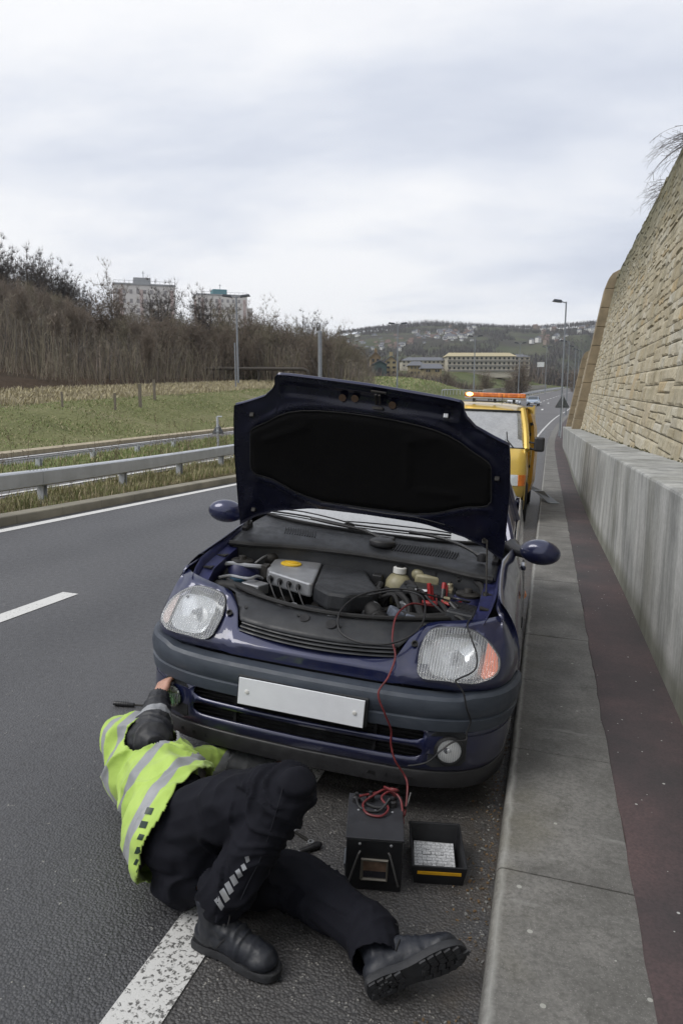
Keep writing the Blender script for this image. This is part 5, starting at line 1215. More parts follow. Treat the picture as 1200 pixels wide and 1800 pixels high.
# left side: pipes, filter, hose
b = MB(); b.tube(catmull([(-.655, .52, .775), (-.645, .585, .79), (-.60, .61, .80), (-.52, .615, .80), (-.455, .63, .80), (-.445, .67, .79), (-.44, .69, .74)], 6), .012, 8); b.tube(catmull([(-.60, .46, .76), (-.56, .505, .765), (-.50, .50, .765), (-.46, .51, .765), (-.44, .55, .77), (-.43, .60, .75)], 6), .008, 8); cb(b, 'metal_pipe', M_ALU, smooth=True)
b = MB(); b.box((-.43, .64, .78), (.035, .05, .07)); cb(b, 'valve_block', M_GRIME, bevel=.006); b = MB(); b.ball((-.48, .84, .80), (.05, .045, .045)); cb(b, 'vacuum_canister', M_GRIME, smooth=True); b = MB(); b.box((-.60, .50, .70), (.10, .12, .06)); cb(b, 'relay_box', M_GRIME, bevel=.006)
b = MB(); b.lathe((-.56, .55, .70), (0, 0, 1), [(.05, 0), (.05, .045), (.03, .05), (0, .05)], 18); cb(b, 'blue_cap', M_BLUEL, smooth=True)
b = MB(); b.tube(catmull([(-.60, .44, .725), (-.48, .42, .735), (-.36, .37, .725), (-.27, .29, .69), (-.24, .28, .6)], 8), .028, 10); cb(b, 'hose', M_RUB, smooth=True); b = MB()
b.tube(catmull([(-.25, 1.0, .80), (0, .96, .82), (.2, .96, .80), (.45, .9, .80)], 6), .014, 8); cb(b, 'hose', M_RUB, smooth=True)
b = MB(); b.add([(-.50, .50, .745), (-.40, .47, .745), (-.37, .54, .75), (-.47, .57, .75), (-.50, .50, .70), (-.40, .47, .70), (-.37, .54, .70), (-.47, .57, .70)], [(0, 1, 2, 3), (0, 1, 5, 4), (1, 2, 6, 5), (3, 0, 4, 7), (2, 3, 7, 6)]); b.box((-.40, .44, .69), (.08, .04, .05)); cb(b, 'alternator_cover', M_ALU, bevel=.006)
# engine cover: silver end, black end, leads, bolts, oil cap
eng = empty('engine'); eng.parent = car
sil = [(-.385, .545), (-.415, .60), (-.46, .87), (-.445, .92), (-.225, .94), (-.128, .435), (-.145, .425)]
b = MB(); b.prism([Vector((x, y+.02, .735)) for x, y in sil], (0, 0, .07)); b.build('engine_cover', M_ALU, eng, bevel=.014)
blk = [(-.124, .440), (-.221, .94), (-.06, .945), (.03, .86), (.09, .70), (.165, .53), (.155, .44), (.06, .35), (-.03, .345)]
b = MB(); b.prism([Vector((x, y+.02, .71)) for x, y in blk], (0, 0, .09)); b.build('air_filter_box', M_TRIM, eng, bevel=.018)
b = MB(); b.prism([Vector((x, y, .63)) for x, y in [(-.20, .37), (-.12, .33), (.0, .29), (.10, .33), (.12, .42), (-.15, .45)]], (0, 0, .075)); b.build('lower_cover', M_TRIM, eng, bevel=.012)
b = MB()
for x, y, z in ((-.19, .375, .705), (.01, .315, .705), (.10, .35, .70)): b.lathe((x, y, z), (0, -.4, .9), [(.020, 0), (.020, .006), (.011, .009), (.010, .004), (0, .006)], 16)
b.build('bolt', M_ALU, eng, smooth=True)
b = MB(); b.lathe((-.335, .75, .805), (0, 0, 1), [(.050, 0), (.053, .002), (.052, .007), (.046, .010), (.028, .010), (.026, .012), (0, .0125)], 32); b.box((-.335, .75, .819), (.064, .010, .005)); b.build('oil_filler_cap', M_YEL, eng, smooth=True)
for k in range(4):
    x = -.370+k*.0555; y = .555-k*.025; b = MB(); b.lathe((x, y, .765), (.05, -.75, .62), [(.014, -.03), (.014, .0), (.012, .006), (.011, .022), (.007, .026), (0, .027)], 12); b.tube(catmull([(x, y-.022, .785), (x+.015, y-.06, .775), (x+.06, y-.105, .72), (x+.11, y-.12, .66)], 6), .0042, 8); b.build('spark_lead', M_BLKC, eng, smooth=True)
    b = MB(); b.lathe((x, y+.02, .785), (0, -.7, .7), [(.020, -.02), (.020, .003), (.015, .006)], 16); b.build('lead_collar', M_ALU, eng, smooth=True)
b = MB(); b.lathe((.150, .47, .715), (.55, -.65, -.05), [(.042, -.03), (.046, 0), (.046, .02), (.042, .022)], 24); b.build('hose_clip', M_ALU, eng, smooth=True)
b = MB(); b.tube(catmull([(.12, .50, .72), (.175, .44, .712), (.21, .42, .67), (.22, .45, .58)], 8), .044, 14)
P_ = catmull([(.175, .44, .712), (.21, .42, .67), (.22, .45, .58)], 8)
for k in range(1, len(P_)-1, 2): b.tube([P_[k], P_[k]+(P_[k+1]-P_[k-1]).normalized()*.006], .049, 14)
b.build('intake_hose', M_RUB, eng, smooth=True)
# coolant bottle, battery, fuse box, brake fluid, clutter
b = MB(); b.lathe((.205, .86, .66), (0, 0, 1), [(.05, 0), (.066, .02), (.070, .07), (.066, .115), (.045, .145), (.03, .152), (.03, .165)], 26); ct = cb(b, 'coolant_bottle', M_CREAMP, smooth=True)
b = MB(); b.lathe((.205, .86, .818), (0, 0, 1), [(.034, 0), (.034, .026), (.028, .03), (.0, .03)], 14); b.build('cap', M_WHITE, ct, autosm=30, smooth=True); b = MB(); b.lathe((.205, .86, .848), (0, 0, 1), [(.02, 0), (.019, .008), (0, .008)], 14); b.build('cap_top', M_DARK, ct)
b = MB(); b.box((.37, .74, .69), (.25, .17, .18)); bt = cb(b, 'battery', M_BLACKP, bevel=.008)
b = MB(); b.box((.37, .74, .785), (.26, .18, .014)); b.box((.30, .67, .80), (.05, .02, .02)); b.build('battery_lid', M_TRIM, bt, bevel=.004)
b = MB(); b.lathe((.455, .70, .79), (0, 0, 1), [(.016, 0), (.014, .03), (0, .03)], 10); b.lathe((.47, .78, .79), (0, 0, 1), [(.016, 0), (.014, .03), (0, .03)], 10); b.box((.475, .72, .80), (.03, .05, .02)); b.build('terminal', simple('dull_brass', (0.35, 0.31, 0.22), 0.45, 0.7), bt, bevel=.003)
b = MB(); b.box((.35, .87, .80), (.13, .06, .06)); b.ball((.30, .88, .82), (.04, .035, .035)); br = cb(b, 'brake_fluid_bottle', M_CREAMP, bevel=.015, smooth=True)
b = MB(); b.lathe((.385, .87, .83), (0, 0, 1), [(.027, 0), (.027, .022), (0, .024)], 18); b.build('cap', M_BLACKP, br, smooth=True)
b = MB(); b.box((.565, .50, .755), (.13, .19, .05), (radians(-4), radians(3), radians(-6))); fbx = cb(b, 'fuse_box', M_TRIM, bevel=.01)
b = MB()
for k in range(7): b.box((.565, .43+k*.024, .783), (.105, .006, .004), (0, radians(3), radians(-6)))
b.build('lid_rib', M_BLACKP, fbx)
rnd = random.Random(12); b = MB()
for k in range(26):
    x = rnd.uniform(.20, .55); y = rnd.uniform(.38, .62); b.box((x, y, rnd.uniform(.58, .69)), (rnd.uniform(.02, .08), rnd.uniform(.02, .08), rnd.uniform(.03, .1)), (rnd.uniform(-.5, .5), rnd.uniform(-.5, .5), rnd.uniform(0, 3)))
for k in range(16):
    x = rnd.uniform(-.62, .1); y = rnd.uniform(.34, .95); b.box((x, y, rnd.uniform(.55, .66)), (rnd.uniform(.02, .1), rnd.uniform(.02, .1), rnd.uniform(.03, .1)), (rnd.uniform(-.5, .5), rnd.uniform(-.5, .5), rnd.uniform(0, 3)))
cb(b, 'engine_block', M_GRIME, bevel=.004)
b = MB()
for P_ in ([(.16, .62, .70), (.22, .62, .775), (.30, .55, .76), (.33, .47, .70)], [(.26, .70, .74), (.31, .60, .80), (.36, .50, .76), (.40, .42, .72)], [(.10, .80, .74), (.14, .72, .78), (.12, .62, .72)], [(.40, .60, .76), (.46, .52, .78), (.50, .45, .765), (.56, .40, .765), (.60, .38, .74)], [(.3, .44, .73), (.4, .40, .745), (.5, .43, .76)], [(.50, .80, .84), (.56, .80, .85), (.62, .72, .84), (.64, .6, .80)]): b.tube(catmull(P_, 7), rnd.choice([.011, .014, .018]), 8)
cb(b, 'wiring_loom', M_RUB, smooth=True)
for i_, (P_, rr_, mm_) in enumerate([([(.22, .80, .70), (.27, .74, .80), (.33, .66, .78), (.36, .60, .70)], .016, M_RUB), ([(.06, .90, .79), (.12, .93, .83), (.20, .95, .80), (.30, .93, .83), (.42, .86, .82)], .007, M_RUB), ([(-.42, .97, .80), (-.30, .955, .83), (-.15, .96, .82), (.02, .955, .83)], .006, M_RUB), ([(.49, .62, .79), (.53, .58, .80), (.58, .60, .79), (.61, .67, .80)], .006, M_BLKC), ([(.18, .56, .76), (.24, .52, .79), (.28, .48, .74)], .009, M_RUB), ([(.33, .64, .80), (.36, .56, .82), (.42, .49, .79), (.49, .46, .75)], .006, M_BLKC), ([(-.62, .58, .74), (-.55, .56, .745), (-.50, .60, .73)], .014, M_RUB), ([(-.33, .42, .71), (-.25, .37, .70), (-.16, .35, .68)], .007, M_BLKC), ([(-.52, .72, .79), (-.49, .80, .82), (-.44, .93, .82)], .005, M_ALU), ([(.12, .70, .76), (.15, .62, .78), (.17, .55, .75)], .010, M_RUB)]):
    b = MB(); b.tube(catmull([Vector(p) for p in P_], 7), rr_, 8); cb(b, 'engine_hose', mm_, smooth=True)
for i_, (c_, d_, r__, mm_) in enumerate([((.23, .70, .735), (.05, .06, .05), .3, M_GRIME), ((.29, .55, .73), (.05, .04, .05), -.4, M_ALU), ((.49, .84, .81), (.06, .05, .03), .2, M_BLACKP), ((.40, .90, .80), (.05, .04, .05), 0, M_BLACKP), ((-.36, .97, .80), (.05, .04, .04), .1, M_GRIME), ((.21, .39, .70), (.04, .05, .05), .5, M_GRIME), ((.475, .60, .78), (.03, .03, .03), .2, M_CREAMP), ((-.52, .66, .775), (.03, .03, .05), 0, M_GRIME), ((.04, .97, .81), (.05, .03, .03), .2, M_CREAMP), ((.345, .655, .797), (.06, .035, .003), .1, M_PLATE)]):
    b = MB(); b.box(c_, d_, (0, 0, r__)); cb(b, 'connector', mm_, bevel=.003)
b = MB(); b.box((.285, .46, .715), (.09, .10, .05), (0, .3, .5)); b.box((.38, .41, .735), (.12, .04, .016), (0, 0, .1)); cb(b, 'cloth_wrap', simple('grey_blue_rag', (0.10, 0.115, 0.15), 0.8, var=0.4, vs=30, bump=0.6), bevel=.012)
b = MB(); b.box((.10, .84, .74), (.05, .05, .12)); b.box((.16, .80, .70), (.03, .05, .10)); b.box((-.20, .965, .79), (.06, .03, .03), (0, 0, -.4)); cb(b, 'relay', M_BLACKP, bevel=.006)
# scuttle, wipers
def scut(x, t):
    f = interp(abs(x), [(0, .885), (.25, .872), (.42, .84), (.56, .77), (.68, .74)]); Pb = interp(abs(x), [(0, 1.10), (.25, 1.115), (.45, 1.16), (.60, 1.23), (.68, 1.30)]); z0 = interp(abs(x), [(0, .872), (.5, .868), (.68, .872)])
    return Vector((x, lerp(f, Pb, t), lerp(z0, .950, t**.8)+.012*sin(pi*t)))
b = MB(); b.grid([[scut(.68*k/24, i/8) for k in range(-24, 25)] for i in range(9)]); scu = cb(b, 'scuttle_panel', M_TRIM, smooth=True, solid=.004)
b = MB(); b.grid([[scut(.66*k/24, 0)+Vector((0, 0, dz)) for k in range(-24, 25)] for dz in (0, -.05, -.3)]); b.build('bulkhead', M_TRIM, scu, smooth=True)
b = MB(); b.tube([scut(.67*k/30, 0)+Vector((0, -.012, .006)) for k in range(-30, 31)], .014, 8); b.build('rubber_seal', M_RUB, scu, smooth=True)
b = MB()
for k in range(26): p = scut(.12+k*.014, .42); b.box(p+Vector((0, 0, .002)), (.005, .075, .008), (radians(18), 0, radians(-8)))
for k in range(13): p = scut(-.46+k*.014, .5); b.box(p+Vector((0, 0, .002)), (.005, .07, .008), (radians(18), 0, radians(14)))
b.build('vent_slot', M_DARK, scu)
b = MB(); b.ball((.08, .98, .935), (.075, .06, .03)); b.box((.08, 1.03, .945), (.10, .10, .03)); b.build('wiper_motor_cover', M_BLACKP, scu, bevel=.01, smooth=True)
def wiper(px, arm, blade):
    b = MB(); P_ = catmull([px]+arm, 6); b.tube(P_, [.014]*3+[.009]*(len(P_)-3), 8); b.lathe(px, (0, 0, 1), [(.024, -.02), (.024, .014), (.012, .022), (0, .022)], 16); w_ = cb(b, 'wiper', M_BLACKP, smooth=True)
    b = MB(); Q = catmull(blade, 8); b.tube(Q, .0055, 6); b.tube([p+Vector((0, .004, -.013)) for p in Q], [.004]*len(Q), 4); b.tube([p+Vector((0, -.004, .012+.012*sin(pi*i/(len(Q)-1)))) for i, p in enumerate(Q)], .004, 5); b.build('wiper_blade', M_RUB, w_, smooth=True)
wiper((.08, 1.00, .95), [(-.05, 1.06, .975), (-.25, 1.10, .985), (-.36, 1.13, .99)], [(-.62, 1.20, .99), (-.40, 1.145, .995), (-.10, 1.075, .985)])
wiper((.60, .90, .945), [(.50, .97, .975), (.36, 1.05, .99), (.20, 1.08, .995)], [(.42, 1.10, 1.0), (.15, 1.08, .995), (-.16, 1.10, .99)])
# bonnet, propped open
BH = Vector((0, .931, .937)); BS = (Vector((0, .674, 1.551))-BH).normalized(); BN = Vector((1, 0, 0)).cross(BS).normalized()
if BN.y > 0: BN = -BN            # faces the camera: inner side
REAR = [(0, .148), (.29, .141), (.50, .10), (.61, .06), (.665, .022), (.70, .0)]
FRONT = [(0, .847), (.2, .844), (.38, .842), (.435, .838), (.449, .825), (.452, .79), (.468, .762), (.51, .722), (.60, .684), (.668, .66), (.680, .58), (.695, .41), (.70, .04)]
def bow(x, s): return -.035*(1-(x/.7)**2)*1.0-.012*sin(pi*min(1, max(0, s/.85)))
def bpt(x, s, o):
    s = s-.047*x*s/.84/.67*1.0
    return BH+Vector((x, 0, 0))+BS*s+BN*(bow(x, s)+o)
hx = [0, .08, .16, .24, .32, .38, .42, .435, .4485, .4525, .460, .468, .49, .51, .55, .60, .64, .668, .6745, .68, .6875, .695, .699]
def brows(ins, o, n=14, x_in=1.0):
    rows = []
    for i in range(n+1):
        t = i/n; row = []
        for x in [-v for v in hx[::-1]][:-1]+hx:
            lo, hi = interp(abs(x), REAR)+ins, max(interp(abs(x), REAR)+ins+.004, interp(abs(x), FRONT)-ins); row.append(bpt(x*x_in, lerp(lo, hi, t), o(x, lerp(lo, hi, t)) if callable(o) else o))
        rows.append(row)
    return rows
bon = empty('bonnet'); bon.parent = car
b = MB(); b.grid(brows(0, -.016)); b.build('outer_skin', M_BLUE, bon, smooth=True, fix=False, solid=.003)
PAD = [(0, .186, .690), (.12, .187, .688), (.24, .19, .680), (.32, .208, .670), (.39, .232, .652), (.45, .262, .625), (.50, .285, .592), (.56, .298, .560), (.592, .305, .540), (.606, .318, .500), (.612, .335, .36)]
def padlo(x): return interp(abs(x), [(p[0], p[1]) for p in PAD])
def padhi(x): return interp(abs(x), [(p[0], p[2]) for p in PAD])
def relief(x, s):
    a = abs(x); d = min(s-padlo(x), padhi(x)-s) if a < .61 else -.05-(a-.61)
    d = max(d, -.30); o = .002
    if -.045 < d < 0: o += .010*sin(pi*(-d)/.045)
    if a < .44 and .735 < s < .805: o -= .012*smooth01(min((s-.735)/.012, (.805-s)/.012, (.43-a)/.02))
    if .47 < a < .60 and .60 < s < .70: o += .008*sin(pi*(a-.47)/.13)*sin(pi*(s-.60)/.10)
    if a < .47 and .09+.05 < s < .176: o += .003
    if .55 < a < .66 and .10 < s < .24: o += .006*sin(pi*(a-.55)/.11)*sin(pi*(s-.10)/.14)
    e_ = min(s-interp(a, REAR), interp(a, FRONT)-s)
    if e_ < .012: o += .006*(1-e_/.012)
    return o
hx0 = hx; hx = sorted(set([round(v, 4) for v in hx0]+[.02*k for k in range(0, 35)])); b = MB(); b.grid(brows(.002, relief, 60, .999)); hx = hx0
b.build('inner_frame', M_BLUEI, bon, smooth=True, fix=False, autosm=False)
b = MB(); rows = []; xsP = [.612*k/36 for k in range(-36, 37)]
for i in range(25):
    t = i/24; row = []
    for x in xsP:
        lo, hi = padlo(x), padhi(x); s = lerp(lo, hi, t); d = min(s-lo, hi-s, .612-abs(x)); o = .003+.014*min(1, max(0, d)/.025)**.5
        # quilted folds and the ducts pressed in the pad
        for (x0, s0, x1, s1, w_) in ((.20, .36, .20, .60, .016), (.26, .33, .44, .34, .014), (-.52, .50, -.30, .60, .014), (.20, .60, .34, .64, .012)):
            dx, dy = x1-x0, s1-s0; tt = max(0, min(1, ((x-x0)*dx+(s-s0)*dy)/(dx*dx+dy*dy))); q = sqrt((x-x0-tt*dx)**2+(s-s0-tt*dy)**2); o += .007*exp(-(q/w_)**2)
        o += .0025*noise.noise((x*9, s*9, 0)); row.append(bpt(x, s, o))
    rows.append(row)
b.grid(rows); pad = b.build('insulation_pad', simple('black_felt', (0.004, 0.004, 0.0045), 0.9, 0, 0.3, 30, 0.3, 200, spec=0.15), bon, smooth=True, fix=False)
b = MB(); loop = [bpt(x, padlo(x)-.002, .008) for x in xsP]+[bpt(x, padhi(x)+.002, .008) for x in xsP[::-1]]; b.tube(loop+[loop[0]], .0035, 5, False); b.build('pad_edging', M_RUB, pad, smooth=True)
b = MB(); b.tube([bpt(.045, .76, .015), bpt(.045, .815, .03)], .006, 6); b.tube([bpt(.062, .76, .015), bpt(.062, .815, .03)], .006, 6); b.tube([bpt(.02, .822, .012), bpt(.09, .822, .012)], .006, 6); b.box(bpt(.053, .745, .02), (.05, .02, .012)); b.build('latch_striker', M_GRIME, bon)
b = MB()
for x, s in ((-.12, .765), (-.06, .77), (.12, .765)): b.lathe(bpt(x, s, .006), BN, [(.018, 0), (.018, .003), (0, .003)], 12)
b.build('latch_plate', simple('rust_brown', (0.06, 0.035, 0.02), 0.7), bon)
for x, s in ((.372, .755), (-.58, .62), (.63, .47), (-.615, .10), (.60, .10)): b = MB(); b.box(bpt(x, s, .008), (.022, .014, .022), (radians(-20), 0, 0)); b.build('clip', M_ALU if x == .372 else M_GRIME, bon, bevel=.003)
b = MB(); b.tube(catmull([bpt(-.1, .176, .012), bpt(.1, .172, .014), bpt(.25, .175, .012), bpt(.40, .16, .012)], 6), .0025, 5); b.build('washer_tube', M_BLKC, bon)
for s in (-1, 1): b = MB(); b.box((s*.665, .955, .925), (.03, .09, .05), (radians(20), 0, 0)); b.tube([(s*.66, .93, .93), (s*.66, .96, .98)], .01, 6); b.build('hinge', M_DARK, bon, bevel=.005)
b = MB(); b.tube([(.648, .60, .83), (.648, .62, .842), bpt(.615, .115, .02)], .0042, 8); b.lathe((.648, .60, .828), (0, 0, 1), [(.014, 0), (.012, .01), (0, .012)], 10); b.tube([bpt(.615, .115, .02), bpt(.60, .125, .02), bpt(.595, .11, .015)], .004, 6); cb(b, 'bonnet_stay', M_GRIME, smooth=True)
# wheels
def wheel(x, y, turn=0):
    zc = .285-x*math.tan(radians(2.726)); t = empty('wheel', (0, 0, 0)); t.parent = car; t.location = (x, y, zc); t.rotation_euler = (0, -radians(2.726), turn); s = 1 if x > 0 else -1
    b = MB(); b.lathe((0, 0, 0), (s, 0, 0), [(.18, -.085), (.26, -.088), (.278, -.075), (.286, -.05), (.286, .05), (.278, .075), (.26, .088), (.19, .085), (.178, .07)], 40)
    for k in range(40): a = 2*pi*k/40; b.box((0, .2865*cos(a), .2865*sin(a)), (.15, .012, .006), Euler((a+pi/2, 0, 0)).to_matrix())
    b.build('tyre', M_RUB, t, smooth=True, autosm=40)
    b = MB(); b.lathe((0, 0, 0), (s, 0, 0), [(.184, .078), (.178, .085), (.165, .07), (.15, .03), (.12, .025), (.05, .03), (.03, .05), (0, .05)], 36)
    for k in range(7): a = 2*pi*k/7; b.box((s*.055, .10*cos(a), .10*sin(a)), (.03, .045, .13), Euler((a+pi/2, 0, 0)).to_matrix())
    b.build('wheel_trim', simple('silver_trim', (0.42, 0.43, 0.44), 0.35, 0.6), t, smooth=True, autosm=30)
wheel(-.715, .775); wheel(.715, .775, radians(-6)); wheel(-.70, 3.245); wheel(.70, 3.245)
b = MB()
for s in (-1, 1):
    for yy in (.775, 3.245): b.lathe((s*.60, yy, .30), (s, 0, 0), [(.345, 0), (.345, .19), (.325, .20)], 30) if False else b.grid([[Vector((s*xx, yy+.33*cos(a), .29+.33*sin(a))) for xx in (.50, .815)] for a in [pi*k/16 for k in range(17)]])
b.box((0, 2.0, .22), (1.3, 3.0, .06)); b.box((0, .35, .21), (1.15, .45, .03)); cb(b, 'underbody', M_DARK, fix=False)
# ================================================================ the mechanic
from mathutils.bvhtree import BVHTree
def capsule(b, p0, r0, p1, r1, n=14):
    p0, p1 = Vector(p0), Vector(p1); a = (p1-p0); L_ = a.length; a.normalize(); prof = []
    for k in range(6): t = -pi/2+pi/2*k/5; prof.append((max(1e-4, r0*cos(t)), r0*sin(t)))
    for k in range(1, 4): prof.append((lerp(r0, r1, k/4), L_*k/4))
    for k in range(6): t = pi/2*k/5; prof.append((max(1e-4, r1*cos(t)), L_+r1*sin(t)))
    b.lathe(p0, a, prof, n)
def chain(b, pts): 
    for (p, r), (q, s) in zip(pts, pts[1:]): capsule(b, p, r, q, s)
def frame(x, z):
    x = Vector(x).normalized(); z = Vector(z); z = (z-x*z.dot(x)).normalized(); y = z.cross(x); return Matrix(((x.x, y.x, z.x), (x.y, y.y, z.y), (x.z, y.z, z.z)))
def remeshed(b, voxel, it=4, fac=0.5):
    """union of closed shapes as one smooth skin (voxel remesh), returned as a plain mesh"""
    me = bpy.data.meshes.new('tmp'); me.from_pydata([tuple(v) for v in b.v], [], b.f); bm = bmesh.new(); bm.from_mesh(me); bmesh.ops.remove_doubles(bm, verts=bm.verts, dist=1e-4); bmesh.ops.recalc_face_normals(bm, faces=bm.faces); bm.to_mesh(me); bm.free()
    o = bpy.data.objects.new('tmp', me); col.objects.link(o)
    m = o.modifiers.new('r', 'REMESH'); m.mode = 'VOXEL'; m.voxel_size = voxel; m.use_smooth_shade = True
    if it: s = o.modifiers.new('s', 'SMOOTH'); s.factor = fac; s.iterations = it
    dg = bpy.context.evaluated_depsgraph_get(); dg.update(); ev = o.evaluated_get(dg); out = bpy.data.meshes.new_from_object(ev, depsgraph=dg)
    bpy.data.objects.remove(o); bpy.data.meshes.remove(me); return out
def displace(me, f):
    vs = [v.co.copy() for v in me.vertices]; ns = [v.normal.copy() for v in me.vertices]
    for v, p, n in zip(me.vertices, vs, ns): v.co = p+f(p, n)
    me.update()
def finish(me, name, mats, parent, keepf=None, solid=0, M=None):
    me.name = name
    if keepf:
        bm = bmesh.new(); bm.from_mesh(me); bmesh.ops.delete(bm, geom=[f for f in bm.faces if not keepf(f.calc_center_median())], context='FACES'); bmesh.ops.delete(bm, geom=[v for v in bm.verts if not v.link_faces], context='VERTS'); bm.to_mesh(me); bm.free()
    if M is not None: me.transform(M)
    me.materials.clear()
    for m in (mats if isinstance(mats, list) else [mats]): me.materials.append(m)
    me.polygons.foreach_set('use_smooth', [True]*len(me.polygons))
    o = bpy.data.objects.new(name, me); col.objects.link(o); 
    if parent: o.parent = parent
    if solid: md = o.modifiers.new('solid', 'SOLIDIFY'); md.thickness = solid; md.offset = -1
    return o
V = Vector
PEL = V((-.13, -.66, .20)); HL, HR = V((-.09, -.67, .285)), V((-.11, -.70, .125)); KL, KR = V((.255, -.79, .50)), V((.26, -.625, .11)); BRO, BRX, BRZ = V((.556, -.915, .052)), V((.80, .46, .26)), V((-.6, .62, .05)); BRF = frame(BRX, BRZ); AL, AR = V((.075, -.842, .135)), BRO+BRF@V((.058, 0, .17))
CH = V((-.50, -.30, .19)); SL, SR = V((-.635, -.22, .26)), V((-.48, -.16, .12)); EL = V((-.478, -.30, .315)); WL = V((-.592, -.05, .372)); ER = V((-.36, .05, .085)); WR = V((-.14, .12, .06)); HD = V((-.585, -.02, .105))
HF = V((.10, .42, .9)).normalized(); HT = V((-.35, .85, -.38)); HT = (HT-HF*HT.dot(HF)).normalized(); HS = HF.cross(HT)
skin = (lambda m: (m.set(col=m.ramp(m.noise(30, 4, 0.6), [(0.3, (0.36, 0.19, 0.14)), (0.7, (0.47, 0.27, 0.20))]), rough=0.5, sss=0.05), m.mat)[1])(NT('skin'))
b = MB()
chain(b, [(PEL, .13), (PEL.lerp(CH, .45), .11), (CH, .095)]); chain(b, [(CH, .09), (SL, .05)]); chain(b, [(CH, .11), (SR, .06)])
chain(b, [(SL, .055), (SL.lerp(EL, .5), .047), (EL, .04), (EL.lerp(WL, .35), .042), (WL, .027)]); chain(b, [(SR, .055), (ER, .042), (ER.lerp(WR, .4), .04), (WR, .027)])
chain(b, [(HL, .095), (KL, .06), (KL.lerp(AL, .35), .058), (AL, .036)]); chain(b, [(HR, .095), (KR, .06), (KR.lerp(AR, .35), .058), (AR, .036)])
chain(b, [(AL, .034), (AL+V((.03, -.005, -.085)), .026), (AL+V((.11, -.01, -.095)), .024)]); chain(b, [(AR, .034), (BRO+BRF@V((.07, 0, .055)), .026), (BRO+BRF@V((.18, 0, .038)), .022)])
chain(b, [(CH.lerp(SL, .3), .07), (HD-HT*.06, .055)])
# head: skull, jaw, nose, brow, lips, ears
def hp(s, t, f): return HD+HS*s+HT*t+HF*f
b.ball(hp(0, .02, -.01), (.074, .088, .095), 20, 14, Matrix((HS, HT, HF)).transposed()); b.ball(hp(0, -.045, .030), (.055, .055, .055), 16, 10, Matrix((HS, HT, HF)).transposed()); b.ball(hp(0, -.082, .052), .021, 10, 8)
chain(b, [(hp(0, .012, .083), .009), (hp(0, -.022, .104), .013)]); b.ball(hp(.012, -.026, .094), .009, 8, 6); b.ball(hp(-.012, -.026, .094), .009, 8, 6)
chain(b, [(hp(-.035, .022, .078), .009), (hp(.035, .022, .078), .009)]); chain(b, [(hp(-.02, -.050, .085), .006), (hp(.02, -.050, .085), .006)]); chain(b, [(hp(-.017, -.060, .083), .0065), (hp(.017, -.060, .083), .0065)])
for s in (-1, 1): b.ball(hp(s*.074, -.008, -.005), (.010, .030, .018), 10, 8, Matrix((HS, HT, HF)).transposed())
# hands: palm, four fingers with two bends, thumb from the side of the palm
def hand(b, W, d, nrm, curl, side, tips=None):
    d = V(d).normalized(); nrm = V(nrm); nrm = (nrm-d*nrm.dot(d)).normalized(); s = d.cross(nrm)*side
    for k in range(4): o = (-.027+.018*k); chain(b, [(W+s*o*.6, .014), (W+d*.045+s*o, .0125), (W+d*.086+s*o, .0105)])
    lens = [.062, .074, .080, .070]
    for k in range(4):
        o = (-.028+.0187*k); P_ = W+d*(.088+.004*(k in (1, 2)))+s*o*1.05; q = d.copy(); L_ = lens[k]
        pts = [(P_, .0095)]
        for j, fr in enumerate((.45, .31, .24)): 
            q = (q-nrm*curl*(1.0+.25*j)).normalized(); P_ = P_+q*L_*fr; pts.append((P_, .0088-.0008*j))
        chain(b, pts)
    T0_ = W+d*.028+s*.036; q = (d*.55+s*.75-nrm*.25).normalized(); T1 = T0_+q*.036; q2 = (d*.95+s*.15-nrm*.55).normalized(); chain(b, [(W+d*.02+s*.018, .017), (T0_, .015), (T1, .0115), (T1+q2*.030, .0095), (T1+q2*.030+(d*.7-nrm*.8-s*.25).normalized()*.024, .0085)])
hd_l = (V((-.612, .035, .402))-WL)
hand(b, WL, hd_l+V((0, 0, .012)), V((-.45, -.25, .85)), .62, -1); hand(b, WR, V((.9, .3, 0)), V((0, -.1, 1)), .35, 1)
bodym = remeshed(b, .0042, 3, .5)
PM = Matrix.Translation((-.2, -.5, 0)); PI = PM.inverted()
person = finish(bodym, 'person', skin, None, M=PI); person.matrix_world = PM
tag(person, 'person in yellow-green jacket and black trousers lying on the road, reaching to the fog lamp', 'person')
b = MB()
for s in (-1, 1): b.ball(hp(s*.029, .004, .078), .0125, 12, 8)
b.build('eye', simple('eye_white', (0.6, 0.58, 0.55), 0.2), person, smooth=True, M=PI)
b = MB(); b.ball(hp(0, .035, -.022), (.081, .088, .100), 18, 12, Matrix((HS, HT, HF)).transposed()); b.ball(hp(0, -.01, -.055), (.070, .07, .058), 14, 10, Matrix((HS, HT, HF)).transposed()); hm_ = remeshed(b, .006, 2)
displace(hm_, lambda p, n: n*(.004*noise.noise(p*70)+.003*noise.noise(p*160))); finish(hm_, 'hair', simple('dark_hair', (0.022, 0.016, 0.012), 0.6, 0, 0.3, 90, 0.8, 300), person, keepf=lambda c: (c-HD).dot(HF) < .045+.9*max(0, (c-HD).dot(HT)-.045) and (c-HD).dot(HF) < .06, M=PI)
# fold helper: ridges running across a limb, stronger near its joints
def fold(p, a, q, fr, amp, seed=0):
    ax = (q-a).normalized(); t = (p-a).dot(ax); rad = p-a-ax*t; w_ = V((t*fr, rad.x*5+seed, rad.y*5)); n1 = noise.noise(V((w_.x+1.6*noise.noise(p*6+V((seed,)*3)), w_.y*.9, rad.z*5)))
    return amp*((1-min(1, abs(n1)*2.6))**1.8-.25)
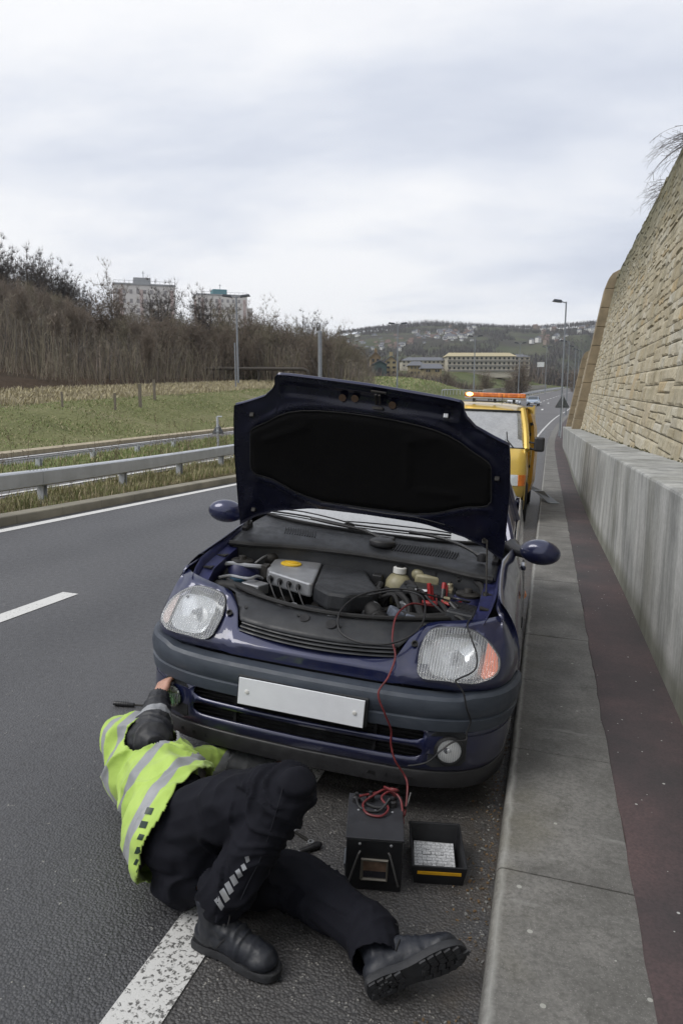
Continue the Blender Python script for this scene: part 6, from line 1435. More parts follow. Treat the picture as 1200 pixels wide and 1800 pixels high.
# trousers
def mat_cloth(name, c0, c1, sc=400, sheen=0.3, rough=0.85):
    sheen = 0.0; m = NT(name); n = m.noise(5, 5, 0.65); f = m.add('ShaderNodeTexWave', {'Scale': sc/3.0, 'Distortion': 1.5}, bands_direction='DIAGONAL'); m.l.new(m.tc.outputs['Object'], f.inputs[0])
    m.set(col=m.ramp(n, [(0.3, c0), (0.7, c1)]), rough=rough, sheen=sheen, spec=0.22); m.bump(m.math('ADD', m.math('MULTIPLY', f.outputs[1], 0.3), m.noise(38, 4, 0.6)), 0.35, 0.003); return m.mat
M_TROU = mat_cloth('navy_black_drill', (0.0035, 0.004, 0.0075), (0.0075, 0.008, 0.0135)); M_SLV = mat_cloth('black_sleeve_nylon', (0.012, 0.013, 0.018), (0.022, 0.023, 0.030), rough=0.6)
b = MB(); b.ball(PEL+V((.02, 0, 0)), (.175, .15, .165), 20, 14); chain(b, [(PEL, .155), (PEL.lerp(CH, .35), .145)])
kf = V((.012, .0, .008))
chain(b, [(HL+V((0, -.01, -.01)), .122), (HL.lerp(KL, .5), .106), (KL+kf, .078), (KL.lerp(AL, .3)+V((.0, .0, .0)), .080), (KL.lerp(AL, .75), .074), (AL+V((.01, 0, .035)), .082)])
chain(b, [(HR, .118), (HR.lerp(KR, .5), .106), (KR, .090), (KR.lerp(AR, .35), .086), (KR.lerp(AR, .8), .082), (AR, .084), (BRO+BRF@V((.050, .0, .10)), .078), (BRO+BRF@V((.045, 0, .05)), .074)])
tm = remeshed(b, .006, 4)
def tf(p, n):
    d = 0; k1 = exp(-((p-KL).length/.13)**2); k2 = exp(-((p-AL).length/.15)**2); k3 = exp(-((p-HL).length/.2)**2); k4 = exp(-((p-KR).length/.14)**2); k5 = exp(-((p-AR).length/.17)**2)
    if p.x > .10 and p.z > .15 and (p-KL.lerp(AL, .5)).length < .33 and p.z < .5: d += fold(p, KL, AL, 14, .015*(.45+k1+k2*1.3))
    elif p.z > .17: d += fold(p, HL, KL, 11, .019*(.5+k1+k3), 3)
    else: d += fold(p, KR, AR, 14, .016*(.5+k4*.9)*(1-.75*exp(-((p-(BRO+BRF@V((.048, 0, .09)))).length/.10)**2)), 5) if p.x > .22 else fold(p, HR, KR, 11, .017, 7)
    d += .004*noise.noise(p*22)
    q = n*(d-.005)
    if p.z+q.z < .004: q.z = .004-p.z
    return q
displace(tm, tf)
for v in tm.vertices: 
    if v.co.z < .004: v.co.z = .004
cutL = (AL+V((.0, 0, .005))); 
trou = finish(tm, 'trousers', M_TROU, person, keepf=lambda c: not ((c-AL).dot(V((.25, 0, 1)).normalized()) < -.006 and (c-AL).length < .115 and c.y < -.735) and not ((c-BRO).dot(BRF@V((.35, 0, 1)).normalized()) < .088 and c.x > .42) and not ((c-PEL).dot((CH-PEL).normalized()) > .24), M=PI, solid=.003)
tb = BVHTree.FromObject(trou, bpy.context.evaluated_depsgraph_get()) if False else BVHTree.FromPolygons([v.co+V((-.2, -.5, 0)) for v in tm.vertices], [tuple(p.vertices) for p in tm.polygons])
def on_surface(bvh, u, v, off=.0025):
    d = (CR*((u-600)/FPX)+CU*((900-v)/FPX)+CF).normalized(); h = bvh.ray_cast(CPOS, d); return (h[0]-d*off) if h[0] else None
def decals(bvh, quads, name, mat, parent, M, n=4):
    for q in quads:
        rows = []; ok = True
        for i in range(n+1):
            row = []
            for j in range(n+1):
                a = lerp(V((*q[0], 0)), V((*q[1], 0)), j/n); c = lerp(V((*q[3], 0)), V((*q[2], 0)), j/n); e_ = lerp(a, c, i/n); P_ = on_surface(bvh, e_.x, e_.y)
                if P_ is None: ok = False; break
                row.append(P_)
            if not ok: break
            rows.append(row)
        if ok: b = MB(); b.grid(rows); b.build(name, mat, parent, smooth=True, fix=False, M=M)
M_REF = simple('reflective_tape', (0.30, 0.31, 0.33), 0.35, 0.35, 0.08, 30)
st = [((430, 1507), (437, 1505), (439, 1514), (433, 1518)), ((423, 1522), (429, 1518), (434, 1528), (427, 1532)), ((413, 1532), (420, 1527), (427, 1540), (419, 1545)), ((403, 1543), (411, 1537), (419, 1552), (411, 1559)), ((394, 1555), (402, 1549), (411, 1567), (403, 1574)), ((385, 1568), (393, 1561), (404, 1581), (396, 1588)), ((376, 1583), (384, 1576), (394, 1594), (389, 1602))]
st = [tuple((u*1.0, v*1.0) for u, v in q) for q in st]
decals(tb, st, 'reflective_bar', M_REF, trou, PI)
b = MB(); sm = [on_surface(tb, u, v, .001) for u, v in ((497, 1385), (484, 1430), (470, 1475), (455, 1515), (435, 1555), (415, 1600))]; sm = [p for p in sm if p]
if len(sm) > 2: b.tube(catmull(sm, 5), .0016, 4); b.build('seam', M_SLV, trou, M=PI)
# jacket
def mat_hivis():
    m = NT('high_visibility_cloth'); co = m.tc.outputs['Object']
    ax = V((-.963, 0, .268)).normalized(); dt = m.add('ShaderNodeVectorMath', operation='DOT_PRODUCT'); m.l.new(co, dt.inputs[0]); dt.inputs[1].default_value = ax; t = dt.outputs['Value']
    wob = m.math('MULTIPLY', m.math('SUBTRACT', m.noise(4, 3, 0.5), 0.5), 0.03); t = m.math('ADD', t, wob); t0 = ax.dot(V((-.178, -.326, .28))-V((-.2, -.5, 0)))
    def band(a, c): return m.math('MULTIPLY', m.math('GREATER_THAN', t, t0+a), m.math('LESS_THAN', t, t0+c))
    g = m.math('MAXIMUM', band(.050, .095), band(.200, .245))
    # sleeve bands round the raised arm
    ax2 = (EL-SL).normalized(); d2 = m.add('ShaderNodeVectorMath', operation='DOT_PRODUCT'); m.l.new(co, d2.inputs[0]); d2.inputs[1].default_value = ax2; s0 = ax2.dot(SL-V((-.2, -.5, 0))); t2 = m.math('ADD', m.math('SUBTRACT', d2.outputs['Value'], s0), wob)
    arm_zone = m.math('GREATER_THAN', t, t0+.30)
    bb = m.math('MAXIMUM', m.math('MULTIPLY', m.math('GREATER_THAN', t2, .075), m.math('LESS_THAN', t2, .125)), m.math('MULTIPLY', m.math('GREATER_THAN', t2, -.02), m.math('LESS_THAN', t2, .025)))
    g = m.math('MAXIMUM', g, m.math('MULTIPLY', bb, arm_zone))
    n = m.noise(6, 5, 0.6); green = m.ramp(n, [(0.3, (0.30, 0.45, 0.075)), (0.7, (0.43, 0.60, 0.12))]); green = m.mix(m.ramp(m.noise(3.0, 5, 0.7), [(0.6, 0.0), (0.8, 0.35)]), green, (0.22, 0.30, 0.08))
    m.set(col=m.mix(g, green, m.ramp(n, [(0.3, (0.21, 0.22, 0.235)), (0.7, (0.31, 0.32, 0.335))])), rough=m.math('SUBTRACT', 0.75, m.math('MULTIPLY', g, 0.3)), sheen=0.2)
    m.bump(m.math('ADD', m.noise(40, 4, 0.6), m.math('MULTIPLY', g, 0.5)), 0.35, 0.003); return m.mat
M_HV = mat_hivis()
b = MB(); mid = PEL.lerp(CH, .5)
b.ball(PEL.lerp(CH, .12), (.20, .165, .18), 20, 14); chain(b, [(PEL, .18), (mid+V((.01, .01, .01)), .158), (CH+V((.03, .02, 0)), .155)]); chain(b, [(CH, .14), (SL+V((.0, .0, -.01)), .10)]); chain(b, [(CH+V((0, .04, 0)), .14), (SR, .09)])
b.ball(CH+V((-.03, -.02, .0)), (.12, .13, .15), 16, 12); chain(b, [(SL, .095), (SL.lerp(EL, .55), .090)]); chain(b, [(SR, .09), (SR.lerp(ER, .9)+V((.01, 0, .0)), .066)])
jm = remeshed(b, .0065, 4)
AX = V((-.963, 0, .268)).normalized(); T_0 = AX.dot(V((-.178, -.326, .28)))
def jf(p, n):
    ax = (CH-PEL).normalized(); t = (p-PEL).dot(ax); d = 0
    d += fold(p, PEL, CH, 9, .018*(.5+exp(-((p-mid).length/.2)**2)), 11)+fold(p, SL, EL, 18, .014*exp(-((p-SL.lerp(EL, .4)).length/.14)**2)*1.4, 13)
    d += .006*noise.noise(p*14)+.012*(1-min(1, abs(noise.noise(V((p.x*7-p.y*6, p.z*5, 4))))*3))
    tt = AX.dot(p)-T_0; flare = .016*max(0, 1-max(0, tt)/.12)
    q = n*(d-.008+flare)
    if p.z+q.z < .004: q.z = .004-p.z
    return q
displace(jm, jf)
for v in jm.vertices:
    if v.co.z < .003: v.co.z = .003
jack = finish(jm, 'jacket', M_HV, person, keepf=lambda c: AX.dot(c) > T_0+.006*sin(c.z*30+c.y*15) and (c-EL).length > .100 and (c-SR.lerp(ER, .95)).dot((ER-SR).normalized()) < .03, M=PI, solid=.004)
jb = BVHTree.FromPolygons([v.co+V((-.2, -.5, 0)) for v in jm.vertices], [tuple(p.vertices) for p in jm.polygons])
sq = []
for u, v, w_, h_ in ((262, 1426, 13, 12), (252, 1450, 13, 12), (247, 1472, 10, 10), (244, 1496, 13, 12), (239, 1516, 6, 10), (243, 1530, 5, 9)): sq.append(((u-w_/2-2, v+h_/2-1), (u+w_/2-3, v+h_/2+1), (u+w_/2+2, v-h_/2+1), (u-w_/2+3, v-h_/2-1)))
decals(jb, sq, 'dark_check', simple('dark_green_check', (0.015, 0.035, 0.022), 0.5), jack, PI)
# sleeves: padded black forearm with a reflective band and elasticated cuff
def mat_sleeve():
    m = NT('sleeve_cloth'); dt = m.add('ShaderNodeVectorMath', operation='DOT_PRODUCT'); ax = (WL-EL).normalized(); m.l.new(m.tc.outputs['Object'], dt.inputs[0]); dt.inputs[1].default_value = ax; s0 = ax.dot(EL-V((-.2, -.5, 0)))
    t = m.math('SUBTRACT', m.math('ADD', dt.outputs['Value'], m.math('MULTIPLY', m.math('SUBTRACT', m.noise(9, 3, .5), .5), .03)), s0); g = m.math('MULTIPLY', m.math('GREATER_THAN', t, .098), m.math('LESS_THAN', t, .150))
    m.set(col=m.mix(g, m.ramp(m.noise(6, 5, .6), [(0.3, (0.012, 0.013, 0.017)), (0.7, (0.024, 0.025, 0.030))]), (0.27, 0.28, 0.30)), rough=.55); m.bump(m.noise(45, 4, .6), .35, .003); return m.mat
b = MB(); chain(b, [(SL.lerp(EL, .15), .080), (EL, .083), (EL.lerp(WL, .35), .074), (EL.lerp(WL, .65), .060), (WL, .048)]); sm_ = remeshed(b, .005, 3)
displace(sm_, lambda p, n: n*(fold(p, EL, WL, 20, .015*(.35+exp(-((p-EL).length/.10)**2)+.9*exp(-((p-WL).length/.07)**2)), 2)+.004*noise.noise(p*25)-.004)); finish(sm_, 'sleeve', mat_sleeve(), person, keepf=lambda c: (c-WL).dot((WL-EL).normalized()) < -.004, M=PI, solid=.003)
b = MB(); chain(b, [(SR.lerp(ER, .6), .070), (ER, .066), (ER.lerp(WR, .5), .056), (WR, .046)]); s2 = remeshed(b, .006, 3); displace(s2, lambda p, n: n*(fold(p, ER, WR, 20, .008, 4)-.003)); finish(s2, 'sleeve', M_REF if False else mat_cloth('grey_sleeve', (0.09, 0.093, 0.10), (0.15, 0.155, 0.165)), person, keepf=lambda c: (c-WR).dot((WR-ER).normalized()) < .01, M=PI, solid=.003)
b = MB(); chain(b, [(HD-HT*.075-HF*.02, .068), (CH.lerp(SL, .35)+V((0, .06, 0)), .09)]); s3 = remeshed(b, .007, 3); finish(s3, 'collar', M_HV, person, keepf=lambda c: (c-(HD-HT*.075)).dot(HT) < .0, M=PI, solid=.004)
# boots
M_LEA = simple('black_leather', (0.010, 0.012, 0.018), 0.5, 0, 0.35, 12, 0.3, 60); M_SOLE = simple('boot_sole', (0.020, 0.021, 0.024), 0.6, 0, 0.4, 30, 0.3, 90)
def boot(o, X, Z, name='boot'):
    F = frame(X, Z); T_ = Matrix.Translation(o)@F.to_4x4(); TL = PI@T_
    b = MB()
    chain(b, [((.055, 0, .06), .040), ((.13, 0, .055), .043), ((.20, .0, .045), .042), ((.238, .0, .042), .036)]); b.ball((.228, 0, .040), (.050, .046, .033), 16, 12); b.ball((.04, 0, .048), (.044, .038, .040), 16, 12)
    chain(b, [((.055, 0, .05), .042), ((.060, 0, .11), .046), ((.055, 0, .165), .052)]); chain(b, [((.075, 0, .10), .040), ((.15, 0, .068), .036)]); m1 = remeshed(b, .0055, 3)
    displace(m1, lambda p, n: n*(.0028*noise.noise(p*30)+.0035*(1-min(1, abs(noise.noise(V((p.x*30, p.y*6, p.z*14))))*4))*(exp(-((p.x-.16)/.035)**2)+exp(-((p.z-.10)/.03)**2))))
    bo = finish(m1, name, M_LEA, person, keepf=lambda c: c.z > .012 and c.z < .172, M=TL, solid=.003)
    out = [(0, .024), (.01, .034), (.05, .038), (.09, .033), (.13, .034), (.17, .043), (.21, .047), (.25, .042), (.275, .026), (.284, .0)]
    L1 = catmull([V((x, y, 0)) for x, y in out], 4); loop = L1+[V((p.x, -p.y*.92, 0)) for p in L1[::-1]][1:-1]+[V((-.004, 0, 0))]
    def ring(k, z): c = V((.14, 0, 0)); return [c+(p-c)*k+V((0, 0, z)) for p in loop]
    b = MB(); b.grid([ring(1, .026), ring(1.035, .022), ring(1.045, .012), ring(1.03, .002)], True); b.add(ring(1.0, .026), [tuple(range(len(loop)))]); b.add(ring(1.03, .002), [tuple(range(len(loop)))[::-1]]); so = b.build('sole', M_SOLE, bo, smooth=True, M=TL, autosm=35)
    # cleats
    t = MB()
    for i in range(12):
        x = .012+i*.0245; w_ = interp(x, out)
        if .105 < x < .135: continue
        nb_ = 4 if w_ > .04 else 3
        for j in range(nb_):
            y = (-1+2*(j+.5)/nb_)*w_*.88; t.box((x+(.006 if j % 2 else 0), y, -.001), (.019, w_*1.6/nb_, .007), (0, 0, .25*(1 if y > 0 else -1)))
    for i in range(9):
        a = 2*pi*i/9; t.box((.045+.018*cos(a), .018*sin(a), -.0035), (.009, .009, .011))
    t.build('tread', M_SOLE, so, M=TL)
    l_ = MB()
    for k in range(4):
        z = .145-k*.022; x = .098+k*.016; l_.tube([(x, -.022, z-.004), (x+.012, 0, z+.006), (x, .022, z-.004)], .0032, 5); 
        for s in (-1, 1): l_.lathe((x, s*.026, z-.006), (.4, s, .4), [(.005, 0), (.005, .003), (0, .003)], 8)
    l_.tube(catmull([(.10, 0, .15), (.125, .025, .15), (.13, .04, .12), (.12, .045, .09)], 5), .0022, 5); l_.tube(catmull([(.10, 0, .15), (.128, -.02, .152), (.135, -.036, .13)], 5), .0022, 5); l_.build('laces', M_BLKC, bo, M=TL)
    q = MB(); q.tube(catmull([(.10, -.046, .05), (.125, -.036, .085), (.14, 0, .105), (.125, .036, .085), (.10, .046, .05)], 5), .0022, 4); q.build('stitching', M_RUB, bo, M=TL)
boot((.008, -.846, .006), (.29, -.055, 0), (.0, 0, 1))
boot(BRO, BRX, BRZ)
# ================================================================ booster pack, tray, leads and tools
M_PACK = simple('black_painted_case', (0.0085, 0.009, 0.011), 0.5, 0.1, 0.3, 10, 0.25, 60); 
PK = Matrix.Translation((.432, -.365, 0))@Matrix.Rotation(radians(13), 4, 'Z')
pk = empty('booster_pack', label='black metal booster box with a small front window and leads coiled on its lid', cat='booster box'); pk.matrix_world = PK
W_, D_, H_ = .190, .275, .185
b = MB(); b.box((0, D_/2-.075, H_/2), (W_, D_, H_)); b.build('case', M_PACK, pk, bevel=.006)
b = MB(); b.box((0, D_/2-.075, H_+.002), (W_+.006, D_+.006, .006)); b.build('lid', simple('dusty_lid', (0.022, 0.023, 0.028), 0.6, 0, 0.3, 12), pk, bevel=.002)
fy = -.075
b = MB(); b.tube([(-.04, fy-.006, .045), (-.04, fy-.006, .115), (.045, fy-.006, .115), (.045, fy-.006, .045), (-.04, fy-.006, .045), (-.04, fy-.006, .06)], .006, 6); wd = b.build('window_rim', simple('dull_steel', (0.16, 0.15, 0.13), 0.45, 0.6), pk)
b = MB(); b.box((.0025, fy-.002, .093), (.080, .004, .038)); b.mi = 1; b.box((.0025, fy-.002, .06), (.080, .004, .026)); b.build('gauge', [simple('brown_gauge', (0.13, 0.085, 0.06), 0.35, 0, .5, 30), simple('dark_gauge_glass', (0.02, 0.02, 0.025), 0.15)], pk)
for s in (-1, 1): b = MB(); b.tube([(s*.047, fy-.006, .145), (s*.052, fy-.012, .14), (s*.084, fy-.014, .03), (s*.086, fy-.004, .025)], .0035, 6); b.build('wire_stay', simple('dull_steel2', (0.10, 0.10, 0.10), 0.5, 0.5), pk, smooth=True)
b = MB()
for x, y, z, a in ((-.05, fy-.001, .168, (0, -1, 0)), (.055, fy-.001, .168, (0, -1, 0)), (-.06, .09, H_+.005, (0, 0, 1)), (.0, .092, H_+.005, (0, 0, 1)), (.06, .09, H_+.005, (0, 0, 1)), (.05, .14, H_+.005, (0, 0, 1))): b.lathe((x, y, z), a, [(.005, 0), (.005, .002), (0, .004)], 10)
b.build('rivet', M_ALU, pk)
b = MB()
for x, y in ((-.070, .145), (-.02, .16), (.06, .13)): b.lathe((x, y, H_+.004), (0, 0, 1), [(.016, 0), (.015, .02), (.008, .024), (.007, .036), (0, .038)], 12)
b.build('terminal', M_BLACKP, pk, smooth=True)
b = MB(); b.box((-.094, .02, .03), (.006, .09, .055), (0, radians(-12), 0)); b.build('side_flap', simple('grey_flap', (0.09, 0.10, 0.115), 0.5), pk)
TR = Matrix.Translation((.632, -.235, 0))@Matrix.Rotation(radians(14), 4, 'Z')
tr = empty('tool_tray', label='open black plastic tray holding a printed sheet, with a yellow strip on its front', cat='tray'); tr.matrix_world = TR
def shell(w0, d0, w1, d1, h, th, yb=0):
    b = MB(); o0 = [(-w0/2, -d0/2, 0), (w0/2, -d0/2, 0), (w0/2, d0/2, 0), (-w0/2, d0/2, 0)]; o1 = [(-w1/2, -d1/2, h), (w1/2, -d1/2, h), (w1/2, d1/2, h+.03), (-w1/2, d1/2, h+.03)]
    i1 = [(-w1/2+th, -d1/2+th, h), (w1/2-th, -d1/2+th, h), (w1/2-th, d1/2-th, h+.03), (-w1/2+th, d1/2-th, h+.03)]; i0 = [(-w0/2+th, -d0/2+th, th), (w0/2-th, -d0/2+th, th), (w0/2-th, d0/2-th*3, th), (-w0/2+th, d0/2-th*3, th)]
    b.grid([o0, o1, i1, i0], True); b.add(i0, [(0, 1, 2, 3)]); b.add(o0, [(3, 2, 1, 0)]); return b
shell(.168, .20, .19, .225, .072, .008).build('tray_body', M_PACK, tr, bevel=.002)
b = MB(); b.box((0, -.108, .047), (.150, .004, .012), (radians(8), 0, 0)); b.build('yellow_strip', simple('yellow_tape', (0.62, 0.33, 0.012), 0.45, 0, .12, 30), tr)
def mat_sheet():
    m = NT('printed_sheet'); co = m.coord((1, 1, 1)); br = m.add('ShaderNodeTexBrick', {'Scale': 26.0, 'Color1': (0.55, 0.56, 0.58, 1), 'Color2': (0.50, 0.51, 0.53, 1), 'Mortar': (0.2, 0.205, 0.21, 1), 'Mortar Size': 0.03, 'Brick Width': 0.9, 'Row Height': 0.38}); m.l.new(co, br.inputs[0])
    n = m.noise(160, 3, 0.7, co); c = m.mix(m.ramp(n, [(0.5, 0.0), (0.56, 0.55)]), br.outputs[0], (0.15, 0.155, 0.16)); c = m.mix(m.ramp(m.noise(10, 5, .7), [(0.45, 0.0), (0.7, 0.5)]), c, (0.17, 0.17, 0.165)); m.set(col=c, rough=.5); return m.mat
b = MB(); b.box((-.008, -.018, .040), (.142, .160, .004), (radians(9), 0, radians(-2))); sh = b.build('instruction_sheet', mat_sheet(), tr)
b = MB()
for i, (x, y, w_, h_) in enumerate([(-.035, .02, .03, .026), (.01, .02, .028, .026), (-.035, -.03, .03, .022), (.01, -.03, .028, .022)]):
    for k, (dx, dy, sx_, sy_) in enumerate(((0, h_/2, w_, .0015), (0, -h_/2, w_, .0015), (w_/2, 0, .0015, h_), (-w_/2, 0, .0015, h_))): b.box((x+dx, y+dy-.01, .0435+(y+dy)*.157), (sx_, sy_, .0008))
for k in range(7): b.box((.035, .03-k*.009, .0445+(.03-k*.009)*.157), (.018, .0012, .0006))
b.build('printed_lines', simple('print_ink', (0.09, 0.095, 0.10), 0.6), sh)
# jump leads from the battery, over the nose, to the pack
def cw(*p): return CARM@V(p)
PT_ = lambda x, y, z: (PK@V((x, y+.03, z)))
ld = empty('jump_leads', tuple(cw(.42, .60, .80)), label='red and black jump leads clipped in the engine bay and trailing to the booster box', cat='jump leads'); LI = ld.matrix_world.copy(); LI = Matrix.Translation(-ld.location)
redp = [cw(.425, .60, .795), cw(.44, .50, .775), cw(.40, .43, .79), cw(.34, .37, .80), cw(.305, .25, .775), cw(.315, .13, .715), cw(.345, .06, .665), cw(.335, .0, .60), cw(.310, -.045, .545), cw(.345, -.052, .47), cw(.372, -.03, .40), cw(.375, -.02, .34), cw(.40, -.03, .28), cw(.445, -.025, .22), V((.485, -.05, .17)), V((.49, -.12, .10)), V((.475, -.16, .17)), PT_(.04, .15, H_+.04), PT_(-.01, .12, H_+.03), PT_(-.045, .08, H_+.018), PT_(-.03, .03, H_+.012), PT_(.02, .02, H_+.012), PT_(.045, .06, H_+.02), PT_(.02, .11, H_+.03), PT_(.055, .14, H_+.04), PT_(.09, .10, H_+.03), PT_(.10, .05, H_-.03)]
b = MB(); b.tube(catmull(redp, 8), .0042, 8); b.build('red_lead', M_REDC, ld, smooth=True, M=LI)
b = MB(); b.tube(catmull([V((.47, -.10, .13)), PT_(.07, .17, H_+.02), PT_(.03, .15, H_+.05), PT_(.06, .12, H_+.055), PT_(.08, .15, H_+.04), PT_(.05, .175, H_+.03), PT_(.0, .14, H_+.03), PT_(-.06, .11, H_+.03)], 8), .0045, 8); b.build('red_loop', M_REDC, ld, smooth=True, M=LI)
blkp = [cw(.54, .48, .79), cw(.50, .55, .79), cw(.40, .50, .82), cw(.26, .42, .845), cw(.13, .33, .82), cw(.075, .20, .775), cw(.10, .10, .72), cw(.19, .055, .70), cw(.30, .07, .705), cw(.385, .13, .735), cw(.42, .23, .775), cw(.40, .36, .83), cw(.34, .42, .84), cw(.25, .44, .83), cw(.14, .40, .80)]
b = MB(); b.tube(catmull(blkp, 8), .0042, 8); b.build('black_loop', M_BLKC, ld, smooth=True, M=LI)
b = MB(); b.tube(catmull([V((.50, -.055, .16)), V((.49, -.10, .12)), PT_(.08, .16, H_), PT_(.05, .10, H_+.03), PT_(.02, .07, H_+.015), PT_(-.03, .09, H_+.012), PT_(-.07, .12, H_+.03), PT_(-.055, .06, H_+.016), PT_(.01, .05, H_+.012), PT_(.05, .09, H_+.04)], 8), .0045, 8); b.build('black_lead', M_BLKC, ld, smooth=True, M=LI)
b = MB(); hp_ = [cw(.615, .44, .80), cw(.612, .33, .80), cw(.60, .23, .79), cw(.625, .17, .755), cw(.655, .135, .70), cw(.655, .09, .655), cw(.60, .045, .625), cw(.592, .035, .615), cw(.625, .03, .58), cw(.645, .03, .52), cw(.665, .055, .46), cw(.655, .055, .41), cw(.655, .045, .385), cw(.61, .02, .378), cw(.57, .0, .345), cw(.535, -.005, .30), cw(.50, -.005, .275), cw(.45, -.012, .26)]; b.tube(catmull(hp_, 8), .0036, 7); b.build('thin_lead', M_BLKC, ld, smooth=True, M=LI)
for (p, q, m_, nm) in ((cw(.385, .615, .845), cw(.402, .60, .75), M_RED, 'red_clamp'), (cw(.452, .645, .85), cw(.455, .60, .76), M_RED, 'red_clamp'), (cw(.50, .50, .80), cw(.545, .46, .77), M_BLACKP, 'black_clamp')):
    d = (q-p).normalized(); b = MB(); b.lathe(p, d, [(.0, .006), (.006, .006), (.008, -.001), (.010, .001), (.0105, .03), (.009, .06), (.007, .09)], 14); b.lathe(p+V((.012, .008, -.012)), d, [(.0, .0), (.007, .0), (.008, .04), (.006, .08)], 12)
    if nm == 'red_clamp' and q.x > cw(.42, .6, .8).x: b.mi = 1; b.lathe(p+d*.03, d, [(.012, 0), (.0135, .01), (.012, .06), (.0, .065)], 14)
    b.build(nm, [m_, M_BLACKP], ld, smooth=True, M=LI)
b = MB(); b.tube(catmull([cw(.455, .60, .775), cw(.50, .57, .77), cw(.545, .60, .785)], 6), .007, 8); b.tube(catmull([cw(.37, .56, .765), cw(.43, .55, .77), cw(.47, .57, .765)], 6), .011, 8); b.build('red_jaw', M_RED, ld, smooth=True, M=LI)
# tools on the road
t = empty('ratchet_handle', (-1.10, .565, .012), (0, 0, radians(13)), label='black ribbed tool handle lying on the road left of the mechanic', cat='tool')
b = MB(); b.tube([(-.11, 0, .003), (-.10, 0, .003), (.0, 0, .0), (.005, 0, 0)], [.009, .013, .012, .009], 10)
for k in range(6): b.tube([(-.095+k*.012, 0, .002), (-.090+k*.012, 0, .002)], .0145, 10)
b.build('grip', M_BLACKP, t, smooth=True); b = MB(); b.tube([(.0, 0, 0), (.17, 0, .0)], .006, 8); b.tube([(.17, 0, 0), (.20, 0, 0)], .010, 8); b.build('shaft', M_GRIME, t)
t = empty('screwdriver', (.175, -.315, .014), (0, 0, radians(52)), label='black-handled screwdriver on the road between the raised knee and the booster box', cat='tool')
b = MB(); b.tube([(-.035, 0, 0), (-.03, 0, 0), (.0, 0, 0), (.045, 0, .0), (.06, 0, 0)], [.006, .011, .010, .014, .008], 12); b.build('grip', M_BLACKP, t, smooth=True); b = MB(); b.tube([(-.035, 0, 0), (-.045, 0, 0)], .006, 10); b.build('collar', M_ALU, t); b = MB(); b.tube([(-.04, 0, 0), (-.17, 0, -.004)], .0035, 8); b.build('shaft', M_ALU, t)
t = empty('spanner', (.125, -.235, .006), (0, 0, radians(-28)), label='small steel spanner on the road just behind the raised knee', cat='tool')
b = MB(); b.box((0, 0, 0), (.09, .011, .006)); b.build('handle', M_GRIME, t, bevel=.002); b = MB(); b.lathe((-.05, 0, -.004), (0, 0, 1), [(.007, 0), (.013, 0), (.013, .008), (.007, .008), (.007, 0)], 16); b.lathe((.05, 0, -.004), (0, 0, 1), [(.007, 0), (.012, 0), (.012, .008), (.007, .008), (.007, 0)], 16); b.build('jaw', M_ALU, t, smooth=True)
# litter and grit in the channel
r = random.Random(4); b = MB()
for k in range(900):
    y = r.uniform(-1.4, 2.2); x = .835-abs(r.gauss(0, .06)); s = r.uniform(.0012, .005)
    if noise.noise((y*3, x*3, 0)) < -.15: continue
    b.mi = r.randrange(3); b.box((x, y, s*.4), (s*r.uniform(1, 3), s*r.uniform(1, 2), s), (r.uniform(-.5, .5), r.uniform(-.5, .5), r.uniform(0, 3)))
tag(b.build('grit', [simple('grit_brown', (0.09, 0.07, 0.05), .95), simple('grit_grey', (0.2, 0.2, 0.19), .95), simple('leaf_litter', (0.14, 0.09, 0.045), .95)], fix=False), 'grit and leaf litter gathered in the channel against the kerb', 'grit', kind='stuff')
# ================================================================ recovery van and far traffic
M_YV = mat_paint_car('yellow_van_paint', (0.62, 0.42, 0.085), 0.35, (0.25, 0.2, 0.12), 0.6, 0.2); M_YV2 = mat_paint_car('deep_yellow_paint', (0.52, 0.27, 0.02), 0.45, (0.2, 0.15, 0.08), 0.4, 0.3)
VX = -.285; van = empty('recovery_van', (VX, 8.1, 0), label='yellow recovery van with an amber light bar, parked behind the blue car', cat='van')
def vb(m, n, mt, parent=None, **k): return m.build(n, mt, parent or van, **k)
hw = .915
# body: front face profile (y, z, half width)
prof = [(.10, .42, .86), (.03, .50, .89), (.02, .62, .90), (.05, .80, .91), (.09, 1.0, .905), (.16, 1.13, .895), (.24, 1.18, .88)]
def vrow(y, z, w, rr=.12):
    return [V((-w, y+rr, z)), V((-w+.03, y+.04, z)), V((-w+.12, y+.005, z)), V((-w*.5, y-.02, z)), V((0, y-.03, z)), V((w*.5, y-.02, z)), V((w-.12, y+.005, z)), V((w-.03, y+.04, z)), V((w, y+rr, z))]
b = MB(); b.grid([vrow(y, z, w) for y, z, w in prof]); vf = vb(b, 'front_panel', M_YV, smooth=True, autosm=50)
wsb, wst = vrow(.27, 1.18, .865), vrow(.80, 1.735, .755, .10)
b = MB(); b.grid([[p.lerp(q, i/5)+V((0, -.03*sin(pi*i/5), 0)) for p, q in zip(wsb, wst)] for i in range(6)]); vb(b, 'windscreen', mat_glass('van_screen', (0.25, 0.30, 0.31), 0.05, 0.72, None, 0.22), smooth=True, fix=False)
b = MB(); ring = [p+V((0, -.012, 0)) for p in wsb]+[p+V((0, -.012, 0)) for p in wst[::-1]]; b.tube(ring+[ring[0]], .018, 6, False); vb(b, 'screen_seal', M_RUB, smooth=True)
# roof
rr = [vrow(.80, 1.735, .755, .10)]
for y, z, w in ((.90, 1.79, .77), (1.05, 1.83, .775), (1.4, 1.87, .79), (2.2, 1.90, .80), (4.4, 1.90, .80)): rr.append([V((w*k/4, y+.02*abs(k), z-.06*abs(k/4)**4)) for k in range(-4, 5)])
b = MB(); b.grid(rr); vb(b, 'roof', M_YV, smooth=True, solid=.02)
